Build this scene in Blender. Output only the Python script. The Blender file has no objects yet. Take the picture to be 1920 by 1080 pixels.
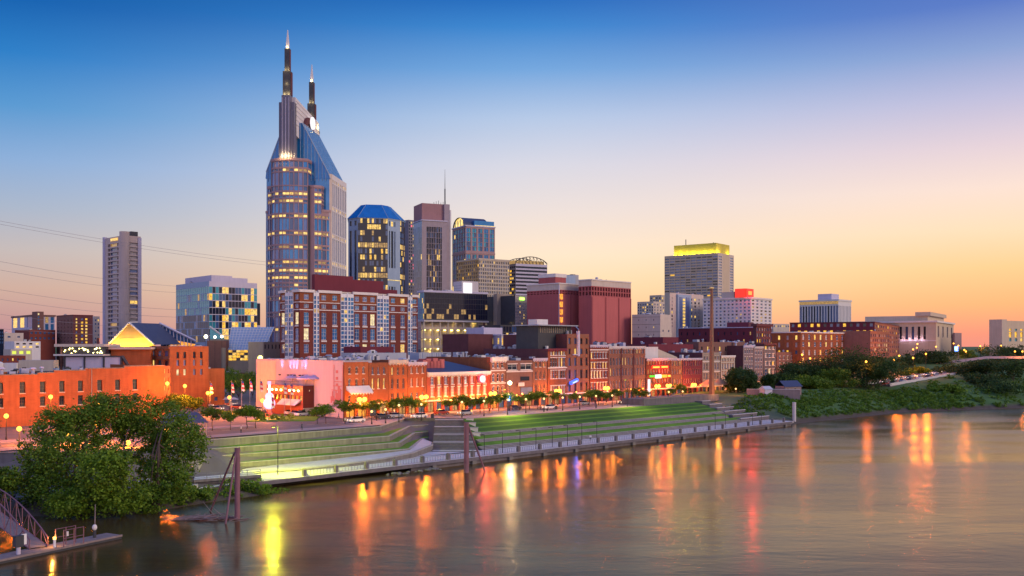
import bpy, math, random
import numpy as np
from mathutils import Vector, Matrix
rad = math.radians
sc = bpy.context.scene
COL = sc.collection
# ------------------------------------------------------------------ camera
F, HZ, CH = 1800.0, 650.0, 26.0          # focal length and horizon row in photo pixels, eye height over the river
cam = bpy.data.cameras.new('camera'); camo = bpy.data.objects.new('camera', cam); COL.objects.link(camo)
cam.sensor_width = 36; cam.lens = 36 * F / 1920; cam.shift_y = (HZ - 540) / 1920
cam.clip_start = .5; cam.clip_end = 20000
camo.location = (0, 0, CH); camo.rotation_euler = (rad(90), 0, 0)
sc.camera = camo
sc.view_settings.view_transform = 'Standard'; sc.view_settings.look = 'None'
sc.view_settings.exposure = .05; sc.view_settings.gamma = 1
sc.cycles.max_bounces = 5; sc.cycles.diffuse_bounces = 2; sc.cycles.glossy_bounces = 3
sc.cycles.transmission_bounces = 2; sc.cycles.transparent_max_bounces = 4
sc.cycles.sample_clamp_indirect = 4; sc.cycles.sample_clamp_direct = 0
sc.cycles.use_light_tree = True; sc.cycles.caustics_reflective = True
sc.cycles.use_denoising = True

# ------------------------------------------------------------------ world: dusk sky, glow low on the right
def s2l(c):
    return tuple(((v/255+.055)/1.055)**2.4 if v > 10 else v/255/12.92 for v in c)
world = bpy.data.worlds.new('World'); sc.world = world; world.use_nodes = True
wt = world.node_tree; wt.nodes.clear(); WN = wt.nodes.new; WL = wt.links.new
def wmath(op, a, b=None, clamp=False):
    n = WN('ShaderNodeMath'); n.operation = op; n.use_clamp = clamp
    for i, v in enumerate((a, b)):
        if v is None: continue
        if isinstance(v, (int, float)): n.inputs[i].default_value = v
        else: WL(v, n.inputs[i])
    return n.outputs[0]
tc = WN('ShaderNodeTexCoord'); sp = WN('ShaderNodeSeparateXYZ'); WL(tc.outputs['Generated'], sp.inputs[0])
hv = wmath('SQRT', wmath('ADD', wmath('MULTIPLY', sp.outputs[0], sp.outputs[0]), wmath('MULTIPLY', sp.outputs[1], sp.outputs[1])))
tanel = wmath('DIVIDE', sp.outputs[2], wmath('MAXIMUM', hv, .02))
elev = wmath('MULTIPLY', tanel, 2.0, True)               # 0.5 in tangent of the elevation = end of the ramps
SUNAZ = rad(34)                                          # glow 34 degrees right of the view axis
dt = wmath('ADD', wmath('MULTIPLY', sp.outputs[0], math.sin(SUNAZ)), wmath('MULTIPLY', sp.outputs[1], math.cos(SUNAZ)))
ang = wmath('ARCCOSINE', wmath('MINIMUM', wmath('MAXIMUM', wmath('DIVIDE', dt, wmath('MAXIMUM', hv, .02)), -1.0), 1.0))
def ramp(stops):
    r = WN('ShaderNodeValToRGB'); WL(elev, r.inputs[0]); e = r.color_ramp.elements
    while len(e) > 1: e.remove(e[0])
    for i, (p, c) in enumerate(stops):
        x = e[0] if i == 0 else e.new(p)
        x.position = p; x.color = (*s2l(c), 1)
    return r.outputs[0]
def pos(py, k): return max(0, (HZ-py)/F/math.sqrt(1+k*k)*2.0)
def mk(rows, k): return ramp([(pos(py, k), c) for py, c in rows])
SKY_R = mk([(650,(242,146,130)),(625,(250,152,124)),(570,(255,184,124)),(500,(255,208,146)),(430,(255,222,184)),(350,(248,222,208)),(270,(226,206,214)),(180,(190,188,218)),(90,(140,162,210)),(0,(92,122,198)),(-150,(70,100,178))], .5)
SKY_C = mk([(650,(250,178,134)),(600,(254,200,150)),(540,(255,220,176)),(480,(253,228,200)),(400,(236,222,216)),(310,(216,215,226)),(220,(180,199,228)),(130,(116,166,220)),(50,(62,134,206)),(0,(40,110,190)),(-150,(34,92,172))], 0)
SKY_L = mk([(650,(186,134,150)),(600,(196,150,148)),(540,(206,172,158)),(470,(196,184,182)),(390,(168,180,200)),(300,(138,172,214)),(200,(86,150,206)),(100,(42,124,196)),(0,(18,96,174)),(-150,(14,74,142))], -.5)
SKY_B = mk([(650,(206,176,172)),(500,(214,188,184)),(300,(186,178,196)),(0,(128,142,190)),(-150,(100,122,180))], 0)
def wmix(f, a, b):
    m = WN('ShaderNodeMix'); m.data_type = 'RGBA'; WL(f, m.inputs[0]); WL(a, m.inputs[6]); WL(b, m.inputs[7]); return m.outputs[2]
def mrange(a, b):
    m = WN('ShaderNodeMapRange'); m.interpolation_type = 'SMOOTHSTEP'; WL(ang, m.inputs[0]); m.inputs[1].default_value = a; m.inputs[2].default_value = b; return m.outputs[0]
c = wmix(mrange(rad(4), rad(36)), SKY_R, SKY_C)
c = wmix(mrange(rad(30), rad(64)), c, SKY_L)
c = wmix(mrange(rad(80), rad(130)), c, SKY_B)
nz = WN('ShaderNodeTexNoise'); nz.inputs['Scale'].default_value = 1.4; nz.inputs['Detail'].default_value = 4
mpn = WN('ShaderNodeMapping'); mpn.inputs['Scale'].default_value = (1, 1, 6); WL(tc.outputs['Generated'], mpn.inputs[0]); WL(mpn.outputs[0], nz.inputs[0])
cl = WN('ShaderNodeMix'); cl.data_type = 'RGBA'; cl.blend_type = 'MULTIPLY'; cl.inputs[0].default_value = 1
vv = wmath('ADD', wmath('MULTIPLY', nz.outputs[0], .10), .95)
cb = WN('ShaderNodeCombineColor'); [WL(vv, cb.inputs[i]) for i in range(3)]
# the sky overhead and behind the camera is brighter than the low strip in view
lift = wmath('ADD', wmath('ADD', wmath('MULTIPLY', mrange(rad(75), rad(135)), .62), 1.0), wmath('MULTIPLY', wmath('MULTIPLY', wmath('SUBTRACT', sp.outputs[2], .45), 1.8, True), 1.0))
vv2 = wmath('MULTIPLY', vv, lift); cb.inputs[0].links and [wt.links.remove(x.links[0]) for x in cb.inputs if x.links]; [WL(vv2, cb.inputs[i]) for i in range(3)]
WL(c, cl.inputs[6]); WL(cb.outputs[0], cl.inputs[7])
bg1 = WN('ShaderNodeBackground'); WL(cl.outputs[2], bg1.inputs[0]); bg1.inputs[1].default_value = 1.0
sky = WN('ShaderNodeTexSky'); sky.sky_type = 'NISHITA'; sky.sun_disc = False; sky.sun_elevation = rad(4); sky.sun_rotation = rad(75)
bg2 = WN('ShaderNodeBackground'); WL(sky.outputs[0], bg2.inputs[0]); bg2.inputs[1].default_value = .003
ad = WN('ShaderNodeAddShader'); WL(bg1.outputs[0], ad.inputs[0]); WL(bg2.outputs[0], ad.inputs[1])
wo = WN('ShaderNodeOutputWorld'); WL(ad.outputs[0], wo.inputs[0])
# after-glow: one weak, very soft, warm sun low on the right
sl = bpy.data.lights.new('sun', 'SUN'); sl.energy = 1.8; sl.angle = rad(25); sl.color = (1, .76, .58)
so = bpy.data.objects.new('sun', sl); COL.objects.link(so)
so.rotation_euler = Vector((-math.sin(rad(112)), -math.cos(rad(112)), -.42)).to_track_quat('-Z', 'Y').to_euler()

# ------------------------------------------------------------------ helpers
ANG = math.atan2(.714, .7)               # direction of the river front (and of the street grid)
U = (math.cos(ANG), math.sin(ANG)); N = (-U[1], U[0])
P0 = (-18.0, 203.0)                      # a point of the quay edge
def P(px, py, Y): return Vector(((px-960)/F*Y, Y, CH-(py-HZ)/F*Y))
def G(px, py, z):
    Y = (CH-z)*F/(py-HZ); return ((px-960)/F*Y, Y)
def ST(s, t): return (P0[0]+U[0]*s+N[0]*t, P0[1]+U[1]*s+N[1]*t)
def st(x, y): dx, dy = x-P0[0], y-P0[1]; return (dx*U[0]+dy*U[1], dx*N[0]+dy*N[1])
def line(px, t):                          # point of the line t seen at picture column px
    k = (px-960)/F; x0, y0 = ST(0, t); s = (k*y0-x0)/(U[0]-k*U[1]); return ST(s, t)
def run(X, Y, d, px):
    k = (px-960)/F; return (k*Y-X)/(d[0]-k*d[1])
def zat(py, Y): return CH-(py-HZ)/F*Y

def noise_nodes(nt, col, var, scale, streak, rough, band):
    Nn = nt.nodes.new; Ln = nt.links.new
    tc = Nn('ShaderNodeTexCoord'); n1 = Nn('ShaderNodeTexNoise'); n1.inputs['Scale'].default_value = scale; n1.inputs['Detail'].default_value = 6
    Ln(tc.outputs['Object'], n1.inputs[0])
    mp = Nn('ShaderNodeMapping'); mp.inputs['Scale'].default_value = (1.2, 1.2, .08); n2 = Nn('ShaderNodeTexNoise'); n2.inputs['Scale'].default_value = 1.0; n2.inputs['Detail'].default_value = 4
    Ln(tc.outputs['Object'], mp.inputs[0]); Ln(mp.outputs[0], n2.inputs[0])
    mp3 = Nn('ShaderNodeMapping'); mp3.inputs['Scale'].default_value = (.35, .35, 5); n3 = Nn('ShaderNodeTexNoise'); n3.inputs['Scale'].default_value = 1.0; n3.inputs['Detail'].default_value = 3
    Ln(tc.outputs['Object'], mp3.inputs[0]); Ln(mp3.outputs[0], n3.inputs[0])
    def m(op, a, b):
        x = Nn('ShaderNodeMath'); x.operation = op
        for i, v in enumerate((a, b)):
            if isinstance(v, (int, float)): x.inputs[i].default_value = v
            else: Ln(v, x.inputs[i])
        return x.outputs[0]
    f = m('ADD', m('MULTIPLY', m('SUBTRACT', n1.outputs[0], .5), 2*var), 1)
    f = m('ADD', f, m('MULTIPLY', m('SUBTRACT', n2.outputs[0], .5), 2*streak))
    f = m('ADD', f, m('MULTIPLY', m('SUBTRACT', n3.outputs[0], .5), 2*band))
    vm = Nn('ShaderNodeVectorMath'); vm.operation = 'SCALE'; vm.inputs[0].default_value = col; Ln(f, vm.inputs['Scale'])
    return vm.outputs[0], n1.outputs[0]
MATS = {}
def M(name, col, rough=.8, var=.22, scale=.4, streak=.15, band=0., metal=0, spec=.3, em=None, ems=0, bump=0):
    m = bpy.data.materials.new(name); m.use_nodes = True; nt = m.node_tree
    b = nt.nodes['Principled BSDF']; b.inputs['Roughness'].default_value = rough; b.inputs['Metallic'].default_value = metal
    b.inputs['Specular IOR Level'].default_value = spec
    cout, nout = noise_nodes(nt, col, var, scale, streak, rough, band)
    nt.links.new(cout, b.inputs['Base Color'])
    if bump:
        bp = nt.nodes.new('ShaderNodeBump'); bp.inputs['Strength'].default_value = bump; bp.inputs['Distance'].default_value = .3
        nt.links.new(nout, bp.inputs['Height']); nt.links.new(bp.outputs[0], b.inputs['Normal'])
    if em:
        b.inputs['Emission Color'].default_value = (*em, 1); b.inputs['Emission Strength'].default_value = ems
    m.diffuse_color = (*col, 1)
    MATS[name] = m; return m
def glassM(name, col, rough=.06, spec=1.0, bump=.15, metal=0.):
    m = M(name, col, rough, .35, .25, .1, 0, metal, spec, bump=bump); return m
def litM(name, col, s, var=.55, sc_=1.1):             # a lit room behind glass: uneven light
    m = bpy.data.materials.new(name); m.use_nodes = True; nt = m.node_tree; b = nt.nodes['Principled BSDF']
    b.inputs['Base Color'].default_value = (.05, .05, .05, 1); b.inputs['Roughness'].default_value = .15
    tc = nt.nodes.new('ShaderNodeTexCoord'); oi = nt.nodes.new('ShaderNodeObjectInfo'); n = nt.nodes.new('ShaderNodeTexNoise'); n.inputs['Scale'].default_value = sc_; n.inputs['Detail'].default_value = 3
    av = nt.nodes.new('ShaderNodeVectorMath'); av.operation = 'ADD'; nt.links.new(tc.outputs['Object'], av.inputs[0]); nt.links.new(oi.outputs['Location'], av.inputs[1])
    nt.links.new(av.outputs[0], n.inputs[0])
    mr = nt.nodes.new('ShaderNodeMapRange'); mr.inputs[1].default_value = .3; mr.inputs[2].default_value = .7; mr.inputs[3].default_value = s*(1-var); mr.inputs[4].default_value = s*(1+var)
    nt.links.new(n.outputs[0], mr.inputs[0]); nt.links.new(mr.outputs[0], b.inputs['Emission Strength'])
    b.inputs['Emission Color'].default_value = (*col, 1)
    MATS[name] = m; return m
def glow(name, col, s):
    m = bpy.data.materials.new(name); m.use_nodes = True; b = m.node_tree.nodes['Principled BSDF']
    b.inputs['Base Color'].default_value = (.02, .02, .02, 1); b.inputs['Emission Color'].default_value = (*col, 1); b.inputs['Emission Strength'].default_value = s
    MATS[name] = m; return m
# masonry
M('brick_orange', (.33,.098,.038), .9, .32, .5, .3, .18); M('brick_warm', (.26,.078,.036), .9, .3, .6, .2, .18)
M('brick_red', (.19,.045,.032), .9, .15, .5, .10, .08); M('brick_brown', (.22,.105,.085), .9, .2, .5, .15, .10)
M('brick_dark', (.13,.045,.05), .9, .2, .4, .15, .08); M('brick_maroon', (.17,.030,.045), .85, .12, .3, .12)
M('brick_pink', (.26,.105,.065), .9, .15, .5, .12, .06); M('brick_grey', (.26,.19,.19), .9, .2, .5, .15, .08)
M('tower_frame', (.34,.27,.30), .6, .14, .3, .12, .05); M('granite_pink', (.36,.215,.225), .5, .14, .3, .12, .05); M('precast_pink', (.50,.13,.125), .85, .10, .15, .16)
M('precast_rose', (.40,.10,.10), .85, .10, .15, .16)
M('cream', (.58,.47,.40), .85, .12, .4, .15); M('beige', (.50,.42,.34), .85, .12, .3, .15); M('warm_stone', (.56,.43,.31), .85, .12, .2, .15); M('stone', (.54,.43,.34), .85, .14, .2, .2, .05)
M('tan_dark', (.30,.24,.20), .85, .15, .3, .15); M('white', (.66,.61,.60), .7, .10, .4, .12); M('trim', (.72,.64,.60), .7, .10, .6, .1)
M('lavender', (.50,.45,.56), .6, .12, .3, .12); M('steelblue', (.30,.38,.50), .5, .12, .3, .1)
M('coping', (.34,.31,.29), .85, .2, .6, .3); M('concrete', (.19,.172,.155), .9, .22, .7, .45, .05, bump=.2); M('shaft_rose', (.34,.18,.18), .85, .1, .2, .1); M('grass_riser_shade', (.045,.115,.014), .9, .35, .3, 0, .1, bump=.4); M('warm_concrete', (.58,.44,.38), .85, .12, .3, .15); M('concrete_light', (.55,.50,.50), .85, .12, .3, .12)
M('concrete_dark', (.15,.13,.14), .9, .3, .5, .3)
M('pink_wall', (.62,.47,.53), .8, .08, .3, .14); M('red_paint', (.33,.07,.04), .7, .1, .4, .1)
M('roof_dark', (.055,.055,.075), .8, .3, .3, 0); M('roof_mid', (.13,.12,.15), .8, .3, .3, 0); M('roof_light', (.42,.43,.50), .6, .2, .3, 0)
M('roof_slate', (.055,.065,.12), .5, .2, .4, .1); M('metal_grey', (.35,.35,.40), .45, .2, .6, .2, metal=.3); M('metal_dark', (.05,.05,.06), .5, .3, .6, .1)
M('frame_white', (.75,.72,.72), .5, .05, 1, 0); M('frame_dark', (.04,.035,.04), .5, .1, 1, 0); M('frame_tan', (.55,.42,.34), .6, .05, 1, 0)
M('rust', (.28,.10,.07), .85, .35, .8, .35); M('steel_purple', (.22,.10,.12), .6, .35, .6, .3); M('wood', (.24,.18,.17), .8, .3, 1.5, .1)
M('pole_black', (.03,.03,.03), .5, .1, 1, 0); M('pole_grey', (.25,.23,.23), .5, .1, 1, 0)
# glass
glassM('glass', (.04,.10,.24)); glassM('glass_dark', (.014,.02,.04), .05, .6)
glassM('glass_blue', (.05,.22,.48), .10, 1, .1, .4); glassM('glass_teal', (.05,.34,.46), .10, 1, .1, .35)
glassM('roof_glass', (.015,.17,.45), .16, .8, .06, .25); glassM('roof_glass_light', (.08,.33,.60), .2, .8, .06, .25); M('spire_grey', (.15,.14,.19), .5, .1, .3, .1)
glassM('blind', (.42,.36,.36), .5, .4, .1); glassM('glass_lav', (.14,.20,.40), .15, .8, .1, .2)
litM('lit', (1,.62,.14), .95); litM('lit_pale', (1,.78,.40), .85); litM('lit_gold', (1,.52,.04), 1.0); litM('lit_dim', (1,.58,.18), .38)
litM('lit_orange', (1,.36,.04), 1.1); litM('lit_band', (1,.68,.18), 1.15, .5, .6)
# ground
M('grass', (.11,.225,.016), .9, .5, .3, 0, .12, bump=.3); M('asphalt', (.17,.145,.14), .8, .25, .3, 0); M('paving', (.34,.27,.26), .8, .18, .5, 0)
M('soil', (.08,.065,.045), .95, .35, .15, 0, bump=.4); M('kerb', (.34,.31,.29), .8, .15, .6, 0); M('lane_paint', (.7,.66,.5), .7, .1, 1, 0)

class MB:
    def __init__(s): s.v = []; s.f = []; s.m = []; s.names = []
    def mi(s, mat):
        if mat not in s.names: s.names.append(mat)
        return s.names.index(mat)
    def poly(s, pts, mat):
        i = len(s.v); s.v += [tuple(p) for p in pts]; s.f.append(tuple(range(i, i+len(pts)))); s.m.append(s.mi(mat))
    def prism(s, pl, z0, z1, mat, top=None, bottom=False):      # pl counter-clockwise plan
        n = len(pl); i = len(s.v); a = s.mi(mat)
        zz0 = z0 if isinstance(z0, (list, tuple)) else [z0]*n; zz1 = z1 if isinstance(z1, (list, tuple)) else [z1]*n
        s.v += [(p[0], p[1], z) for p, z in zip(pl, zz0)] + [(p[0], p[1], z) for p, z in zip(pl, zz1)]
        for k in range(n):
            j = (k+1) % n; s.f.append((i+k, i+j, i+n+j, i+n+k)); s.m.append(a)
        s.f.append(tuple(range(i+n, i+2*n))); s.m.append(s.mi(top or mat))
        if bottom: s.f.append(tuple(range(i+n-1, i-1, -1))); s.m.append(a)
    def box(s, x0, y0, z0, x1, y1, z1, mat, top=None): s.prism([(x0,y0),(x1,y0),(x1,y1),(x0,y1)], z0, z1, mat, top, True)
    def frustum(s, pl0, z0, pl1, z1, mat, top=None):
        n = len(pl0); i = len(s.v); a = s.mi(mat); s.v += [(p[0],p[1],z0) for p in pl0]+[(p[0],p[1],z1) for p in pl1]
        for k in range(n):
            j = (k+1) % n; s.f.append((i+k, i+j, i+n+j, i+n+k)); s.m.append(a)
        s.f.append(tuple(range(i+n, i+2*n))); s.m.append(s.mi(top or mat)); s.f.append(tuple(range(i+n-1, i-1, -1))); s.m.append(a)
    def obox(s, a, b, w, z0, z1, mat, off=0.):                  # box along a->b, thickness w to the right of a->b
        d = Vector((b[0]-a[0], b[1]-a[1])).normalized(); o = Vector((d.y, -d.x))
        A = Vector(a[:2])+o*(off+w); B = Vector(b[:2])+o*(off+w); C = Vector(b[:2])+o*off; D = Vector(a[:2])+o*off
        s.prism([A, B, C, D], z0, z1, mat, None, True)
    def tube(s, p, q, r0, mat, r1=None, n=6):
        p = Vector(p); q = Vector(q); r1 = r0 if r1 is None else r1; d = (q-p).normalized()
        a = d.cross(Vector((0,0,1)) if abs(d.z) < .95 else Vector((1,0,0))).normalized(); b = d.cross(a)
        i = len(s.v); m_ = s.mi(mat)
        for c, r in ((p, r0), (q, r1)):
            for k in range(n):
                t = 2*math.pi*k/n; s.v.append(tuple(c+a*math.cos(t)*r+b*math.sin(t)*r))
        for k in range(n):
            j = (k+1) % n; s.f.append((i+k, i+n+k, i+n+j, i+j)); s.m.append(m_)
        s.f.append(tuple(range(i, i+n))); s.m.append(m_); s.f.append(tuple(range(i+2*n-1, i+n-1, -1))); s.m.append(m_)
    def ball(s, c, r, mat, nu=10, nv=6, sq=1.):
        i = len(s.v); m_ = s.mi(mat)
        for a in range(nv+1):
            th = math.pi*a/nv
            for b in range(nu):
                ph = 2*math.pi*b/nu; s.v.append((c[0]+r*math.sin(th)*math.cos(ph), c[1]+r*math.sin(th)*math.sin(ph), c[2]+r*sq*math.cos(th)))
        for a in range(nv):
            for b in range(nu):
                j = (b+1) % nu; s.f.append((i+a*nu+b, i+(a+1)*nu+b, i+(a+1)*nu+j, i+a*nu+j)); s.m.append(m_)
    def mesh(s, name):
        me = bpy.data.meshes.new(name); me.from_pydata(s.v, [], s.f)
        for n in s.names: me.materials.append(MATS[n])
        me.polygons.foreach_set('material_index', s.m); me.update(); return me
    def build(s, name, parent=None, **kw):
        if not s.f: return None
        o = bpy.data.objects.new(name, s.mesh(name)); COL.objects.link(o)
        if parent is not None: o.parent = parent
        tag(o, **kw); return o
def tag(o, label=None, cat=None, group=None, kind=None):
    if label: o['label'] = label
    if cat: o['category'] = cat
    if group: o['group'] = group
    if kind: o['kind'] = kind
def empty(name, loc, rz=0, label=None, cat=None, group=None):
    o = bpy.data.objects.new(name, None); COL.objects.link(o); o.location = loc; o.rotation_euler = (0, 0, rz); o.empty_display_size = 1
    tag(o, label, cat, group); return o
def copy_tree(o, parent=None):
    c = o.copy(); COL.objects.link(c); c.parent = parent
    for ch in o.children: copy_tree(ch, c)
    return c

# ------------------------------------------------------------------ windows and facades
WC = {}
def win_mesh(w, h, mat, style, frame):
    k = (round(w, 1), round(h, 1), mat, style, frame)
    if k in WC: return WC[k]
    b = MB(); x, z = w/2, h/2
    if style == 'bare': b.poly([(-x,0,-z),(x,0,-z),(x,0,z),(-x,0,z)], mat)
    else:
        b.poly([(-x,0,-z),(x,0,-z),(x,0,z),(-x,0,z)], mat)
        t = min(.12, w*.1)
        def bar(x0, z0, x1, z1): b.box(x0, -.07, z0, x1, .01, z1, frame)
        bar(-x, z-t, x, z); bar(-x, -z, x, -z+t); bar(-x, -z+t, -x+t, z-t); bar(x-t, -z+t, x, z-t)
        if style == 'sash': bar(-x+t, -t/2, x-t, t/2)
        if style == 'grid':
            bar(-t/3, -z+t, t/3, z-t)
            for i in (1, 2): zz = -z+h*i/3; bar(-x+t, zz-t/3, -t/3, zz+t/3); bar(t/3, zz-t/3, x-t, zz+t/3)
        if style == 'cross': bar(-t/3, -z+t, t/3, z-t); bar(-x+t, z*.35-t/3, -t/3, z*.35+t/3); bar(t/3, z*.35-t/3, x-t, z*.35+t/3)
    WC[k] = b.mesh('window'); return WC[k]
NOBJ = [0]
class Bd:
    """one building: an Empty at its near corner; local x runs along the face seen on the right, local y along the face seen on the left"""
    def __init__(s, name, label, px, Y, pr=None, pl=None, ytop=600, z0=7., cat='building', ang=ANG, L=None, D=None, group=None, C=None):
        X = (px-960)/F*Y
        if C: X, Y = C
        s.u = (math.cos(ang), math.sin(ang)); s.n = (-s.u[1], s.u[0]); s.X, s.Y, s.z0, s.ang = X, Y, z0, ang
        s.L = L if L else run(X, Y, s.u, pr); s.D = D if D else run(X, Y, s.n, pl)
        s.H = zat(ytop, Y)-z0; s.seed = random.Random(hash(label) % 9999 if False else sum(map(ord, label)))
        s.root = empty(name, (X, Y, z0), ang, label, cat, group); s.wall = MB(); s.trim = MB(); s.roofm = MB(); s.unit = []; s.wins = []
    def z(s, py): return zat(py, s.Y)-s.z0
    def row(s, y0, y1): return (s.z(y1), s.z(y0))
    def sx(s, px): return run(s.X, s.Y, s.u, px)
    def sy(s, px): return run(s.X, s.Y, s.n, px)
    def rect(s, i=0.): return [(i, i), (s.L-i, i), (s.L-i, s.D-i), (i, s.D-i)]
    def edges(s, pl): return [(pl[k], pl[(k+1) % len(pl)]) for k in range(len(pl))]
    def face(s, p0, p1, z0, z1, mat, rows=(), n=0, ww=.5, m=.0, rec=.25, style='bare', glass=('glass',), lit=('lit',), plit=.15, frame='frame_white', cols=None, arch=False, pick=None, skip=None):
        d = Vector((p1[0]-p0[0], p1[1]-p0[1])); Lf = d.length; d.normalize(); o = Vector((d.y, -d.x)); rg = s.seed
        if cols is None:
            w0 = Lf*(1-2*m); p = w0/n if n else 0
            cols = [(Lf*m+p*(i+.5-ww/2), Lf*m+p*(i+.5+ww/2)) for i in range(n)]
        wl = []
        for r, (za, zb) in enumerate(rows):
            za = max(za, z0+.02); zb = min(zb, z1-.02)
            if zb-za < .3: continue
            for c_, (a, b) in enumerate(cols):
                if skip and skip(r, c_): continue
                wl.append((a, b, za, zb, r, c_))
        xs = sorted({0., Lf, *[round(v, 3) for w in wl for v in w[:2]]}); zs = sorted({z0, z1, *[round(v, 3) for w in wl for v in w[2:4]]})
        hole = set()
        xi = {x: i for i, x in enumerate(xs)}; zi = {z: i for i, z in enumerate(zs)}
        W = s.wall; mi = W.mi(mat)
        def pt(x, z, q=0.): return (p0[0]+d.x*x-o.x*q, p0[1]+d.y*x-o.y*q, z)
        for a, b, za, zb, r, c_ in wl:
            for i in range(xi[round(a,3)], xi[round(b,3)]):
                for j in range(zi[round(za,3)], zi[round(zb,3)]): hole.add((i, j))
        # merge full-height columns and horizontal runs so the wall stays light
        for j in range(len(zs)-1):
            i = 0
            while i < len(xs)-1:
                if (i, j) in hole: i += 1; continue
                k = i
                while k < len(xs)-1 and (k, j) not in hole: k += 1
                W.poly([pt(xs[i], zs[j]), pt(xs[k], zs[j]), pt(xs[k], zs[j+1]), pt(xs[i], zs[j+1])], mat); i = k
        for a, b, za, zb, r, c_ in wl:
            W.poly([pt(a,za), pt(a,za,rec), pt(a,zb,rec), pt(a,zb)], mat); W.poly([pt(b,za,rec), pt(b,za), pt(b,zb), pt(b,zb,rec)], mat)
            W.poly([pt(a,zb), pt(a,zb,rec), pt(b,zb,rec), pt(b,zb)], mat); W.poly([pt(a,za,rec), pt(a,za), pt(b,za), pt(b,za,rec)], mat)
            if arch:
                rr = (b-a)/2; cx = (a+b)/2
                for sg in (-1, 1):
                    pts = [pt(cx+sg*rr, zb, .02)]+[pt(cx+sg*rr*math.cos(t), zb-rr+rr*math.sin(t), .02) for t in [math.pi/2*k/4 for k in range(5)]]
                    W.poly(pts if sg > 0 else pts[::-1], mat)
                    # raised hood over the arch
                ring = [(cx-(rr+.15)*math.cos(t), zb-rr+(rr+.18)*math.sin(t)) for t in [math.pi*k/6 for k in range(7)]]
                for k in range(6):
                    q0, q1 = ring[k], ring[k+1]; cxx = Vector((cx, zb-rr)); 
                    i0 = cxx+(Vector(q0)-cxx)*.84; i1 = cxx+(Vector(q1)-cxx)*.84
                    s.trim.poly([pt(q0[0],q0[1],-.08), pt(i0.x,i0.y,-.08), pt(i1.x,i1.y,-.08), pt(q1[0],q1[1],-.08)], arch if isinstance(arch, str) else mat)
            if pick: mt = pick(r, c_, rg)
            else: mt = None
            if mt is None: mt = rg.choice(lit) if rg.random() < plit else rg.choice(glass)
            c3 = pt((a+b)/2, (za+zb)/2, rec-.02); s.wins.append(((b-a), (zb-za), mt, style, frame, c3, math.atan2(d.y, d.x)))
    def band(s, p0, p1, z, h, proud, mat): s.trim.obox(p0, p1, proud+.01, z, z+h, mat, -.01)
    def ring(s, pl, z, h, proud, mat, n=None):
        n = n or len(pl)
        cx = sum(p[0] for p in pl)/len(pl); cy = sum(p[1] for p in pl)/len(pl)
        c = Vector((cx, cy)); out = []
        for k in range(len(pl)):
            a, b, d_ = Vector(pl[k-1]), Vector(pl[k]), Vector(pl[(k+1) % len(pl)])
            e1 = (b-a).normalized(); e2 = (d_-b).normalized(); o1 = Vector((e1.y,-e1.x)); o2 = Vector((e2.y,-e2.x))
            o = (o1+o2); o = o/(max(.3, o.dot(o1))); out.append(b+o*proud)
        s.trim.prism(out, z, z+h, mat, None, True)
    def roof(s, pl, z, mat='roof_mid', par=.9, parmat=None, wallmat='concrete', th=.35):
        """flat roof with a parapet rising over it"""
        s.roofm.poly([(p[0], p[1], z-par) for p in pl], mat)
        parmat = parmat or wallmat
        for k in range(len(pl)):
            a, b, d_, e_ = Vector(pl[k-1]), Vector(pl[k]), Vector(pl[(k+1) % len(pl)]), Vector(pl[(k+2) % len(pl)])
            def inn(a, b, d_):
                e1 = (b-a).normalized(); e2 = (d_-b).normalized(); o1 = Vector((-e1.y,e1.x)); o2 = Vector((-e2.y,e2.x)); o = o1+o2; return b+o/max(.3, o.dot(o1))*th
            i0 = inn(a, b, d_); i1 = inn(b, d_, e_)
            s.trim.poly([(b.x,b.y,z), (d_.x,d_.y,z), (i1.x,i1.y,z), (i0.x,i0.y,z)], parmat)
            s.trim.poly([(i0.x,i0.y,z), (i1.x,i1.y,z), (i1.x,i1.y,z-par), (i0.x,i0.y,z-par)], parmat)
    def add_unit(s, x, y, z, w, d, h, mat='metal_grey', kind='box'):
        b = MB()
        if kind == 'box':
            b.box(-w/2, -d/2, .15, w/2, d/2, h, mat); b.box(-w/2+.1, -d/2+.1, 0, w/2-.1, d/2-.1, .15, 'metal_dark')
            b.tube((0, 0, h), (0, 0, h+.25), min(w, d)*.33, 'metal_dark', n=10)
            for k in range(3): b.box(-w/2-.02, -d/2+.15, h*.25+k*h*.2, -w/2, d/2-.15, h*.25+k*h*.2+.08, 'metal_dark')
        elif kind == 'tank': b.tube((0,0,0), (0,0,h), w/2, mat, n=14); b.tube((0,0,h), (0,0,h+w*.2), w/2, mat, w*.1, 14)
        elif kind == 'vent': b.tube((0,0,0), (0,0,h), w/4, mat, n=8); b.tube((0,0,h), (0,0,h+.4), w/2, mat, w*.3, 8)
        elif kind == 'shed': b.prism([(-w/2,-d/2),(w/2,-d/2),(w/2,d/2),(-w/2,d/2)], 0, [h, h, h*.7, h*.7], mat); b.box(-w/2+.3, -d/2-.05, 0, -w/2+1.2, -d/2, min(h*.8, 2.1), 'metal_dark')
        o = b.build('rooftop_unit', s.root); o.location = (x, y, z); return o
    def clutter(s, n, z, seed=1, x0=None, x1=None, y0=None, y1=None, big=2.2):
        r = random.Random(seed); x0 = 1.5 if x0 is None else x0; y0 = 1.5 if y0 is None else y0; x1 = x1 or s.L-1.5; y1 = y1 or s.D-1.5
        for i in range(n):
            k = r.choice(['box','box','vent','shed','box','tank']); w = r.uniform(.8, big)
            s.add_unit(r.uniform(x0, x1), r.uniform(y0, y1), z, w, w*r.uniform(.7, 1.3), r.uniform(.8, 1.9), r.choice(['metal_grey','white','lavender','roof_light','concrete_light']), k)
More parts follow.
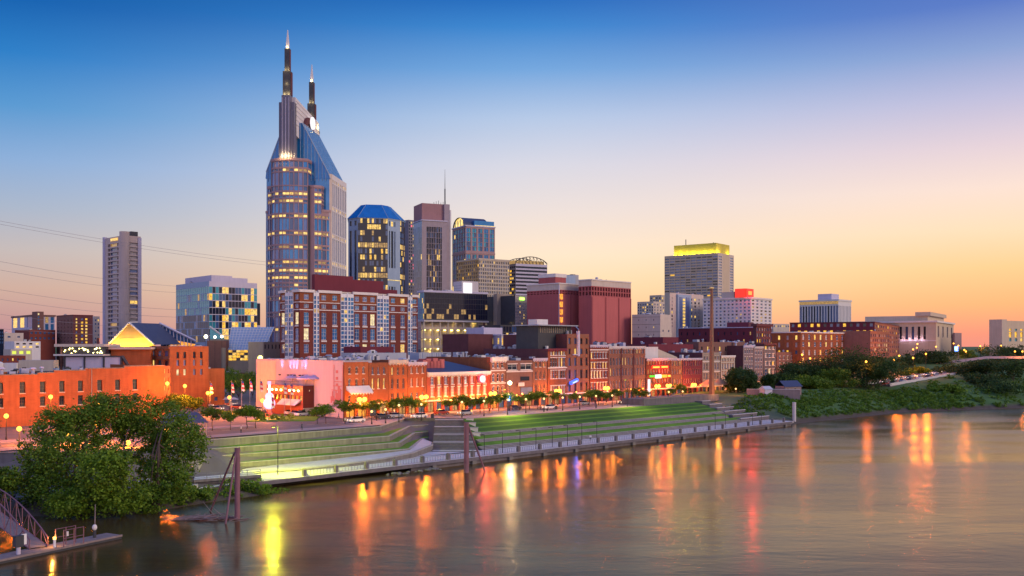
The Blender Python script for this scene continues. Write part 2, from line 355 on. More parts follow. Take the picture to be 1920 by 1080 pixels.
    def part(s, name, fn, **kw):
        b = MB(); fn(b); return b.build(name, s.root, **kw)
    def simple(s, mat, roof='roof_mid', par=.8, **kw):          # the two seen faces share one window scheme, the others are blank
        pl = s.rect(); s.face(pl[0], pl[1], 0, s.H, mat, **kw); kl = dict(kw)
        if 'nl' in kl: kl['n'] = kl.pop('nl')
        return pl
    def done(s, wallname='wall', mn=2.2, cap=100):
        s.wall.build(wallname, s.root); s.trim.build('trim', s.root); s.roofm.build('roof', s.root)
        k = (960/s.Y)**2 if s.Y > 0 else 1
        ws = sorted(s.wins, key=lambda w: -w[0]*w[1]*k)
        big = [w for w in ws if w[0]*w[1]*k >= mn][:cap]; rest = ws[len(big):]
        for w in big:
            o = bpy.data.objects.new('window', win_mesh(w[0], w[1], w[2], w[3], w[4])); COL.objects.link(o); o.parent = s.root
            o.location = w[5]; o.rotation_euler = (0, 0, w[6]); NOBJ[0] += 1
        if rest:
            b = MB()
            for w, h, mt, stl, fr, c3, a in rest:
                x = w/2; ca, sa = math.cos(a), math.sin(a)
                pts = [(c3[0]+dx*ca, c3[1]+dx*sa, c3[2]+dz) for dx, dz in ((-x,-h/2),(x,-h/2),(x,h/2),(-x,h/2))]; b.poly(pts, mt)
                if stl != 'bare':
                    q = .05; ox, oy = sa*q, -ca*q
                    for dz in ((0,) if stl == 'sash' else (-h/6, h/6)):
                        b.poly([(c3[0]+dx*ca+ox, c3[1]+dx*sa+oy, c3[2]+dz+e) for dx, e in ((-x,-.05),(x,-.05),(x,.05),(-x,.05))], fr)
            b.build('window_rows', s.root, kind='stuff')
        return s
def R(n, z0, fh, lo=.25, hi=.8): return [(z0+i*fh+lo*fh, z0+i*fh+hi*fh) for i in range(n)]
def back(b, pl, z0, z1, mat, skip=(0,)):          # blank walls on the sides not yet made
    for k, (a, c) in enumerate(b.edges(pl)):
        if k not in skip: b.face(a, c, z0, z1, mat)
# ================================================================== terrain and water
SH = [(-900,100),(-300,130),(-120,148),(-92,151),(-76,146),(-60,147),(-50,160),(-43,169),(-40,172),(-18,203),(98,327),(125,352),(158,383),(217,407),(300,452),(600,570),(1500,760),(5000,1500),(12000,2500)]
def sdist(x, y):
    x = np.asarray(x, float); y = np.asarray(y, float); best = np.full(x.shape, 1e9); sg = np.ones(x.shape)
    for (ax, ay), (bx, by) in zip(SH[:-1], SH[1:]):
        dx, dy = bx-ax, by-ay; L2 = dx*dx+dy*dy
        t = np.clip(((x-ax)*dx+(y-ay)*dy)/L2, 0, 1); qx, qy = ax+t*dx, ay+t*dy; d = np.hypot(x-qx, y-qy)
        cr = dx*(y-ay)-dy*(x-ax); m = d < best-1e-9; best = np.where(m, d, best); sg = np.where(m, np.sign(cr), sg)
    return best*sg
def gz(x, y):
    x = np.asarray(x, float); y = np.asarray(y, float); d = sdist(x, y)
    s = (x-P0[0])*U[0]+(y-P0[1])*U[1]; t = (x-P0[0])*N[0]+(y-P0[1])*N[1]
    zl = np.interp(d, [-30,-3,0,12,19,22,30], [-4,-2,0,2.3,2.3,6.8,6.95])
    tt_ = np.interp(s, [9,29,36.5,39.4,42], [28,42.5,39,31,28])
    zp_l = np.interp(np.where(t > 3, np.maximum(t-(tt_-28), 3), t), [-20,1.5,2.5,12,17,27,31], [-4,-2,.6,.8,1.0,5.6,6.95])
    zp_r = np.interp(t, [-20,1.5,2.5,9,18,30,34], [-4,-2,.6,.6,3.2,6.3,6.95])
    a = np.clip((s-39)/3, 0, 1); zp = zp_l*(1-a)+zp_r*a
    h1 = np.interp(s, [165,280,355,450,900], [8,8.9,12.3,15,20]); w = np.interp(s, [165,280,355,450,900], [18,30,44,55,70])
    h2 = np.interp(s, [120,170,250,330,450], [7,9,13,18,19])
    q = d/w; zr = np.where(d < 0, np.maximum(d*.4, -4), h1*np.clip(q, 0, 1)**.8); zr = zr+np.clip((d-w-22)/70, 0, 1)*np.maximum(h2-h1, 0)
    f1 = np.clip((s+42)/8, 0, 1); f2 = np.clip((s-160)/9, 0, 1)
    z = zl*(1-f1)+zp*f1; z = z*(1-f2)+zr*f2
    z = z+np.clip((d-95)*.022, 0, 12)*np.clip(1-f2*.6, 0, 1)
    return z
def axis(a, b, c, d, e, f, fine, co):
    return np.unique(np.concatenate([np.arange(a, b, co), np.arange(b, c, fine*4), np.arange(c, d, fine), np.arange(d, e, fine*4), np.arange(e, f, co)]))
xs = axis(-3000, -600, -160, 330, 900, 9000, 3.0, 300); ys = axis(60, 90, 130, 500, 1200, 12000, 3.0, 400)
XX, YY = np.meshgrid(xs, ys); ZZ = gz(XX, YY)
ZZ = ZZ+np.where((ZZ > .3) & (sdist(XX, YY) > 3), .18*np.sin(XX*.7+YY*.31)*np.cos(YY*.53-XX*.2), 0)*np.where((np.abs(ZZ-6.95) < .5), 0, 1)
nx, ny = len(xs), len(ys); vs = np.stack([XX.ravel(), YY.ravel(), ZZ.ravel()], 1)
ii = np.arange(nx*ny).reshape(ny, nx); fs = np.stack([ii[:-1,:-1].ravel(), ii[:-1,1:].ravel(), ii[1:,1:].ravel(), ii[1:,:-1].ravel()], 1)
def np_mesh(name, v, f, mat, parent=None, **kw):
    me = bpy.data.meshes.new(name); me.vertices.add(len(v)); me.vertices.foreach_set('co', np.asarray(v, np.float32).ravel())
    k = f.shape[1]; me.loops.add(f.size); me.loops.foreach_set('vertex_index', f.astype(np.int32).ravel()); me.polygons.add(len(f))
    me.polygons.foreach_set('loop_start', np.arange(0, f.size, k, dtype=np.int32)); me.update(calc_edges=True)
    me.materials.append(MATS[mat] if isinstance(mat, str) else mat); o = bpy.data.objects.new(name, me); COL.objects.link(o)
    if parent: o.parent = parent
    tag(o, **kw); return o
# ground colours by place: soil and grass on the banks, paving in town
m = bpy.data.materials.new('town_ground'); m.use_nodes = True; nt = m.node_tree; bs = nt.nodes['Principled BSDF']; bs.inputs['Roughness'].default_value = .95
g1, nn = noise_nodes(nt, (.055,.12,.022), .5, .12, .0, 0, 0); g2, _ = noise_nodes(nt, (.15,.125,.12), .3, .2, 0, 0, 0)
ge = nt.nodes.new('ShaderNodeNewGeometry'); se = nt.nodes.new('ShaderNodeSeparateXYZ'); nt.links.new(ge.outputs['Position'], se.inputs[0])
def nm(op, a, b):
    x = nt.nodes.new('ShaderNodeMath'); x.operation = op; x.use_clamp = op == 'MULTIPLY_ADD'
    for i, v in enumerate((a, b)):
        if isinstance(v, (int, float)): x.inputs[i].default_value = v
        else: nt.links.new(v, x.inputs[i])
    return x.outputs[0]
sl_ = nm('ADD', nm('MULTIPLY', se.outputs[0], U[0]), nm('MULTIPLY', se.outputs[1], U[1]))
mr = nt.nodes.new('ShaderNodeMapRange'); nt.links.new(sl_, mr.inputs[0]); o_ = P0[0]*U[0]+P0[1]*U[1]; mr.inputs[1].default_value = o_+150; mr.inputs[2].default_value = o_+175; mr.inputs[3].default_value = 1; mr.inputs[4].default_value = 0
mx = nt.nodes.new('ShaderNodeMix'); mx.data_type = 'RGBA'; nt.links.new(mr.outputs[0], mx.inputs[0]); nt.links.new(g1, mx.inputs[6]); nt.links.new(g2, mx.inputs[7]); mz = nt.nodes.new('ShaderNodeMapRange'); mz.inputs[1].default_value = .5; mz.inputs[2].default_value = 1.7; nt.links.new(nm('ADD', se.outputs[2], nm('MULTIPLY', nn, -.8)), mz.inputs[0])
g3, _ = noise_nodes(nt, (.075,.055,.038), .5, .5, 0, 0, 0); mw = nt.nodes.new('ShaderNodeMix'); mw.data_type = 'RGBA'; nt.links.new(mz.outputs[0], mw.inputs[0]); nt.links.new(g3, mw.inputs[6]); nt.links.new(mx.outputs[2], mw.inputs[7]); nt.links.new(mw.outputs[2], bs.inputs['Base Color'])
MATS['town_ground'] = m
np_mesh('ground', vs, fs, 'town_ground', kind='structure')

wm = bpy.data.materials.new('river_water'); wm.use_nodes = True; nt = wm.node_tree; nt.nodes.remove(nt.nodes['Principled BSDF'])
# silty river: brown body under a tan tinted mirror
bd = nt.nodes.new('ShaderNodeBsdfDiffuse'); bd.inputs[0].default_value = (.055,.034,.016, 1); bs = nt.nodes.new('ShaderNodeBsdfAnisotropic'); bs.inputs['Color'].default_value = (1,.81,.54, 1)
fr_n = nt.nodes.new('ShaderNodeFresnel'); fr_n.inputs[0].default_value = 1.55; msh = nt.nodes.new('ShaderNodeMixShader')
nt.links.new(fr_n.outputs[0], msh.inputs[0]); nt.links.new(bd.outputs[0], msh.inputs[1]); nt.links.new(bs.outputs[0], msh.inputs[2]); nt.links.new(msh.outputs[0], nt.nodes['Material Output'].inputs[0])
tcn = nt.nodes.new('ShaderNodeTexCoord')
def wn(sx, sy, detail, rot, dist=0.):
    mp = nt.nodes.new('ShaderNodeMapping'); mp.inputs['Scale'].default_value = (sx, sy, 1); mp.inputs['Rotation'].default_value = (0, 0, rot)
    n = nt.nodes.new('ShaderNodeTexNoise'); n.inputs['Scale'].default_value = 1; n.inputs['Detail'].default_value = detail; n.inputs['Distortion'].default_value = dist
    nt.links.new(tcn.outputs['Object'], mp.inputs[0]); nt.links.new(mp.outputs[0], n.inputs[0]); return n.outputs[0]
h = nm('ADD', nm('MULTIPLY', wn(.22, .55, 5, -.12, .6), 1.0), nm('ADD', nm('MULTIPLY', wn(.03, .085, 3, .15, 1.2), 3.0), nm('MULTIPLY', wn(.8, 2.2, 4, .12, .5), .55)))
bp = nt.nodes.new('ShaderNodeBump'); bp.inputs['Strength'].default_value = .5; bp.inputs['Distance'].default_value = .06; nt.links.new(h, bp.inputs['Height']); [nt.links.new(bp.outputs[0], x.inputs['Normal']) for x in (bs, bd, fr_n)]
rg_ = nt.nodes.new('ShaderNodeMapRange'); rg_.inputs[1].default_value = .35; rg_.inputs[2].default_value = .65; rg_.inputs[3].default_value = .13; rg_.inputs[4].default_value = .27
nt.links.new(wn(.012, .04, 3, .1, 1.), rg_.inputs[0]); nt.links.new(rg_.outputs[0], bs.inputs['Roughness'])
MATS['river_water'] = wm
b = MB(); b.poly([(-3000,-400,0),(9000,-400,0),(14000,4000,0),(-3000,4000,0)], 'river_water'); b.build('river_water', kind='structure')

# ================================================================== quay, terraces and lawn
def SP(s, t, z=None): x, y = ST(s, t); return (x, y) if z is None else (x, y, z)
def strip(b, s0, s1, t0, t1, z0, z1, mat, thick=None):         # slab with top from z0 (at t0) to z1 (at t1)
    pl = [SP(s0,t0), SP(s1,t0), SP(s1,t1), SP(s0,t1)]
    lo = min(z0, z1)-(thick or 1.0); b.prism(pl, lo, [z0, z0, z1, z1], mat)
# promenade deck with a kerb
b = MB(); strip(b, -52, 158, .0, 9.2, 1.5, 1.5, 'concrete_light', .55); b.build('promenade', kind='structure')
rt = empty('quay_wall', (*ST(50,0), 0), ANG, 'low dark concrete quay wall along the water under the pale promenade', 'quay wall')
b = MB(); b.box(-100, -.25, .75, 107, .25, 1.46, 'concrete_dark'); b.box(-54, .35, -2, 107, .9, .9, 'concrete_dark'); b.build('wall', rt)
for k in range(14):
    b = MB(); x = -48+k*11.6; b.box(x-.6, -.3, -2, x+.6, .8, .74, 'concrete'); b.build('pier', rt)
# promenade bollard pillars and railing
posts = []
pil = MB(); pil.box(-.32, -.32, 0, .32, .32, 1.3, 'concrete_dark'); pil.frustum([(-.38,-.38),(.38,-.38),(.38,.38),(-.38,.38)], 1.3, [(-.1,-.1),(.1,-.1),(.1,.1),(-.1,.1)], 1.5, 'concrete')
pm = pil.mesh('quay_pillar')
fm = MB()
SPC = 7.3
fm.box(-SPC/2+.4, -.03, 1.0, SPC/2-.4, .03, 1.07, 'pole_grey'); fm.box(-SPC/2+.4, -.03, .12, SPC/2-.4, .03, .18, 'pole_grey')
for i in range(9):
    x = -SPC/2+.7+i*(SPC-1.4)/8; fm.box(x-.035, -.03, -.02 if i % 4 == 0 else .18, x+.035, .03, 1.0, 'pole_grey')
fmm = fm.mesh('railing')
i = 0; s = -30
nP = 0
while s < 156:
    o = bpy.data.objects.new('quay_pillar', pm); COL.objects.link(o); o.location = (*ST(s, .55), 1.5); o.rotation_euler = (0,0,ANG)
    px = 960+F*o.location.x/o.location.y
    tag(o, 'squat dark concrete pillar in the quay railing', 'pillar', 'pillars in the railing along the quay')
    if s+SPC < 157:
        r = bpy.data.objects.new('railing', fmm); COL.objects.link(r); r.location = (*ST(s+SPC/2, .55), 1.5); r.rotation_euler = (0,0,ANG)
        tag(r, 'low grey metal railing between two quay pillars above the water', 'railing', 'railings between the quay pillars')
    s += SPC
# stepped seating bands between grass strips (right of the stairs), each band three stone steps
def curb(nm_, label, s0, s1, t0, t1, z0, z1, n=3, mat='concrete_dark', cat='seating steps'):
    ro = empty(nm_, (*ST(s0, t0), 0), ANG, label, cat, 'stone seating bands across the riverside park')
    for i in range(n):
        a = t0+(t1-t0)*i/n; zz = z0+(z1-z0)*(i+1)/n; bb = MB(); bb.box(0, a-t0, z0-1.2, s1-s0, t1-t0+.02*i, zz-.09, mat); bb.box(-.02, a-t0-.06, zz-.09, s1-s0+.02, a-t0+.45, zz, 'coping'); bb.build('step', ro)
curb('seating_steps', 'lowest grey stone seating steps beside the pale promenade', 25, 148, 9.2, 10.7, 1.5, 2.3)
curb('seating_steps', 'middle grey stone seating steps between two strips of grass', 28, 140, 13.2, 14.6, 2.75, 3.45)
curb('seating_steps', 'uppermost grey stone seating steps along the foot of the lawn', 30, 146, 17.2, 18.6, 3.9, 4.6)
b = MB()
strip(b, 27, 146, 10.7, 13.2, 2.32, 2.8, 'grass', .5); strip(b, 29.5, 142, 14.6, 17.2, 3.47, 3.95, 'grass', .5)
b.build('grass_strip', kind='structure')
# lawn: gently stepped banks of mown grass
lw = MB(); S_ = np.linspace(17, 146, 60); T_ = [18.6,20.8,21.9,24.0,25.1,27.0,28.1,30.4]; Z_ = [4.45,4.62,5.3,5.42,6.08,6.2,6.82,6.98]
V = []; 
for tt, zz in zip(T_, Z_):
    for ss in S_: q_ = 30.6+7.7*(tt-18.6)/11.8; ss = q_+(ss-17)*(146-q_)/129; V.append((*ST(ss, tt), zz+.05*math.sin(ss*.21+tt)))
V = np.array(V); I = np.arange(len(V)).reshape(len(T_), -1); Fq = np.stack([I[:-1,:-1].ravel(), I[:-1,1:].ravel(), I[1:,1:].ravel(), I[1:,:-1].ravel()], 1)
lo_ = np_mesh('lawn', V, Fq, 'grass', kind='structure'); lo_.data.materials.append(MATS['grass_riser_shade'])
for i_, p_ in enumerate(lo_.data.polygons): p_.material_index = 1 if (i_//59) in (1, 3, 5) else 0  # risers coloured darker, a painted shade that sets off the steps
# stairs between the lawn and the left terraces: five landings
ro = empty('riverside_steps', (-14, 224, 0), 0, 'broad flight of grey stone stairs left of the lawn running down to the promenade', 'stairs')
for i in range(22):
    bb = MB(); y0 = i*1.45; z = 1.5+5.5*(i+1)/22; xa = -4.6-1.8*i/21; xb = 6.2-5.0*i/21; lnd = i % 5 == 0
    bb.box(xa, y0, .4, xb, y0+1.45, z-.05, 'concrete_dark'); bb.box(xa-.02, y0-.06, z-.05, xb+.02, y0+(1.44 if lnd else .2), z, 'concrete_light' if lnd else 'concrete'); bb.build('step', ro)
for i in range(4):
    bb = MB(); y0 = 13+i*4.6; z = 4.2+i*.85; xx = 6.4-5.0*(y0/1.45)/21; bb.box(xx, y0, z-1.6, xx+1.9, y0+1.6, z+.5, 'concrete_light'); bb.box(xx-.1, y0-.1, z+.5, xx+2, y0+1.7, z+.6, 'coping'); bb.build('cheek_block', ro)
bb = MB(); bb.prism([ST(2,9.1), ST(27,9.1), (-7.6,224.2), (-19,224.2), (-22.5,212)], .5, 1.505, 'concrete_light'); bb.build('landing', kind='structure')
# right end: steps and low walls at the foot of the ivy bank
ro = empty('stepped_wall', (*ST(138, 9), 0), ANG, 'stepped grey concrete wall with landings at the right end of the lawn', 'stepped wall')
for i in range(6):
    bb = MB(); bb.box(4+i*1.0, 1.+i*3.6, -.2, 22-i*1.6, 4.6+i*3.6, 2.6+i*.95, 'concrete_dark', 'concrete'); bb.box(4+i*1.0, .9+i*3.6, 2.6+i*.95, 22-i*1.6, 1.4+i*3.6, 2.75+i*.95, 'concrete_light'); bb.build('tier', ro)
ro = empty('retaining_wall', (*ST(118, 31), 0), ANG, 'long stained grey concrete retaining wall below the rust coloured pole', 'wall')
bb = MB(); bb.box(0, 0, 5, 44, .6, 9.0, 'concrete_dark'); bb.box(-.1, -.1, 9.0, 44.1, .7, 9.2, 'concrete'); bb.build('wall', ro)
bb = MB(); bb.box(0, .7, 5, 44, 9, 9.05, 'concrete_dark'); bb.build('terrace', ro)
# left terraces: four tiers of stained concrete wall with grass behind each
tiers = [([(360,828),(391,824),(713,799),(758,784),(817,783)], 7.05, 'uppermost'), ([(360,844),(393,841),(731,817),(769,798),(803,796)], 5.4, 'second'),
         ([(372,858),(424,853),(750,829),(778,811),(803,809)], 4.05, 'third'), ([(395,872),(451,867),(769,841),(793,822),(803,821)], 2.75, 'lowest')]
pts = [[G(px, py, z) for px, py in pl] for pl, z, _ in tiers]
for i, (pl, z, nm_) in enumerate(tiers):
    q = pts[i]; zb = (tiers[i+1][1] if i < 3 else 1.2)-.5
    ro = empty('terrace_wall', (*q[1], 0), 0, nm_+' of four long stained concrete terrace walls on the left of the park', 'terrace wall', 'concrete terrace walls')
    for k in range(len(q)-1):
        a, c = Vector(q[k])-Vector(q[1]), Vector(q[k+1])-Vector(q[1]); L = (c-a).length; n = max(1, round(L/7)); bb = MB()
        for j in range(n):
            p, r = a+(c-a)*(j/n), a+(c-a)*((j+1)/n-.06/L); bb.obox(p, r, .45, zb, z-.16, 'concrete', -.45)
        bb.obox(a, c, .6, z-.16, z, 'coping', -.5); bb.build('wall', ro)
    if i < 3:
        pass
    up = pts[i-1] if i else None
    if up:
        bb = MB()
        for k in range(len(q)-1):
            z_ = z-.16; bb.poly([(*q[k], z_), (*q[k+1], z_), (*up[k+1], z_+.22), (*up[k], z_+.22)], 'grass')
        bb.build('grass_strip', kind='structure')
# ramp wall in front (curved prow) and the ramp
cw = [(435,891,1.5),(560,881,1.7),(650,871,1.95),(720,861,2.2),(775,850,2.45),(812,835,2.75)]
q = [Vector(G(px, py, z)) for px, py, z in cw]; zr = [c_[2] for c_ in cw]
ro = empty('ramp_wall', (*q[0], 0), 0, 'curved concrete ramp wall ending in a prow at the foot of the stairs', 'wall')
bb = MB()
for k in range(5):
    a_, c_ = q[k]-q[0], q[k+1]-q[0]; dd = (c_-a_).normalized(); o_n = Vector((dd.y,-dd.x))*.5; pl = [a_, c_, c_-o_n, a_-o_n]
    bb.prism(pl, .6, [zr[k], zr[k+1], zr[k+1], zr[k]], 'concrete'); bb.prism([a_+o_n*.2, c_+o_n*.2, c_-o_n*1.2, a_-o_n*1.2], [zr[k]+.01, zr[k+1]+.01, zr[k+1]+.01, zr[k]+.01], [zr[k]+.22, zr[k+1]+.22, zr[k+1]+.22, zr[k]+.22], 'coping')
e = Vector((-19.0, 232.0))-q[0]; bb.obox(q[5]-q[0], e, .5, .8, 2.85, 'concrete', -.5); bb.build('wall', ro)
bb = MB(); tq = [Vector(p) for p in pts[3]]
R1 = [(*(q[k]-q[0]), zr[k]+.02) for k in range(6)]; T1_ = [tq[1]+(tq[2]-tq[1])*t-q[0] for t in (0,.33,.62,.85,1)]+[tq[3]-q[0]]
for k in range(5): bb.poly([R1[k], R1[k+1], (*T1_[k+1], zr[k+1]+.02), (*T1_[k], zr[k]+.02)], 'concrete_light')
bb.poly([R1[5], (*e, 2.78), (*(tq[3]-q[0]), 2.78)], 'concrete_light'); bb.build('ramp', ro)
# left: walkway continuing round the bend, its wall, and the low deck
WK = [(-140,170),(-88,166),(-66,166),(-56,168.5),(-46,175.5)]
ro = empty('riverside_walkway', (-88,166,0), 0, 'pale riverside walkway on a dark wall behind the big tree', 'walkway')
for k in range(len(WK)-1):
    a, c = Vector(WK[k])-Vector((-88,166)), Vector(WK[k+1])-Vector((-88,166)); bb = MB(); bb.obox(a, c, 4.5, 2.2, 2.5, 'concrete_light', -4.5); bb.obox(a, c, .4, -.5, 2.18, 'concrete_dark', -.4); bb.obox(a, c, .5, 2.2, 2.62, 'concrete', 0); bb.build('deck', ro)
    n = int((c-a).length/2.4); bb = MB()
    for j in range(n+1):
        p = a+(c-a)*j/max(n, 1); bb.tube((p.x, p.y, 2.5), (p.x, p.y, 3.6), .05, 'pole_grey')
    for zz in (3.58, 3.2, 2.85): bb.tube((a.x, a.y, zz), (c.x, c.y, zz), .04, 'pole_grey')
    bb.build('handrail', ro)
ro = empty('retaining_wall', (-100,172,0), 0, 'tall dark retaining wall behind the walkway at the left edge', 'wall')
bb = MB(); bb.obox((-60,0.2), (24,-.2), .5, 2.2, 6.9, 'concrete_dark', -.5); bb.obox((-60,.2), (24,-.2), .7, 6.9, 7.1, 'concrete', -.6); bb.build('wall', ro)
ro = empty('concrete_outfall', (*G(352,928,.6), 0), 0, 'small square concrete outfall with a dark opening at the bank under the big tree', 'outfall')
bb = MB(); bb.box(-1.1,0,-.5,1.1,2,2.2,'concrete_light'); bb.build('housing', ro); bb = MB(); bb.box(-.7,-.06,0,.7,0,1.7,'glass_dark'); bb.build('opening', ro)
# concrete block house with slanted side at the left end of the terraces
ro = empty('concrete_blockhouse', (*G(372,884,2.6), 1.2), rad(20), 'low pale concrete block with a slanting side at the left end of the terraces', 'blockhouse')
bb = MB(); bb.prism([(-6,0),(0,0),(2.2,4),(-6,4)], -1, 3.6, 'coping'); bb.build('wall', ro); bb = MB(); bb.box(-6.2,-.2,3.6,.3,4.2,3.85,'concrete'); bb.build('coping', ro)

# ================================================================== streets
def sheet(name, quads, z, mat, kind='structure'):
    bb = MB()
    for s0, s1, t0, t1 in quads: bb.poly([SP(s0,t0,z), SP(s1,t0,z), SP(s1,t1,z), SP(s0,t1,z)], mat)
    return bb.build(name, kind=kind)
sheet('plaza', [(-46,8.5,30.2,36),(-90,-46,34,40)], 7.01, 'paving'); sheet('sidewalk', [(40.5,168,30.3,36.5)], 7.03, 'paving')
bb = MB(); bb.poly([SP(*q_,7.02) for q_ in ((8.6,30.2),(13,31.8),(29,43.1),(36.5,39.6),(40.4,31),(40.4,44),(8.6,44))], 'paving'); bb.build('forecourt', kind='structure')
sheet('street', [(-140,8.5,38,49),(40.5,172,38,49),(8.5,40.5,44,49)], 7.0, 'asphalt'); sheet('broad_street', [(-9,15,49,420),(-60,8.5,36.1,38)], 7.004, 'asphalt')
bb = MB()
for s0, s1, t0, t1 in ((41,168,36.5,37.9),(18.4,172,49,54.6),(-140,-12,49,54)):
    a = [SP(s0,t0),SP(s1,t0),SP(s1,t1),SP(s0,t1)]; bb.prism(a, 6.6, 7.13, 'paving')
bb.build('pavement', kind='structure')
bb = MB()
for k in range(60):
    s0 = -100+k*4.5
    bb.poly([SP(s0,43.4,7.008),SP(s0+2.2,43.4,7.008),SP(s0+2.2,43.6,7.008),SP(s0,43.6,7.008)], 'lane_paint')
for k in range(40):
    t0 = 58+k*5; bb.poly([SP(2.9,t0,7.012),SP(3.1,t0,7.012),SP(3.1,t0+2.5,7.012),SP(2.9,t0+2.5,7.012)], 'lane_paint')
bb.build('lane_marking', kind='structure')
bb = MB(); a = [G(470,778,7.1),G(560,790,7.1),G(640,787,7.1),G(600,780,7.1)]
bb.prism([G(462,790,7.1),G(590,789,7.1),G(600,781,7.1),G(500,780,7.1)], 6.5, 7.2, 'grass'); bb.build('grass_island', kind='structure')
# ================================================================== buildings
def B2(name, label, px, Y, pr, pl, ytop, mat, r=None, l=None, roof='roof_mid', par=.9, parm=None, lm=None, fin=True, z0=7., n=0, corn=None, cap=100, mn=2.2, **kw):
    """box building: r = window scheme of the face seen on the right, l = of the face seen on the left; rows given as pixel rows at the near corner"""
    b = Bd(name, label, px, Y, pr, pl, ytop, z0, **kw); pl_ = b.rect(); E = b.edges(pl_); lm = lm or mat
    for k, (e, sp, mt) in enumerate(((E[0], r, mat), (E[3], l, lm))):
        sp = dict(sp or {})
        if 'py' in sp: sp['rows'] = [b.row(*q) for q in sp.pop('py')]
        if 'px' in sp:
            fn = (lambda q: b.sx(q)/b.L) if k == 0 else (lambda q: 1-b.sy(q)/b.D)
            Lf = b.L if k == 0 else b.D; sp['cols'] = [(fn(a)*Lf, fn(c)*Lf) for a, c in sp.pop('px')]
        b.face(e[0], e[1], 0, b.H, mt, **sp)
    b.face(*E[1], 0, b.H, lm); b.face(*E[2], 0, b.H, lm)
    b.roof(pl_, b.H, roof, par, parm or mat)
    if corn: b.ring(pl_, b.H-corn[0], corn[0]+.03, corn[1], corn[2])
    if n: b.clutter(n, b.H-par, sum(map(ord, name)))
    if fin: b.done(mn=mn, cap=cap)
    return b
PYR = lambda a, b_, n, h=.6: [(a+(b_-a)*(i+(1-h)/2)/n, a+(b_-a)*(i+(1+h)/2)/n) for i in range(n)]      # n window rows between two picture rows

# ---------------- the tall twin-spired tower
b = Bd('spired_tower', 'tallest tower with two lit spires, blue glass gable roof and pink stepped front', 556, 545, 0, 0, 390, 8., cat='skyscraper', ang=rad(-5), L=38, D=34)
zT = lambda py, Y=545: zat(py, Y)-8
lits = ('lit', 'lit_pale', 'lit'); 
bandrows = {}
LITROWS = ((320.5,.5),(364.5,.55),(378,.4),(406,.25),(438,.3),(464,.15),(492,.2),(507.5,.9),(521,.75),(535,.15),(560,.15),(590,.2),(618,.7))
def tower_face(p0, p1, z0, z1, n, ww=.82, seed=0, mat='granite_pink', gl=('glass', 'glass_blue', 'glass_lav', 'glass_blue', 'glass')):
    rows, pr = [], []; z = z1-1.6
    for py, p in LITROWS:
        c = zT(py, 538)
        if c > z1-2 or c < z0+2: continue
        a, q = z, c+1.25
        while a-q > 1.5:
            h = min(a-q, 7.6) if a-q < 12 else 6.2; rows.append((a-h+.45, a-.15)); pr.append(-1); a -= h
        rows.append((c-.65, c+.65)); pr.append(p); z = c-1.25
    while z > z0+3: h = min(6.5, z-z0-1); rows.append((z-h+.4, z)); pr.append(-1); z -= h
    def pick(r, c, rg):
        if pr[r] >= 0: return ('lit_band' if rg.random() < .6 else 'lit') if rg.random() < pr[r] else rg.choice(('lit_dim','glass'))
        return rg.choice(gl)
    b.face(p0, p1, z0, z1, mat, rows=rows, n=n, ww=ww, rec=.35, pick=pick)
def stack(pl, z1, cols, mat='granite_pink', z0=0, roof=True, ww=.82):
    E = b.edges(pl)
    for (e, n) in zip(E, cols):
        if n is None: b.face(e[0], e[1], z0, z1, mat)
        elif n > 0: tower_face(e[0], e[1], z0, z1, n, ww)
    if roof: b.roof(pl, z1, 'roof_mid', .6, mat); b.ring(pl, z1-1.3, 1.33, .25, mat)
zA, zB_, zC = zT(390, 535), zT(344, 532), zT(292, 528)
A_ = [(-18.2,5),(-18.2,1),(-14.5,-2.5),(15.5,-2.5),(19.5,.5),(19.5,5)]
B_ = [(-15.5,4.9),(-15.5,-4),(-12,-6.5),(12.2,-6.5),(15.8,-4),(15.8,4.9)]
C_ = [(-12,4.8),(-12,-7.6),(-9.3,-10),(-4.4,-11.2),(-.6,-11.2),(4.3,-10),(8.8,-7.6),(8.8,4.8)]
stack(A_, zA, [2,2,0,2,2,None]); b.face((-14.5,-2.5),(-12.2,-2.5),0,zA,'granite_pink'); b.face((12.2,-2.5),(15.5,-2.5),0,zA,'granite_pink')
stack(B_, zB_, [3,2,0,2,3,None]); b.face((-12,-6.5),(12.2,-6.5),0,zB_,'granite_pink')
stack(C_, zC, [1,1,2,0,2,2,1,None])
tower_face((-4.4,-11.2),(-.6,-11.2),0,zC,2,.9,gl=('glass_blue','glass_blue','glass'))
# dark vertical recess strips between the stepped bays
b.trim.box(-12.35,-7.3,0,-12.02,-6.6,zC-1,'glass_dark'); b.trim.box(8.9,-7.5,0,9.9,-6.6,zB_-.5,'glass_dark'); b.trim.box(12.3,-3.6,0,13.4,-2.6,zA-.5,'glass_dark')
# main slab behind, pale on its right side
zE = zT(338, 565)
M_ = [(-17.5,0),(19,0),(20.2,1.5),(20.2,33),(-17.5,33)]
b.face((-17.5,0),(19,0),0,zE,'glass_blue'); b.face((19,0),(20.2,1.5),0,zE,'cream')
fr = []
for i in range(6): z_ = 20+i*15.6; fr += [(z_, z_+12.6), (z_+13.3, z_+14.9)]
def pk(r, c, rg):
    return ('lit' if rg.random() < .45 else 'lit_dim') if r % 2 else rg.choice(('glass_lav','glass'))
b.face((20.2,1.5),(20.2,33),0,zE,'white',rows=fr,n=8,ww=.5,rec=.4,glass=('glass','glass_lav'),plit=.05,pick=pk)
b.face((20.2,33),(-17.5,33),0,zE,'granite_pink'); b.face((-17.5,33),(-17.5,0),0,zE,'granite_pink')
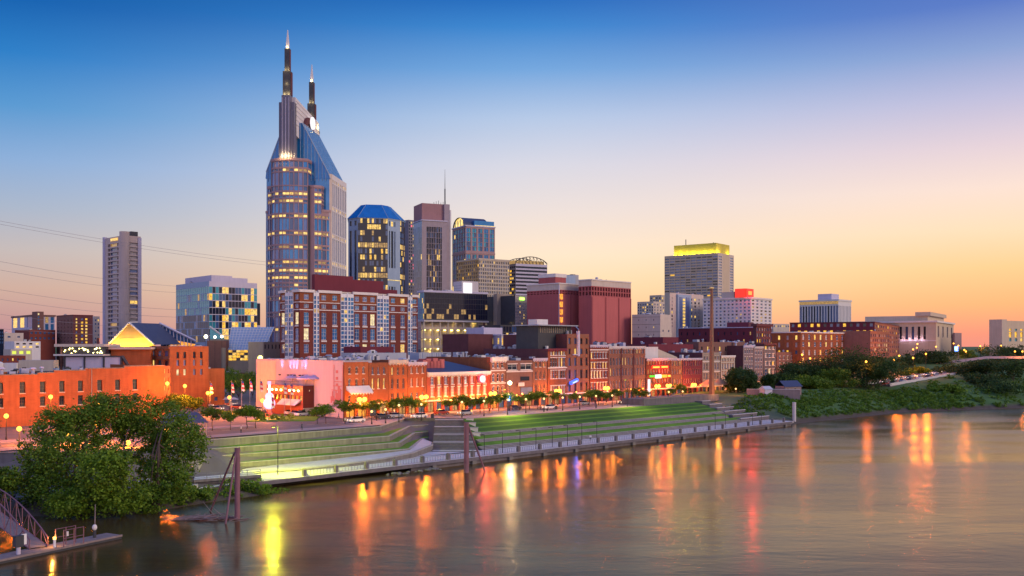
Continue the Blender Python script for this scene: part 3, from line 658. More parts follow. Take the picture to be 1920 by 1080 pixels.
# glass gable
zR0, zR1 = zE, zT(231, 545)
fr_ = [(-18,-.3,zT(334)), (-17.6,-.3,zT(322)), (-7.4,-.3,zR1-1), (-5,-.3,zR1), (3.4,-.3,zR1), (18.6,-.3,zT(326)), (19.6,-.3,zE-3)]
bk = [(x, 33.2, z) for x, y, z in fr_]
g = MB(); g.poly(fr_, 'roof_glass'); g.poly(bk[::-1], 'roof_glass')
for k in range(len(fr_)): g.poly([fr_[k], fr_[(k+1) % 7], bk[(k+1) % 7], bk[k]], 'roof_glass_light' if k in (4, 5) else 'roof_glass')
for i in range(17):                                              # mullions of the glass gable and of the sloping roof
    x = -16.5+i*2.1; zt_ = min(np.interp(x, [-17.6,-7.4,-5,3.4,18.6], [zT(322), zR1-1, zR1, zR1, zT(326)]), zR1)
    g.box(x-.1, -.5, zE-4, x+.1, -.28, zt_-.3, 'steelblue')
for i in range(10):
    y = 1+i*3.4; g.tube((3.6,y,zR1+.1), (18.8,y,zT(326)+.1), .12, 'steelblue')
for a, c in ((fr_[4], bk[4]), (fr_[5], bk[5]), (fr_[4], fr_[5]), (fr_[2], fr_[1]), (fr_[5], fr_[6])): g.tube(a, c, .3, 'steelblue')
g.build('glass_roof', b.root)
# pale fin wall between the spires
def fin(bb):
    z_a, z_b = zT(178, 533), zT(236, 590)
    pr = [(-7,zR1-8),(-7,z_a),(38,z_b),(41,z_b-10),(41,zR1-14)]
    for x in (-1.0, 1.6):
        bb.poly([(x, y, z) for y, z in (pr if x > 0 else pr[::-1])], 'white')
    for k in range(5):
        (y0, z0), (y1, z1) = pr[k], pr[(k+1) % 5]; bb.poly([(-1,y0,z0),(1.6,y0,z0),(1.6,y1,z1),(-1,y1,z1)], 'white')
    for k in range(6): bb.tube((1.7,-6+k*0,z_a-2-k*2.6), (1.7,38,z_b-1-k*2.2), .08, 'lavender')
b.part('fin_wall', fin)
def ar(bb):
    A = [(math.cos(math.pi*i/12), math.sin(math.pi*i/12)) for i in range(13)]; ro_ = [(15-9*c, zR1-3+9.5*s) for c, s in A]; ri_ = [(15-5.5*c, zR1-3+6*s) for c, s in A]; i0 = len(bb.v); m_ = bb.mi('brick_dark')
    for x in (3.2, 1.5): bb.v += [(x, *p) for p in ro_]+[(x, *p) for p in ri_]
    for i in range(12):
        for f_ in ((i, i+1, 14+i, 13+i), (26+i, 39+i, 40+i, 27+i), (i, 26+i, 27+i, i+1), (13+i, 14+i, 40+i, 39+i)): bb.f.append(tuple(i0+k for k in f_)); bb.m.append(m_)
b.part('roof_arch', ar)
def disc(bb): bb.tube((3.2,19,zT(225,555)), (4.2,19,zT(225,555)), 3.6, 'sign_white', n=20)
glow('sign_white', (1,.95,1), 1.1)
b.part('lit_disc', disc)
# spires
glow('spire_lit', (1,.72,.25), 1.4)
def spire(yc, sc_, zb):
    def f(bb):
        q = lambda w, d, z0, z1, mat: bb.box(-2.7-w/2, yc-d/2, z0, -2.7+w/2, yc+d/2, z1, mat)
        z = lambda py: zT(py, 534 if yc < 0 else 588)+0
        k = (lambda p: p) if yc < 0 else (lambda p: 125+(p-52)*.93)
        q(7.2, 6, zb, z(k(205)), 'spire_grey'); q(8.6, 4.6, zb, z(k(190)), 'spire_grey'); q(4.6, 7.6, zb, z(k(178)), 'spire_grey')
        q(4.3, 4.3, z(k(178)), z(k(131)), 'metal_dark'); q(4.7, 3.2, z(k(176)), z(k(133)), 'brick_dark'); q(2.8, 2.8, z(k(131)), z(k(88)), 'metal_dark'); q(3.0, 2.0, z(k(131)), z(k(90)), 'brick_dark')
        q(1.6, 1.6, z(k(88)), z(k(80)), 'white'); bb.frustum([(-3.5,yc-.8),(-1.9,yc-.8),(-1.9,yc+.8),(-3.5,yc+.8)], z(k(80)), [(-2.85,yc-.15),(-2.55,yc-.15),(-2.55,yc+.15),(-2.85,yc+.15)], z(k(52)), 'white')
        for dx in (-1, 0, 1): q2 = -2.7+dx*1.9; bb.box(q2-.15, yc-3.95, zb, q2+.15, yc-3.75, z(k(182)), 'lavender')
    o = b.part('spire', f)
    def lamp(x, y, z, e, r=.5, c=(1,.74,.3)):
        l = bpy.data.lights.new('floodlight', 'POINT'); l.energy = e; l.color = c; l.shadow_soft_size = r; lo = bpy.data.objects.new('floodlight', l); COL.objects.link(lo); lo.parent = b.root; lo.location = (x, y, z)
    z = lambda py: zT(py, 534 if yc < 0 else 588); k = (lambda p: p) if yc < 0 else (lambda p: 125+(p-52)*.93)
    for dx in (-2.6, 0, 2.6): lamp(-2.7+dx, yc-4.9, zb+1.2, 800)
    lamp(2.6, yc-2, zb+1.5, 600)
    for dx in (-1.2, 1.2): lamp(-2.7+dx, yc-3.2, z(k(178))+1, 420); lamp(-2.7+dx, yc-2.5, z(k(131))+.8, 330)
    lamp(-2.7, yc-1.6, z(k(88))+.6, 260); lamp(-2.7, yc-3.0, z(k(155)), 160)
spire(-7.4, 1, zC); spire(38.5, .95, zT(250, 590))
b.done(mn=5.0, cap=100)

# ---------------- octagonal tower with blue roof
def octo():
    Y = 620; b = Bd('blue_roofed_tower', 'octagonal dark glass tower with a blue truncated pyramid roof beside the tall spired tower', 700, Y, 0, 0, 409, 10., cat='skyscraper', ang=rad(10), L=10, D=10)
    k = Y/F; X = lambda px: (px-700)*k
    pl = [(X(671),-1.5),(X(727),-1.5),(X(752),7),(X(763),16),(X(763),34),(X(671),36),(X(655),30),(X(653),6)]
    pl = [(p[0]*.985, p[1]) for p in pl]
    z1 = b.H; E = b.edges(pl)
    rows = [(z1-(i+1)*3.9+.5, z1-i*3.9-.4) for i in range(int((z1-8)/3.9))]
    def pk(r, c, rg):
        if r in (1,): return 'lit' if 3 < c < 8 else None
        if r in (4, 9, 13): return 'lit' if rg.random() < .55 else 'lit_dim'
        return rg.choice(('lit', 'lit_gold', 'lit_dim')) if rg.random() < .10 else None
    b.face(*E[0], 0, z1, 'glass_dark', rows=rows, n=13, ww=.86, rec=.1, glass=('glass_dark','glass','glass_dark'), pick=pk)
    st_rows = [(z1-5, z1-1.8)]+[(z1-26-i*0, z1-8) for i in range(1)]
    b.face(*E[1], 0, z1, 'steelblue', rows=[(z1-5,z1-1.8),(z1-32,z1-8),(z1-80,z1-44)], cols=[(1.2,2.2),(3.2,5.4),(6.4,7.4)], rec=.5, glass=('glass_dark',), plit=0, pick=lambda r,c,g: 'lit' if (r==0 and c==1) else 'glass_dark')
    b.face(*E[2], 0, z1, 'glass_dark', rows=rows, n=4, ww=.86, rec=.1, glass=('glass_dark','glass'), pick=pk)
    b.face(*E[3], 0, z1, 'glass_dark', rows=rows, n=6, ww=.86, rec=.1, glass=('glass_dark','glass'), pick=pk)
    b.face(*E[4], 0, z1, 'glass_dark'); b.face(*E[5], 0, z1, 'glass_dark'); b.face(*E[6], 0, z1, 'steelblue')
    b.face(*E[7], 0, z1, 'steelblue', rows=[(z1-5,z1-1.8),(z1-40,z1-8)], n=2, ww=.45, rec=.5, glass=('glass_dark',), plit=.2)
    for i in range(3): b.trim.obox(pl[1], pl[2], .12, z1-40-i*30, z1-39.6-i*30, 'lit_band', 0)
    c = Vector((X(704), 15)); top = [c+(Vector(p)-c)*.52 for p in pl]
    g = MB(); out = [c+(Vector(p)-c)*1.03 for p in pl]; g.frustum(out, z1, top, zat(381, Y)-10, 'roof_glass'); 
    for p, q in zip(out, top): g.tube((p[0],p[1],z1), (q[0],q[1],zat(381,Y)-10), .15, 'steelblue')
    g.build('roof', b.root); b.ring(pl, z1-.5, .5, .3, 'steelblue')
    b.done(mn=3.2)
octo()
# ---------------- slab tower with pale frame, pink shaft and mast
b = Bd('shaft_tower', 'slab tower with dark glass in a pale frame and a pink windowless shaft behind', 791, 655, 838, 775, 413, 10., cat='skyscraper', ang=rad(24))
H = b.H; rows = [(H-4-(i+1)*3.8+.12, H-4-i*3.8-.12) for i in range(int((H-12)/3.8))]
dk = lambda r, c, g: (g.choice(('lit','lit_dim','lit_dim')) if g.random() < .20 and 3 < r < 20 else ('glass_dark' if g.random() < .7 else 'glass'))
b.face((0,0), (b.L,0), 0, H, 'tower_frame', rows=rows, cols=[(b.L*(.18+.62*i/9+.006), b.L*(.18+.62*(i+1)/9-.006)) for i in range(9)], rec=.6, pick=dk)
b.face((0,b.D), (0,0), 0, H, 'glass_lav', rows=rows, n=8, ww=.8, rec=.1, glass=('glass_lav','glass'), plit=.03)
b.face((b.L,0), (b.L,b.D), 0, H, 'tower_frame'); b.face((b.L,b.D),(0,b.D), 0, H, 'tower_frame')
b.roof(b.rect(), H, 'roof_mid', .8, 'tower_frame'); b.ring(b.rect(), H-.2, .8, .5, 'lavender'); b.clutter(4, H-.6, 3)
def sh(bb):
    x0, x1 = b.sx(812), b.sx(846); z1 = zat(386, 675)-10
    bb.box(x0-6, 6, H-6, x1, 24, z1, 'shaft_rose'); bb.box(x1-3.4, 4.5, 0, x1+.6, 6, z1-.02, 'tower_frame'); bb.box(x1+.6, 4.3, 0, x1+1.6, 5.4, z1-4, 'white')  # white strip paints the lit right edge of the shaft
b.part('shaft', sh)
def mast(bb):
    x1 = b.sx(843); z1 = zat(386, 675)-10; zt = zat(320, 675)-10; bb.tube((x1-.5,8,z1), (x1-.5,8,z1+(zt-z1)*.45), .42, 'metal_dark'); bb.tube((x1-.5,8,z1+(zt-z1)*.45), (x1-.5,8,zt), .22, 'metal_dark', .08)
    for k in range(6): bb.tube((x1-9+k*1.7,7,z1), (x1-9+k*1.7,7,z1+1.3+(k % 3)*.6), .15, 'metal_dark')
b.part('antenna_mast', mast); b.done(mn=3.2)
# small pink and yellow lit rooftop between them
b = B2('rooftop_lit_block', 'small building top with pink and yellow lights between the octagonal and shaft towers', 766, 760, 792, 740, 412, 'spire_grey', r=dict(py=PYR(414,560,24), n=7, ww=.6, glass=('glass_dark',), lit=('lit_pink','lit'), plit=.25, rec=.1), z0=10, mn=4) if glow('lit_pink', (1,.12,.2), 1.3) else None
# ---------------- blue glass tower with barrel roof
b = Bd('barrel_roof_tower', 'pink framed blue glass tower with a lit barrel shaped roof', 873, 690, 928, 848, 424, 10., cat='skyscraper', ang=rad(28))
H = b.H; L, D = b.L, b.D
rws = [(H-17,H-1.5),(H-36,H-19.5),(H-80,H-40)]
def gridrows(a, c, n): return [(a+(c-a)*i/n+.12, a+(c-a)*(i+1)/n-.12) for i in range(n)]
rows = gridrows(H-80,H-42,10)+gridrows(H-37,H-20,5)+gridrows(H-17.5,H-1.2,5)
pk = lambda r, c, g: ('lit_band' if (r in (9, 8) and g.random() < .6) or g.random() < .04 else g.choice(('glass_teal','glass_blue','glass')))
bay = L/5
cols = [(bay*i+bay*.14+j*bay*.36, bay*i+bay*.14+j*bay*.36+bay*.34) for i in range(5) for j in range(2)]
b.face((0,0),(L,0),0,H,'granite_pink',rows=rows,cols=cols,rec=.35,pick=pk); b.face((0,D),(0,0),0,H,'granite_pink',rows=rows,n=8,ww=.8,rec=.35,pick=pk)
b.face((L,0),(L,D),0,H,'granite_pink'); b.face((L,D),(0,D),0,H,'granite_pink'); b.roof(b.rect(), H, 'roof_mid', .5, 'granite_pink'); b.ring(b.rect(), H-.1, .9, .4, 'lavender'); b.ring(b.rect(), H-19.4, .8, .2, 'granite_pink')
def br(bb):
    hx = 6.0; n = 12; x0, x1 = -.5, L*.8
    P_ = [(D/2-D*.42*math.cos(math.pi*k/n), H+7.5*math.sin(math.pi*k/n)) for k in range(n+1)]
    for k in range(n): bb.poly([(x0,P_[k][0],P_[k][1]),(x0,P_[k+1][0],P_[k+1][1]),(x1,P_[k+1][0],P_[k+1][1]),(x1,P_[k][0],P_[k][1])], 'roof_slate')
    bb.poly([(x0+1,y,z-.4) for y, z in P_], 'lit_band'); bb.poly([(x1-.2,y,z-.3) for y, z in P_[::-1]], 'roof_slate')
    for k in range(4): yy = D*.2+k*D*.2; bb.box(x0+.6, yy-.25, H, x0+1, yy+.25, H+5.5, 'steelblue')
    bb.box(L*.32, -.3, H, L, .2, H+1.2, 'lit_band'); bb.box(L*.3, .4, H, L-.5, D*.5, H+4.5, 'glass_blue')
b.part('roof_vault', br); b.done(mn=3.2)
# ---------------- bank block with fine grid
b = B2('grid_bank_block', 'beige grid fronted office block with a golden left side below the barrel roof tower', 898, 560, 955, 856, 484, 'beige', z0=10,
   r=dict(py=PYR(487,600,16,.66), n=17, ww=.55, glass=('glass_dark','glass','frame_dark') if False else ('glass_dark','glass'), lit=('lit','lit_dim'), plit=.06, rec=.3),
   l=dict(py=PYR(487,600,16,.66), n=12, ww=.55, glass=('glass_dark','glass'), lit=('lit_gold','lit_dim'), plit=.09, rec=.3), lm='brass' if M('brass', (.46,.30,.14), .6, .12) else '', roof='roof_mid', ang=rad(36), corn=(.8,.2,'beige'), mn=2.6)
# ---------------- banded tower with arched truss
b = B2('banded_tower', 'white and dark banded tower with a lit arched truss on its roof', 967, 690, 1026, 948, 494, 'lavender', z0=10,
   r=dict(py=PYR(497,600,15,.55), n=1, m=.0, ww=.999, glass=('glass_dark',), plit=0, rec=.3), l=dict(py=PYR(497,600,15,.55), n=5, ww=.95, glass=('glass_dark',), lit=('lit_gold','lit'), plit=.35, rec=.2), lm='tan_dark', ang=rad(30), fin=False)
def tr(bb):
    n = 9; y0, y1 = 0, b.D; zz = lambda t: b.H+1.2+4.2*math.sin(math.pi*min(1, max(0, t)))**.7
    for yy in (.3, b.D-.5):
        pr = None
        for i in range(n+1):
            t = i/n; x = b.L*t; z = zz(t)
            if pr: bb.tube((pr[0],yy,pr[1]), (x,yy,z), .3, 'metal_dark'); bb.tube((pr[0],yy,pr[1]), (x,yy,b.H+.2), .16, 'metal_dark')
            bb.tube((x,yy,b.H), (x,yy,z), .18, 'metal_dark'); pr = (x, z)
    bb.box(1, 2, b.H-.5, b.L-1.5, b.D-2, b.H+2.6, 'lit_dim')
b.part('roof_truss', tr); b.done(mn=3.2)

# ---------------- parking garage with dark office box on top
b = Bd('garage_office_block', 'dark glass office box over a yellow lit open parking garage', 795, 435, 914, 783, 546, 8., ang=rad(33))
H = b.H; zg = b.z(600)
rows = [(zg+.6+i*(H-zg-1.2)/5, zg+.6+(i+1)*(H-zg-1.2)/5-.15) for i in range(5)]
b.face((0,0),(b.L,0),zg,H,'metal_dark',rows=rows,n=26,ww=.93,rec=.12,pick=lambda r,c,g: (g.choice(('lit_dim','lit_dim','lit')) if (r in (0,1) and g.random()<.30) or (r==2 and g.random()<.05) else 'glass_dark'))
b.face((0,b.D),(0,0),zg,H,'steelblue',rows=rows,n=6,ww=.9,rec=.12,glass=('glass_blue','glass_teal'),plit=.05)
b.face((b.L,0),(b.L,b.D),zg,H,'metal_dark'); b.face((b.L,b.D),(0,b.D),zg,H,'metal_dark'); b.roof(b.rect(),H,'roof_light',.6,'lavender'); b.ring(b.rect(),H-.4,.9,.3,'lavender')
b.trim.box(-.4,-.8,zg-.7,b.L+.3,b.D,zg,'concrete_light')
xg = b.sx(880)
def gar(bb):
    n = 7; h = zg/ n
    for i in range(n): bb.box(0, 0, i*h, b.L*.98, b.D*.9, i*h+.25, 'beige')
    for i in range(n): bb.box(-.1, -.12, i*h+.25, b.L*.98, .05, i*h+1.25, 'beige')
    for x in np.linspace(0, b.L*.98, 9): bb.box(x-.3, -.16, 0, x+.3, .6, zg-.7, 'beige')
    bb.box(0, b.D*.45, 0, b.L*.98, b.D*.5, zg-.7, 'beige')
b.part('garage_deck', gar)
lf = MB()
for i in range(7):
    for j in range(9): x = b.L*(.04+.105*j); lf.box(x-.45, 2.0, (i+1)*zg/7-.3, x+.45, 2.3, (i+1)*zg/7-.08, 'lit_lamp')
glow('lit_lamp', (1,.8,.25), 14)
lf.build('ceiling_lights', b.root, kind='stuff')
for i in range(7):
    for j in range(3):
        l = bpy.data.lights.new('garage_light', 'POINT'); l.energy = 6500; l.color = (1,.68,.14); l.shadow_soft_size = .3; lo = bpy.data.objects.new('garage_light', l); COL.objects.link(lo); lo.parent = b.root; lo.location = (b.L*(.15+.33*j), 3.0, (i+.62)*zg/7)
b.add_unit(b.L*.72, 4, H-.6, 9, 8, 6, 'concrete_light'); b.clutter(9, H-.6, 5, big=4)
def sg(bb): bb.box(b.sx(868), -.6, H-.2, b.sx(884), -.3, H+4.6, 'sign_white')
b.part('lit_sign', sg); b.done()
# ---------------- hotel: red brick with glass bays
b = Bd('brick_hotel', 'long red brick hotel with white framed blue glass bays and a pale cornice', 562, 372, 783, 525, 543, 8.)
H = b.H; rw = [b.row(*q) for q in ((551,561),(569,577),(585,608),(615,637),(645,662))]
def sect(p0, p1, x0, x1, pr, typ, L):
    """one bay of the hotel between run positions x0 and x1"""
    d = Vector((p1[0]-p0[0], p1[1]-p0[1])).normalized(); o = Vector((d.y,-d.x)); a = Vector(p0)+d*x0; c = Vector(p0)+d*x1
    zc = b.z(566)
    if typ == 'glass':
        a2, c2 = a+o*pr, c+o*pr; rows = []
        z = b.z(668)
        while z < H-2.5: rows.append((z+.1, z+1.45)); z += 1.7
        n = max(2, round((x1-x0)/1.5))
        b.face(a2, c2, 0, H-.8, 'frame_white', rows=rows, n=n, ww=.86, rec=.1, glass=('glass_blue','glass','glass_blue','glass_lav'), lit=('lit_dim','lit'), plit=.05)
        b.trim.poly([(*a2,H-.8),(*c2,H-.8),(*c,H-.8),(*a,H-.8)], 'roof_light')
        b.face(a, a2, 0, H-.8, 'frame_white') if pr > .3 else None; b.face(c2, c, 0, H-.8, 'frame_white') if pr > .3 else None
        mdl = a2+(c2-a2)*.5; b.trim.obox(mdl-d*.25, mdl+d*.25, .25, 0, H-.4, 'frame_white', -.02)
    else:
        nn = max(1, round((x1-x0)/4.2))
        cols = [((x1-x0)*(i+.5)/nn-1.15, (x1-x0)*(i+.5)/nn+1.15) for i in range(nn)]
        b.face(a, c, 0, zc, 'brick_red', rows=rw[1:], cols=cols, rec=.3, style='grid', glass=('glass_blue','glass','glass_lav'), plit=.14, lit=('lit','lit_pale'))
        b.face(a, c, zc, H, 'brick_warm', rows=rw[:1], cols=cols, rec=.3, style='cross', glass=('glass_lav','glass_blue'), plit=.1)
        b.trim.obox(a, c, .12, zc-.15, zc+.15, 'trim', 0); b.trim.obox(a, c, .1, b.z(581), b.z(581)+.35, 'trim', 0); b.trim.obox(a-d*.4, c+d*.4, .7, H-.9, H+.15, 'trim', -.05)
        for q0, q1 in cols: b.trim.obox(a+d*(q0-.15), a+d*(q1+.15), .08, b.z(612), b.z(609), 'trim', 0); b.trim.obox(a+d*(q0-.15), a+d*(q1+.15), .08, b.z(641), b.z(638), 'trim', 0)
cuts = [562,587,597,638,662,706,728,764,772,783]
for k in range(len(cuts)-1):
    sect((0,0), (b.L,0), b.sx(cuts[k]), b.sx(cuts[k+1]), .5, 'brick' if k % 2 == 0 else 'glass', b.L)
D = b.D
sect((0,D), (0,0), 0, D*.30, .4, 'brick', D); sect((0,D), (0,0), D*.30, D*.70, .4, 'glass', D); sect((0,D), (0,0), D*.70, D, .4, 'brick', D)
b.face((b.L,0),(b.L,b.D),0,H,'brick_red'); b.face((b.L,b.D),(0,b.D),0,H,'brick_red'); b.roof(b.rect(),H,'roof_mid',.6,'trim')
def hp(bb):
    x0, x1 = b.sx(578)+9, b.sx(745); z1 = zat(521, 400)-8
    bb.box(x0, 9, H-1, x0+19, D-3, z1+.6, 'brick_maroon', 'roof_mid'); bb.box(x0+19, 9.5, H-1, x1, D-3, z1-.6, 'brick_maroon', 'roof_mid'); bb.box(x1, 10, H-1, x1+8, D-3, z1-4, 'brick_maroon', 'roof_mid')
b.part('penthouse', hp)
b.done(mn=2.6)

# ---------------- pink precast blocks
def prec(name, label, px, Y, pr, pl, ytop, ybot):
    b = Bd(name, label, px, Y, pr, pl, ytop, 8.); H = b.H; zg = b.z(ybot); zt = b.z(ytop+13)
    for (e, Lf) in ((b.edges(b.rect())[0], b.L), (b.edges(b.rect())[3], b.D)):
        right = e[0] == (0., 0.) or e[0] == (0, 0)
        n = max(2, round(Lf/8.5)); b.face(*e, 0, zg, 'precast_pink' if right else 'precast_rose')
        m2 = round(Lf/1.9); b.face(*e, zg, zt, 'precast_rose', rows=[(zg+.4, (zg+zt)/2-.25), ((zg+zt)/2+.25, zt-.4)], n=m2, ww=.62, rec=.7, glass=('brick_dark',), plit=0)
        b.face(*e, zt, H, 'cream')
        d = Vector((e[1][0]-e[0][0], e[1][1]-e[0][1])).normalized(); a = Vector(e[0])
        if right:
            for i in range(n+1): q = a+d*min(Lf-.5, Lf*i/n); b.trim.obox(q, q+d*.45, .3, 0, zg-.2, 'precast_rose', -.05); b.trim.obox(q+d*.6, q+d*.95, .06, 0, zg-.2, 'brick_maroon', -.02) if i < n else None
        b.trim.obox(a, Vector(e[1]), .35, H-.5, H, 'trim', -.05)
    back(b, b.rect(), 0, H, 'precast_rose', (0, 3)); b.roof(b.rect(), H, 'roof_mid', .8, 'trim'); return b
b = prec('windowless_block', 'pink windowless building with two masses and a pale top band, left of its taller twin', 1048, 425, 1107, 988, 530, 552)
def sl_(bb):
    x = 1.2
    for k in range(4): z = b.z(556+k*14.5); bb.box(.1, -.25, z-1.2, 2.4, .05, z+1.2, 'lit_orange')
    bb.box(-.1, -.2, 0, .3, .05, b.H-1, 'lavender')
b.part('stair_lights', sl_); 
b.part('upper_mass', lambda bb: (bb.box(-.2, b.D*.1, b.H-.5, b.L*.32, b.D*.62, b.H+2.6, 'precast_rose'), bb.box(-.3, b.D*.09, b.H+2.6, b.L*.33, b.D*.63, b.H+4.2, 'trim')))
b.add_unit(b.L*.6, 8, b.H-.8, 8, 6, 5, 'steelblue'); b.add_unit(b.L*.85, 8, b.H-.8, 4, 4, 5.6, 'metal_grey'); b.clutter(5, b.H-.8, 8, x0=b.L*.4); b.done()
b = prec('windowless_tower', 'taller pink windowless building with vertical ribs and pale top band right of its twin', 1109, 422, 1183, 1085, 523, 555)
b.clutter(3, b.H-.8, 9); b.done()

# ---------------- middle distance blocks between the garage and the pink blocks
B2('lit_window_block', 'narrow dark block with rows of yellow windows right of the glass office box', 914, 470, 933, 900, 558, 'brick_dark', r=dict(py=PYR(561,610,9,.6), n=4, ww=.5, glass=('glass_dark',), lit=('lit','lit_gold'), plit=.8, rec=.2))
B2('blank_beige_block', 'plain beige slab building without windows', 932, 455, 959, 925, 551, 'tan_dark')
b = B2('green_sign_hotel', 'small white hotel front with dark sides and a glowing green sign at its top', 966, 450, 988, 958, 554, 'cream', r=dict(py=PYR(566,609,8,.55), n=6, ww=.5, glass=('glass','blind','glass_lav'), plit=.1, rec=.2), lm='metal_dark', fin=False, D=20)
glow('neon_green', (.35,1,.08), 3.5); glow('neon_yellow', (.95,1,.15), 3)
b.part('lit_sign', lambda bb: (bb.box(b.L*.35, -.35, b.z(562), b.L*.75, -.1, b.z(557.5), 'neon_green'), bb.box(b.L*.42, -.42, b.z(561), b.L*.68, -.36, b.z(558.5), 'neon_yellow'))); b.done()
B2('glass_link_block', 'low dark glazed block below the green sign hotel', 938, 425, 1010, 930, 609, 'metal_dark', r=dict(py=[(612,622),(624,634)], n=14, ww=.8, glass=('glass_dark','glass'), plit=.05, rec=.1), D=14)
B2('white_colonnade_block', 'white low building with a row of tall narrow windows behind the riverfront roofs', 940, 352, 1006, 884, 627, 'white', r=dict(py=[(634,646)], n=13, ww=.5, glass=('glass_dark','glass'), lit=('lit_gold','lit_orange'), plit=.3, rec=.3), l=dict(py=[(634,645)], n=5, ww=.3, glass=('glass',), plit=.2), lm='lavender', corn=(.5,.3,'lavender'), n=2)
B2('lavender_roof_block', 'small pale lavender building with a plain wall behind the dark rooftops', 907, 372, 942, 880, 614, 'lavender', D=10, n=1)
B2('dark_brick_block', 'dark red brick block with a blue grey panel wall behind the riverfront roofs', 878, 345, 924, 870, 626, 'brick_dark', roof='roof_dark', D=14)
B2('pale_metal_block', 'long pale corrugated metal roof storey behind the arched brick houses', 668, 300, 762, 660, 662, 'roof_light', D=8, n=3, roof='roof_light')
B2('metal_screen_block', 'row of pale metal screens on the roofs behind the red hall', 786, 318, 846, 782, 661, 'roof_light', D=5, r=dict(py=[(662,672)], n=14, ww=.25, glass=('glass_lav','metal_grey'), plit=0, rec=.05))
B2('brick_side_wall', 'plain brown brick wall rising behind the red hall roof', 862, 322, 944, 858, 668, 'brick_brown', D=6)
B2('dark_brick_penthouse', 'dark maroon block with lit gallery windows standing before the hotel', 676, 335, 738, 670, 650, 'brick_maroon', D=10, n=2)
B2('maroon_block', 'dark maroon block with a navy end beside the tall corner building', 1020, 345, 1068, 1002, 630, 'brick_maroon', lm='roof_slate', D=18)

# ---------------- right part of the skyline
b = Bd('gold_topped_tower', 'broad beige office tower whose roof storey glows yellow', 1346, 820, 1376, 1246, 474, 14., cat='skyscraper', ang=rad(52))
H = b.H; rows = [b.row(q0, q1) for q0, q1 in PYR(478,556,15,.5)]
pk = lambda r, c, g: 'lit_gold' if g.random() < .04 and r > 2 else g.choice(('glass_dark','glass_lav','glass'))
b.face((0,b.D),(0,0),0,H,'warm_stone',rows=rows,n=10,ww=.88,rec=.5,pick=pk)
b.face((0,0),(b.L*.28,0),0,H,'cream',rows=rows,n=1,ww=.7,rec=.4,pick=lambda r,c,g:'glass_lav'); b.face((b.L*.28,0),(b.L*.72,0),0,H,'warm_stone'); b.face((b.L*.72,0),(b.L,0),0,H,'cream',rows=rows,n=1,ww=.7,rec=.4,pick=lambda r,c,g:'glass_lav')
back(b, b.rect(), 0, H, 'granite_pink', (0, 3)); b.roof(b.rect(), H, 'concrete_light', .8, 'cream')
glow('roof_glow', (1,.86,.03), 1.0); M('roof_ochre', (.50,.40,.07), .7, .1, .2)
b.part('roof_storey', lambda bb: (bb.box(2.5,3,H-1,b.L-2.5,b.D-8,H+9,'roof_ochre'), [bb.tube((b.L*.4, b.D*q, H+9), (b.L*.4, b.D*q, H+9+h_), .4, 'metal_dark') for q, h_ in ((.2,1.6),(.55,1.2),(.72,6))]))
for q in np.linspace(.03, .93, 9):
    l = bpy.data.lights.new('floodlight', 'POINT'); l.energy = 1300*random.Random(int(q*100)).uniform(.5,1.4); l.color = (1,.9,.12); l.shadow_soft_size = .5; lo = bpy.data.objects.new('floodlight', l); COL.objects.link(lo); lo.parent = b.root; lo.location = (.9, b.D*q, H+.8)
for q in (.2,.8):
    l = bpy.data.lights.new('floodlight', 'POINT'); l.energy = 1500; l.color = (1,.8,.1); lo = bpy.data.objects.new('floodlight', l); COL.objects.link(lo); lo.parent = b.root; lo.location = (b.L*q, .8, H+.8)
b.done(mn=2.0)
B2('old_office_block', 'stepped older beige office block behind the low cream building', 1225, 640, 1247, 1195, 565, 'cream', r=dict(py=PYR(568,600,6), n=4, ww=.4, plit=.05), l=dict(py=PYR(568,600,6), n=7, ww=.45, glass=('glass_dark','glass'), lit=('lit','lit_gold'), plit=.25), ang=rad(50), z0=12)
B2('old_office_block', 'taller grey part with small windows rising behind the older beige block', 1240, 680, 1262, 1218, 553, 'beige', r=dict(py=PYR(556,600,8), n=4, ww=.4, glass=('glass_dark',), plit=.1), l=dict(py=PYR(556,600,8), n=4, ww=.4, glass=('glass_dark',), plit=.1), ang=rad(50), z0=12)
b = B2('pale_office_slab', 'pale bluish office slab with a lit vertical stair strip left of the white gridded block', 1256, 560, 1319, 1246, 549, 'cream', z0=10, lm='beige', fin=False,
   r=dict(py=PYR(556,615,9), px=[(1259,1261.5),(1295,1298),(1302,1305),(1309,1312)], glass=('glass_dark','blind'), plit=.08))
b.part('stair_bay', lambda bb: (bb.box(b.sx(1268), -1.2, 0, b.sx(1293), 0, b.z(551), 'steelblue'), bb.box(b.sx(1271), -1.5, b.z(618), b.sx(1276), -1.2, b.z(556), 'glass_lav'), bb.box(b.sx(1283), -1.5, b.z(618), b.sx(1289), -1.2, b.z(556), 'glass_lav'), [bb.box(b.sx(1277.2), -1.5, b.z(617-k*6), b.sx(1280.8), -1.2, b.z(613-k*6), 'lit') for k in range(10)]))
b.clutter(5, b.H-.9, 4); b.done()
b = B2('white_grid_block', 'broad white office block with a regular window grid and a red lit rooftop sign', 1408, 545, 1447, 1318, 557, 'white', z0=10, fin=False,
   r=dict(py=PYR(560,610,8,.5), n=5, ww=.5, glass=('glass_lav','glass','glass_dark'), lit=('lit_dim',), plit=.06), l=dict(py=PYR(560,612,8,.5), n=12, ww=.5, glass=('glass_dark','glass','glass_lav'), lit=('lit_dim','lit_orange'), plit=.07), ang=rad(50), corn=(.9,.4,'trim'))
glow('sign_red', (1,.035,.015), 1.1); glow('sign_red_hot', (1,.35,.06), 1.4)
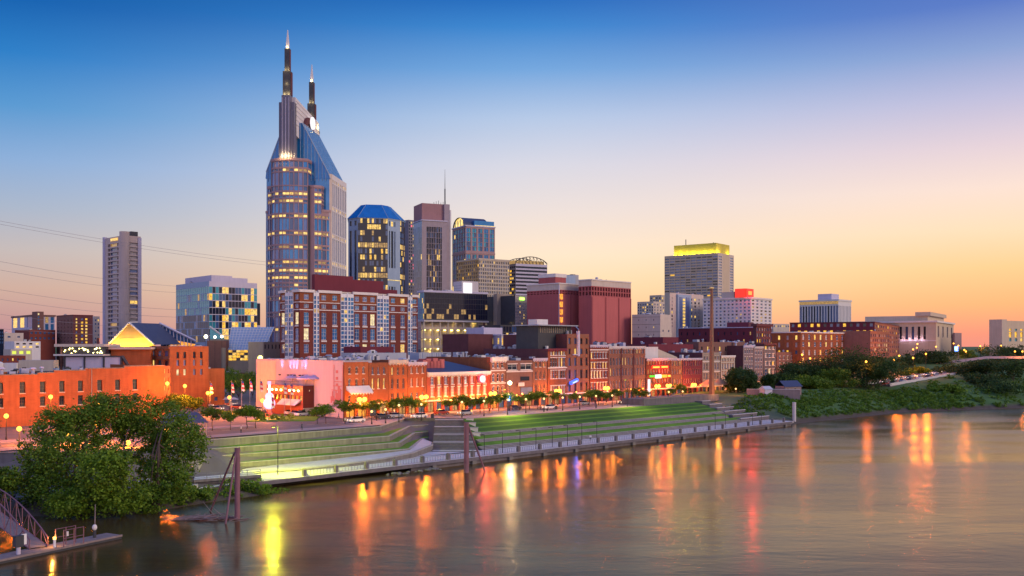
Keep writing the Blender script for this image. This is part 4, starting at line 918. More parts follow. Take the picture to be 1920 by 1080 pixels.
b.part('rooftop_sign', lambda bb: (bb.box(2, 3.5, b.H, 9, 11, b.H+4.2, 'brick_maroon'), bb.box(-.2, 2.6, b.H, 8.8, 3.4, b.H+5, 'sign_red'), bb.box(-.9, 3.4, b.H, -.2, 9.5, b.H+5, 'sign_red'), bb.box(2, 2.3, b.H+1.5, 6, 2.6, b.H+3.6, 'sign_red_hot')))
b.part('elevator_block', lambda bb: bb.box(3, 12, b.H-.9, 9, 20, b.H+3.6, 'beige')); b.clutter(7, b.H-.9, 6, y0=14)
l = bpy.data.lights.new('sign_light', 'POINT'); l.energy = 7000; l.color = (1,.03,.02); l.shadow_soft_size = 1.5; lo = bpy.data.objects.new('sign_light', l); COL.objects.link(lo); lo.parent = b.root; lo.location = (-4.5, -3.0, b.H+6.5)
b.done()
b = B2('cream_low_block', 'cream building with few small windows next to the pink windowless tower', 1238, 430, 1259, 1185, 589, 'cream', z0=8, r=dict(py=[(618,622)], n=2, ww=.2), l=dict(py=[(598,601),(612,615),(626,629),(640,643)], n=3, ww=.10, m=.1, glass=('glass_dark',), plit=.1), ang=rad(60), fin=False)
for k in range(4): b.trim.obox((0,b.D),(0,0),.05,b.z(594+k*14)-.1,b.z(594+k*14)+.1,'tan_dark',0)
b.clutter(9, b.H-.9, 7, big=3); b.done()
# dark brick blocks below the white grid block
b = B2('long_brick_block', 'long dark maroon brick block with a pale roof edge below the white gridded block', 1413, 470, 1447, 1272, 613, 'brick_dark', z0=8, r=dict(py=PYR(617,640,3,.5), n=6, ww=.4, glass=('glass','glass_lav'), plit=.2), l=dict(py=[(622,628),(636,642)], n=12, ww=.2, glass=('glass','glass_dark'), lit=('lit_dim',), plit=.15), lm='brick_maroon', ang=rad(55), corn=(.4,.3,'lavender'), n=4)
B2('penthouse_block', 'small dark brick roof block on top of the long maroon block', 1404, 490, 1413, 1363, 604, 'brick_dark', z0=12, ang=rad(55), lm='brick_maroon')
B2('cornice_block', 'dark brick corner block with a heavy cornice beside the orange lit brick building', 1418, 440, 1446, 1412, 607, 'brick_dark', z0=8, r=dict(py=PYR(612,655,4,.55), n=6, ww=.45, glass=('glass','blind'), lit=('lit_gold',), plit=.15), corn=(1.2,.7,'brick_dark'))
b = B2('dim_brick_block', 'dim purple brown block with a flat roof behind the right riverfront houses', 1310, 408, 1398, 1285, 641, 'brick_brown', r=dict(py=[(650,658)], n=8, ww=.25, glass=('glass_dark',), plit=.05), n=6, roof='roof_dark')
B2('maroon_roof_block', 'little maroon roof block standing left of the long brick block', 1243, 400, 1272, 1240, 632, 'brick_maroon', D=16, n=2)
B2('dark_flat_block', 'dark flat roofed block with bluish roof clutter behind the neon lit building', 1216, 385, 1300, 1212, 645, 'brick_maroon', D=24, n=12, roof='roof_dark')
# orange brick building on the right
b = B2('orange_brick_block', 'orange lit four storey brick building behind the dark riverside trees', 1501, 455, 1631, 1437, 622, 'brick_warm', z0=9, r=dict(py=[(627,637),(641,650),(656,666),(671,680)], n=13, ww=.35, style='sash', glass=('glass','blind','glass_lav'), lit=('lit_gold','lit','lit_orange'), plit=.35, rec=.3), l=dict(py=[(629,637),(642,651),(657,664)], n=4, ww=.25, glass=('glass','blind'), lit=('lit_gold','lit'), plit=.5), lm='brick_orange', corn=(.5,.3,'trim'), n=5)
b = B2('red_brick_block', 'dark red brick block with lit upper windows behind the orange brick building', 1640, 545, 1690, 1481, 603, 'brick_pink', z0=9, r=dict(py=PYR(606,665,6,.5), n=12, ww=.45, glass=('blind','glass','glass_lav'), lit=('lit','lit_gold'), plit=.15), l=dict(py=[(606,612),(619,624)], n=13, ww=.45, glass=('glass_dark','glass'), lit=('lit_gold',), plit=.5), lm='brick_maroon', roof='roof_light', corn=(.5,.2,'brick_dark'), n=5, ang=rad(62))
B2('brown_brick_block', 'brown brick block with rows of pale windows in front of the dark red block', 1632, 480, 1668, 1565, 620, 'brick_pink', z0=9, r=dict(py=PYR(624,670,5,.6), n=10, ww=.5, glass=('blind','glass_lav','glass'), lit=('lit_pale',), plit=.15), lm='brick_brown', ang=rad(55), n=2)
b = B2('finned_tower', 'white tower with vertical fins and a lit top storey on the right skyline', 1572, 800, 1596, 1499, 561, 'white', z0=14, r=dict(py=[(573,604)], n=9, ww=.4, glass=('glass_lav',), plit=0, rec=.6), l=dict(py=[(573,604)], n=14, ww=.6, glass=('glass','glass_dark','glass_lav'), plit=0, rec=.9), ang=rad(48), fin=False, corn=(1.4,.5,'white'))
for e in ((0,3),): b.trim.obox((0,b.D),(0,0),.2,b.z(569.5),b.z(563.8),'lit_dim',0)
b.part('roof_block', lambda bb: bb.box(6, b.D*.25, b.H-1, b.L*.8, b.D*.6, b.H+5.2, 'lavender')); b.done()
# classical stone hall
b = B2('stone_courthouse', 'classical stone building with tall lit window bays and a stepped roof', 1755, 640, 1788, 1596, 601, 'warm_stone', z0=12, r=dict(py=[(611,632)], n=4, ww=.3, glass=('glass_dark','glass'), plit=0, rec=.6), l=dict(py=[(612,636)], px=[(1683+i*12.2, 1688+i*12.2) for i in range(5)][::-1] if False else [(1686,1691),(1697.5,1702.5),(1709,1714),(1720.5,1725.5),(1731.5,1736)], glass=('glass_dark','glass'), plit=0, rec=1.6), ang=rad(58), corn=(1.2,1.0,'trim'), fin=False)
b.part('roof_block', lambda bb: (bb.box(6, 6, b.H-1, b.L-4, b.D-8, b.H+3.5, 'warm_stone', 'roof_mid'), bb.box(4, 4, b.H+3.5, b.L-6, b.D*.25, b.H+6, 'warm_stone')))
b.trim.obox((0,b.D),(0,0),.3,b.z(638)-.6,b.z(638),'trim',0)
for q in (1694.5,1706,1717.5,1729,1682.5):
    l = bpy.data.lights.new('wall_washer', 'POINT'); l.energy = 200; l.color = (.85,.62,1); l.shadow_soft_size = .3; lo = bpy.data.objects.new('wall_washer', l); COL.objects.link(lo); lo.parent = b.root; lo.location = (-1.3, b.sy(q), b.z(636))
b.done()
B2('distant_block', 'small plain brown block right of the classical stone building', 1790, 700, 1803, 1786, 624, 'granite_pink', z0=12)
b = B2('pale_court_building', 'pale stone building with yellow lit tall windows at the right edge', 1878, 640, 1990, 1856, 601, 'warm_stone', z0=12, r=dict(py=[(616,620),(622,632),(634,640)], n=11, ww=.45, glass=('glass','glass_teal'), lit=('lit','lit_gold'), plit=.55, rec=.5), l=dict(py=[(603,609)], n=1, ww=.55, glass=('glass_dark',), plit=0), fin=False, ang=rad(35))
b.part('left_tower', lambda bb: bb.box(-.3, -.4, 0, 6, b.D+.3, b.H+.8, 'stone')); b.done()
B2('distant_long_block', 'long low pale building on the horizon behind the brick corner block', 1450, 900, 1480, 1410, 607, 'cream', z0=12, r=dict(py=[(610,613)], n=8, ww=.5), ang=rad(30))

# ---------------- left part of the skyline
b = Bd('concrete_tower', 'lone pale concrete high rise with rounded corner fins and window strips at the left', 232, 620, 264, 195, 441, 10., cat='skyscraper', ang=rad(47))
H = b.H; L, D = b.L, b.D
rows = [(H-5-(i+1)*3.2+.4, H-5-i*3.2-.25) for i in range(int((H-10)/3.2))]
pkA = lambda r, c, g: (('glass_dark' if c == 1 else 'glass_lav') if r < 19 else ('glass_lav' if c else 'glass_dark')) if g.random() > .05 else 'lit_dim'
b.face((0,D),(0,0),0,H,'warm_concrete',rows=[(H-60+.4+0*i, H-60+.5) for i in range(0)]+[(H-4-(i+1)*2.9+.55, H-4-i*2.9-.35) for i in range(int((H-12)/2.9))],cols=[(D*.2,D*.3),(D*.31,D*.66),(D*.67,D*.74)],rec=.9,pick=lambda r,c,g: ('lit_dim' if g.random()<.04 else ('glass_dark' if c!=1 else g.choice(('glass_lav','glass','blind')))))
b.face((0,0),(L,0),0,H,'warm_concrete',rows=[(H-4-(i+1)*2.9+.55, H-4-i*2.9-.35) for i in range(int((H-12)/2.9))],cols=[(L*.28,L*.36),(L*.37,L*.82),(L*.84,L*.9)],rec=.9,pick=lambda r,c,g: ('lit' if g.random()<.05 else ('glass_dark' if c==0 else g.choice(('blind','glass_lav','blind')))))
back(b, b.rect(), 0, H, 'concrete_light', (0, 3)); b.roof(b.rect(), H, 'roof_mid', .8, 'concrete_light')
b.part('corner_fin', lambda bb: bb.tube((.9,.9,0), (.9,.9,H+2.4), 3.1, 'warm_concrete', n=20)); b.part('corner_fin', lambda bb: bb.tube((.4,D-.6,0), (.4,D-.6,H+.8), 1.5, 'lavender', n=16)); b.part('corner_fin', lambda bb: bb.box(L-2,-.4,0,L+.3,1.5,H-.8,'lavender'))
b.part('lit_sign', lambda bb: bb.box(-.4, D*.28, H-2.6, -.15, D*.64, H-.9, 'lit')); b.part('roof_block', lambda bb: bb.box(L*.5, 2, H-.5, L-1, D*.5, H+3.2, 'metal_dark')); b.done(mn=2.0)
b = Bd('glass_office_block', 'blue green curtain wall office block with yellow lit floors', 392, 450, 482, 330, 527, 8., ang=rad(42))
H = b.H; rows = [(z+.12, z+3.1) for z in np.arange(b.z(642), H-3, 3.3)]
b.face((0,b.D),(0,0),0,H,'steelblue',rows=rows,n=18,ww=.95,rec=.08,pick=lambda r,c,g: ('lit_dim' if g.random()<.07 else ('glass_teal' if g.random()<.9 and r>3 else ('tan_dark' if g.random()<.75 and r<=3 else ('blind' if g.random()<.3 else 'glass_blue')))))
b.face((0,0),(b.L,0),0,H,'lavender',rows=rows,n=15,ww=.94,rec=.08,pick=lambda r,c,g: (('lit_gold' if g.random()<.5 else 'lit') if ((r in (2,4) and c > 5 and g.random()<.55) or (c in (4,5) and g.random()<.45) or (c>10 and g.random()<.15) or g.random()<.08) else g.choice(('glass_teal','glass_dark','glass_dark','glass'))))
back(b, b.rect(), 0, H, 'frame_white', (0, 3)); b.roof(b.rect(), H, 'roof_mid', .6, 'frame_white')
b.part('lower_wing', lambda bb: (bb.box(b.L, .3, 0, b.L+1.8, b.D*.8, b.z(565), 'lavender'), bb.box(b.L, .1, b.z(608), b.L+1.7, .3, b.z(566), 'glass_dark')))
b.part('roof_block', lambda bb: (bb.box(3, 4, H-.6, b.L*.55, b.D-4, H+3.2, 'lavender'), bb.box(b.L*.55, 4, H-.6, b.L-3, b.D-6, H+2.4, 'lavender'))); b.clutter(3, H-.6, 2); b.done(mn=2.6)
# steep A-frame roofs with the golden lit gable
def aframe():
    Y = 400; k = Y/F; ro = empty('gabled_hall', ((242-960)*k, Y, 8), rad(0), 'hall with steep dark roof and a golden floodlit triangular gable', 'building')
    X = lambda px: (px-242)*k; Z = lambda py: zat(py, Y)-8
    glow('gable_lit', (1,.6,.08), .25); M('gable_wall', (.55,.38,.16), .8, .15, .3)
    b = MB(); gx0, gx1 = X(204), X(290)
    b.prism([(gx0,0),(gx1,0),(gx1,.8),(gx0,.8)], 0, Z(646), 'gable_wall'); b.poly([(gx0,0,Z(646)),(gx1,0,Z(646)),(X(243),0,Z(606))], 'gable_wall')
    b.box(X(228), -.1, Z(634), X(252), 0, Z(633), 'tan_dark'); b.build('gable', ro)
    r = MB()
    r.poly([(gx0-.3,-.5,Z(646)),(X(243),-.5,Z(605)),(X(212),26,Z(601)),(X(170),26,Z(646))], 'roof_slate')
    r.poly([(gx1+.3,-.5,Z(646)),(X(243),-.5,Z(605)),(X(255),26,Z(604)),(X(300),26,Z(646))], 'roof_slate')
    r.tube((gx0,-.6,Z(646)), (X(243),-.6,Z(605)), .35, 'trim'); r.tube((gx1,-.6,Z(646)), (X(243),-.6,Z(605)), .35, 'trim'); r.tube((X(243),-.6,Z(605)), (X(212),26,Z(601)), .3, 'trim'); r.tube((X(170),26,Z(646)), (X(212),26,Z(601)), .3, 'trim')
    r.build('roof', ro)
    w = MB(); w.poly([(X(257),27,Z(604)),(X(326),27,Z(640)),(X(326),27,Z(655)),(X(257),27,Z(655))], 'glass'); w.tube((X(255),26.6,Z(603)), (X(328),26.6,Z(639)), .5, 'lavender')
    for q in range(262, 324, 7): w.box(X(q)-.15, 26.5, Z(655), X(q)+.15, 26.9, Z(604+(q-257)*.52)-.2, 'lavender')
    w.poly([(X(262),26.9,Z(655)),(X(326),26.9,Z(655)),(X(326),26.9,Z(645)),(X(290),26.9,Z(638))], 'lit_orange'); w.build('glass_wing', ro)
    s = MB(); s.box(X(205)-3, -8, 0, gx1, -3, Z(650), 'roof_mid'); s.box(X(160), -4, 0, gx0, -.5, Z(647), 'cream'); s.build('front_wing', ro)
    c = MB(); c.box(X(188), -3.4, Z(648), X(192), -2.6, Z(634), 'brick_dark'); c.build('chimney', ro)
    for px in (216, 230, 246, 262, 276):
        l = bpy.data.lights.new('floodlight', 'POINT'); l.energy = 1300; l.color = (1,.55,.06); l.shadow_soft_size = .4; lo = bpy.data.objects.new('floodlight', l); COL.objects.link(lo); lo.parent = ro; lo.location = (X(px), -1.8, Z(645))
aframe()
# sloped glass roof hall
def ghall():
    Y = 420; k = Y/F; ro = empty('glass_roof_hall', ((410-960)*k, Y, 8), 0, 'hall with a big sloping pale glass roof over a yellow lit glass front', 'building')
    X = lambda px: (px-410)*k; Z = lambda py: zat(py, Y)-8
    r = MB(); r.poly([(X(427),0,Z(656)),(X(495),0,Z(656)),(X(497),16,Z(612)),(X(414),16,Z(612))], 'steelblue')
    for i in range(14): t = i/13; r.tube((X(427+68*t),0,Z(656)+.1), (X(414+83*t),16,Z(612)+.1), .12, 'white')
    for j in range(1, 9): t = j/9; r.tube((X(427-13*t),16*t,Z(656)+(Z(612)-Z(656))*t+.1), (X(495+2*t),16*t,Z(656)+(Z(612)-Z(656))*t+.1), .1, 'white')
    r.build('glass_roof', ro)
    a = MB(); a.poly([(X(391),2,Z(636)),(X(391),2,Z(612)),(X(418),2,Z(632)),(X(418),2,Z(636))], 'glass_teal'); a.tube((X(391),1.8,Z(612)), (X(418),1.8,Z(632)), .4, 'white'); a.box(X(391), 2.1, 0, X(418), 10, Z(636), 'tan_dark'); a.build('triangular_end', ro)
    w = MB(); w.box(X(427), .5, 0, X(495), 1, Z(657), 'tan_dark')
    for i in range(9):
        for j in range(4): w.box(X(428+7.3*i)+.1, .3, Z(676-5*j)+.1, X(428+7.3*i+7.3)-.1, .5, Z(671-5*j)-.1, ['lit_gold','lit','glass_dark','lit_gold'][(i*3+j*5) % 4])
    w.build('glass_front', ro)
    c = MB(); c.box(X(391), -2, 0, X(427), 2, Z(639), 'brick_brown'); c.box(X(418), -2.4, 0, X(426), 1, Z(652), 'tan_dark'); c.build('brick_end', ro)
ghall()
B2('stone_annex', 'small brown stone annex with dark openings under the brick hotel corner', 494, 395, 560, 490, 641, 'tan_dark', r=dict(py=[(646,654)], n=10, ww=.35, glass=('glass_dark',), plit=0), D=12)
# low far buildings at the left
B2('blue_white_block', 'modern block with blue glass panels and a tall purple stair tower at far left', 62, 700, 103, 22, 590, 'lavender', z0=12, r=dict(py=[(594,605),(607,618)], n=4, ww=.6, glass=('glass_blue',), lit=('lit_dim',), plit=.2), l=dict(py=[(594,613)], n=3, ww=.6, glass=('glass_blue','glass_lav'), plit=.1), ang=rad(42), corn=(1.2,.5,'brick_brown'))
B2('purple_stair_tower', 'narrow purple stair tower with a white edge rising from the modern far left block', 70, 690, 82, 60, 584, 'brick_brown', z0=12, r=dict(py=PYR(586,620,6,.6), px=[(71,74)], glass=('glass_blue',), lit=('lit_pale',), plit=.3))
B2('dark_apartment_block', 'dark maroon apartment block with two columns of yellow windows at the left', 137, 560, 174, 106, 590, 'brick_dark', z0=10, r=dict(py=PYR(595,645,8,.55), px=[(142,145),(152,156),(160,164)], lit=('lit','lit_gold'), plit=.82, glass=('glass_lav',), rec=.2), l=dict(py=PYR(597,643,7,.4), n=5, ww=.25, glass=('glass_dark','brick_maroon'), plit=0), corn=(.4,.2,'brick_maroon'), n=2, lm='brick_brown')
B2('pale_apartment_block', 'slim pale apartment block with balconies behind the dark maroon block', 177, 600, 187, 172, 593, 'cream', z0=10, r=dict(py=PYR(597,645,7,.5), n=2, ww=.5, glass=('blind','glass'), plit=.1), D=14)
B2('terracotta_block', 'low terracotta brick block with stepped roof at the far left', 55, 560, 104, 28, 618, 'brick_red', z0=10, r=dict(py=[(622,626),(632,636)], n=6, ww=.5, plit=.1), n=2)
B2('tan_far_block', 'plain tan block at the far left edge', 8, 520, 44, -20, 624, 'cream', z0=10, r=dict(py=[(630,633)], n=2, ww=.3), n=1)
b = B2('white_low_block', 'low white building with yellow lit windows at the left', 27, 400, 76, 22, 640, 'white', z0=8, r=dict(py=[(643,646),(649,652)], n=4, ww=.5, lit=('lit',), glass=('glass_dark',), plit=.5), D=12, n=2)
B2('far_left_edge_block', 'dark glass and cream block cut by the left edge of the view', -6, 480, 7, -40, 617, 'glass_dark', z0=8, r=dict(py=PYR(620,645,4), n=3, ww=.6, plit=.1))
B2('brick_yard_block', 'low red brick yard building behind the white tanks at the left', 0, 330, 48, -20, 667, 'brick_red', z0=8, r=dict(py=[(672,677)], n=5, ww=.3, plit=.2), D=10)
B2('green_lit_block', 'small block with a green lit canopy at the far left', 20, 360, 60, 16, 655, 'beige', z0=8, r=dict(py=[(658,664)], n=3, ww=.6, lit=('neon_soft',), plit=.8), D=8) if glow('neon_soft', (.8,.9,.1), 1.0) else None
# modern flat-roofed rooftop bar
def rooftop():
    Y = 285; k = Y/F; ro = empty('rooftop_bar', ((105-960)*k, Y, 8), 0, 'modern flat roofed rooftop bar with dark glass and string lights over white panels', 'building')
    X = lambda px: (px-105)*k; Z = lambda py: zat(py, Y)-8
    a = MB(); a.box(X(106), -1.5, Z(650), X(200), 10, Z(645), 'cream', 'roof_light'); a.build('roof', ro)
    a = MB(); a.box(X(116), .1, Z(664), X(198), 8, Z(650), 'glass_dark')
    for i in range(9): a.box(X(116+10*i)-.06, 0, Z(664), X(116+10*i)+.06, .1, Z(650), 'metal_dark')
    a.build('glass_wall', ro)
    a = MB(); a.box(X(106), -2, Z(667), X(198), 9, Z(664), 'concrete_light'); a.box(X(113), -.2, 0, X(116.5), .3, Z(645), 'brick_brown'); a.build('deck', ro)
    a = MB()
    for x0, x1 in ((126,160),(163,196),(199,229)): a.box(X(x0), -1, 0, X(x1), -.6, Z(669), 'lavender')
    a.build('white_panel', ro)
    a = MB()
    for x in (124.5,161.5,197.5,230): a.box(X(x)-.25, -1.2, 0, X(x)+.25, -.5, Z(667), 'metal_dark')
    a.box(X(123), -1.25, Z(669), X(231), -.5, Z(667), 'metal_dark'); a.tube((X(231),-.8,Z(668)), (X(243),-.8,Z(686)), .5, 'metal_dark'); a.build('steel_frame', ro)
    r = random.Random(4); a = MB()
    for i in range(26): a.ball((X(r.uniform(118,197)), -.3, Z(r.uniform(652,663))), .16, 'lit_lamp', 6, 4)
    a.build('string_lights', ro, kind='stuff')
    a = MB(); a.box(X(48), -4, 0, X(113), -1, Z(675), 'beige', 'roof_light'); a.box(X(22), -5, 0, X(47), -2, Z(680), 'white', 'roof_light'); a.build('low_wing', ro)
    a = MB(); a.box(X(200), 3, 0, X(275), 5, Z(655), 'brick_orange'); a.box(X(198), 2, Z(655), X(278), 8, Z(651), 'cream', 'roof_mid'); a.build('brick_wing', ro)
    for i, px in enumerate((0, 9, 18)):
        t = MB(); t.tube((X(px),-6,0), (X(px),-6,Z(681)), 1.2, 'white', n=14); t.ball((X(px),-6,Z(681)), 1.2, 'white', 14, 6, .5); t.build('tank', ro)
rooftop()
# ================================================================== near left: the long orange brick block and Broadway corner
sA, tA = -92, 89.5
C0 = ST(sA, tA); 
b = Bd('long_brick_warehouse', 'long orange brick warehouse with stepped parapet and six pane windows at the left', 0, 230, 0, 0, 700, 7., C=C0, L=77, D=34)
Yc = lambda px: line(px, tA)[1]
Hs = lambda py, px: zat(py, Yc(px))-7
def sxa(px): x, y = line(px, tA); return (x-C0[0])*U[0]+(y-C0[1])*U[1]
wpx = [0.5,42,80,116,151,187,220.5,253]
st_ = [( -1e9, 70, 703), (70, 100, 699.5), (100,160,695.5),(160,233,691),(233,306,686)]
segs = [(0, sxa(70), Hs(703,40)), (sxa(70), sxa(101), Hs(699.5,85)), (sxa(101), sxa(160), Hs(695,130)), (sxa(160), sxa(233), Hs(691,196)), (sxa(233), 77, Hs(686.5,270))]
r1 = (Hs(733.5,151), Hs(713.5,151)); r2 = (Hs(758,151), Hs(741,151))
for x0, x1, h in segs:
    cols = [(sxa(p)-x0-.62, sxa(p)-x0+.62) for p in wpx if x0+1 < sxa(p) < x1-1]
    b.face((x0,0),(x1,0),0,h,'brick_orange',rows=[r2,r1],cols=cols,rec=.45,style='grid',glass=('glass_dark',),plit=0,frame='frame_dark')
    b.trim.box(x0-.05,-.12,h-.02,x1+.05,.5,h+.22,'concrete'); b.trim.box(x0,.02,h-1.6,x1,.42,h,'brick_orange')
    for c in cols:
        for rz in (r1, r2): b.trim.box(x0+c[0]-.1,-.14,rz[0]-.22,x0+c[1]+.1,.02,rz[0],'beige')
hh = segs[-1][2]; b.face((77,0),(77,34),0,hh,'brick_orange'); b.face((77,34),(0,34),0,segs[0][2],'brick_orange'); b.face((0,34),(0,0),0,segs[0][2],'brick_orange')
for x0, x1, h in segs: b.roofm.poly([(x0,0,h-1.2),(x1,0,h-1.2),(x1,34,h-1.2),(x0,34,h-1.2)], 'roof_dark')
r = random.Random(2)
for i in range(16): b.add_unit(r.uniform(14,60), r.uniform(2,7), Hs(693,150)-1, r.uniform(.8,2), r.uniform(.8,1.6), r.uniform(.6,1.5), r.choice(['steelblue','metal_grey','lavender','metal_dark']), r.choice(['box','box','vent']))
b.part('service_pipe', lambda bb: bb.tube((sxa(171),-.25,0), (sxa(171),-.25,Hs(692,171)), .12, 'tan_dark'))
b.done(mn=0)
# lit recess building, brick tower and low orange wall to the right of it
b = B2('narrow_lit_building', 'narrow floodlit brick front squeezed right of the long orange warehouse', 306, 262, 319, 296, 686, 'brick_pink', r=dict(py=[(692,700),(708,716),(724,732)], n=2, ww=.25, glass=('glass_dark',), plit=.3), D=16)
b = B2('old_brick_tower', 'tall red brick corner building with two rows of narrow windows and two lit ones', 318, 285, 391, 280, 649, 'brick_orange', r=dict(py=[(660,672),(675,686),(693,704)], px=[(331,336),(344,349),(362,367),(375,380)], glass=('glass_dark','glass_lav'), plit=0, rec=.4, pick=lambda r,c,g: 'lit_pale' if r==2 and c<2 else ('glass_dark' if r==0 else 'glass_lav')), l=dict(py=[(658,668),(676,688)], n=3, ww=.5, glass=('glass','glass_dark'), plit=.1), n=4, fin=False)
b.trim.obox((0,b.D),(0,0),.3,b.z(672)-.2,b.z(672)+.2,'brick_pink',0); b.trim.obox((0,b.D),(0,0),.3,b.z(654),b.z(654)+.4,'brick_pink',0)
for q in (.33,.66): b.trim.obox((0,b.D*q),(0,b.D*q-.4),.3,0,b.H,'brick_pink',0)
b.done(mn=0)
b = B2('orange_corner_building', 'low orange lit brick building at the corner with a fire stair on its side', 389, 300, 421, 362, 691, 'brick_orange', r=dict(py=[(745,752)], n=1, ww=.2, plit=0), l=dict(py=[(698,706),(715,723)], n=2, ww=.25, glass=('glass_dark',), plit=0), n=2, fin=False)
def fe(bb):
    for z in (b.z(704), b.z(722), b.z(738)): bb.box(-1.5, b.D*.35, z, -.05, b.D*.8, z+.12, 'metal_dark'); [bb.tube((-1.5, b.D*.35+q*.9, z), (-1.5, b.D*.35+q*.9, z+1.1), .05, 'metal_dark') for q in range(int(b.D*.45/.9)+1)]
    bb.tube((-1, b.D*.4, b.z(722)), (-1, b.D*.75, b.z(704)), .12, 'metal_dark'); bb.tube((-1, b.D*.75, b.z(738)), (-1, b.D*.4, b.z(722)), .12, 'metal_dark')
b.part('fire_stair', fe); b.done(mn=0)
B2('far_street_building', 'low dark brick building seen at the far end of the broad street', 424, 395, 482, 420, 701, 'brick_dark', D=12, r=dict(py=[(712,718)], n=5, ww=.3, lit=('lit_gold',), plit=.6), n=3)

# ================================================================== First Avenue row
glow('fill_glow', (1,.45,.06), 3)
def plight(parent, loc, e, c, r=.3, name='lamp_light'):
    l = bpy.data.lights.new(name, 'POINT'); l.energy = e; l.color = c; l.shadow_soft_size = r; lo = bpy.data.objects.new(name, l); COL.objects.link(lo); lo.location = loc
    if parent: lo.parent = parent
    return lo
TF = 55.
def row(name, label, pa, pb, ytop, mat, rows=(), n=3, ww=.35, m=.06, style='sash', glass=('glass','glass_dark'), lit=('lit',), plit=.1, arch=False, frame='frame_white', D=30, t=TF, par=.35, corn=None, roof='roof_mid', px=None, pick=None, rec=.35, sills='trim', side=None, cl=10, ground=True, fin=False, bands=(), bandm='trim', **kw):
    x, y = line(pa, t); b = Bd(name, label, pa, y, pb, 0, ytop, 7., D=D); b.L -= .06
    rw = [b.row(*q) for q in rows]
    cols = [(b.sx(a), b.sx(c)) for a, c in px] if px else None
    zg = 3.6 if ground else 0
    b.face((0,0),(b.L,0),zg,b.H,mat,rows=rw,n=n,ww=ww,m=m,cols=cols,style=style,glass=glass,lit=lit,plit=plit,arch=arch,frame=frame,pick=pick,rec=rec)
    if ground:
        k = max(2, round(b.L/3.2)); b.face((0,0),(b.L,0),0,zg,mat,rows=[(.15,3.0)],n=k,ww=.72,style='cross',glass=('glass_dark','glass'),lit=('lit_orange','lit_dim','lit_dim'),plit=.3,frame='frame_dark',rec=.4)
        b.trim.obox((0,0),(b.L,0),.35,zg-.35,zg,'trim' if mat != 'brick_brown' else 'brick_pink',-.02)
    back(b, b.rect(), 0, b.H, side or ('brick_dark' if mat != 'brick_orange' else 'brick_warm'), (0,))
    b.roof(b.rect(), b.H, roof, par, mat)
    if corn:
        h, pr, cm = corn; b.trim.obox((0,0),(b.L,0),pr,b.H-h,b.H+.1,cm,-.02); b.trim.obox((0,0),(b.L,0),pr*.5,b.H-h-.35,b.H-h,cm,-.02)
        for q in range(int(b.L/1.1)): b.trim.obox((.3+q*1.1,0),(.55+q*1.1,0),pr*.8,b.H-h-.6,b.H-h,cm,0)
    cc = cols or [(b.L*m+b.L*(1-2*m)/n*(i+.5-ww/2), b.L*m+b.L*(1-2*m)/n*(i+.5+ww/2)) for i in range(n)]
    for z0_, z1_ in rw:
        for a, c in cc:
            b.trim.obox((a-.12,0),(c+.12,0),.12,z0_-.2,z0_,sills,-.01)
            if not arch: b.trim.obox((a-.12,0),(c+.12,0),.08,z1_,z1_+.24,sills,-.01)
    for py in bands: b.trim.obox((0,0),(b.L,0),.15,b.z(py)-.18,b.z(py)+.18,bandm,-.01)
    b.clutter(cl, b.H-par, sum(map(ord, label)))
    if ground:
        ns = max(1, round(b.L/6.5)); fx = MB(); amb = 1400 if pa < 1000 else (850 if pa < 1390 else 160)  # wall lamps added to put an amber glow on the fronts
        for i in range(ns):
            xx = b.L*(i+.5)/ns; f_ = MB(); f_.tube((xx,0,3.9), (xx,-1.5,4.1), .04, 'metal_dark', n=5); f_ = f_.build('wall_or_fill_lamp', b.root); g_ = MB(); g_.ball((xx,-1.6,3.95), .24, 'fill_glow', 8, 5); g_.build('bulb', f_)
            plight(b.root, (xx,-1.9,3.85), amb*random.Random(i+int(pa)).uniform(.6,1.4), (1,.27,.022), .25)
    if not fin: b.done(mn=0)
    return b
row('brick_storefront', 'orange brick house with nine arched windows and a white awning beside the pink wall', 646, 691, 679, 'brick_orange', [(689,701),(711,728),(742,755)], 3, .30, arch='trim', glass=('glass_dark','glass'), plit=0)
b0 = row('brick_storefront', 'orange brick house whose middle row of arched windows glows yellow', 691.3, 728, 680, 'brick_warm', [(688,702),(710,729)], 3, .33, arch='brick_orange', pick=lambda r,c,g:'lit' if r==1 else 'glass')
row('brick_storefront', 'orange brick house with tall dark arched windows and a dark cart door', 728.3, 764, 675.5, 'brick_orange', [(689,703),(711,729),(738,755)], 3, .34, arch='brick_warm', sills='brick_pink', corn=(.8,.5,'cream'), pick=lambda r,c,g:'lit' if (r,c)==(0,0) else 'glass_dark')
row('brick_storefront', 'orange brick house with pale blinds in arched windows, last of the arched row', 764.3, 800, 679.5, 'brick_warm', [(688,700),(709,725),(736,745)], 3, .34, arch='brick_orange', corn=(.5,.4,'lavender'), pick=lambda r,c,g:'blind' if g.random()<.5 else 'glass')
b = row('red_hall', 'low wide red brick hall with white eaves, tall shuttered windows and a round neon sign', 800.5, 918.5, 699, 'red_paint', [(704,722),(727,744)], 9, .46, m=.03, style='grid', glass=('blind','glass_lav','blind'), corn=(.7,.7,'trim'), D=26, roof='roof_slate', par=.1, pick=lambda r,c,g:'lit' if (r,c)==(0,1) else ('blind' if r==1 else g.choice(('glass_lav','blind'))), cl=0, fin=True, side='brick_red')
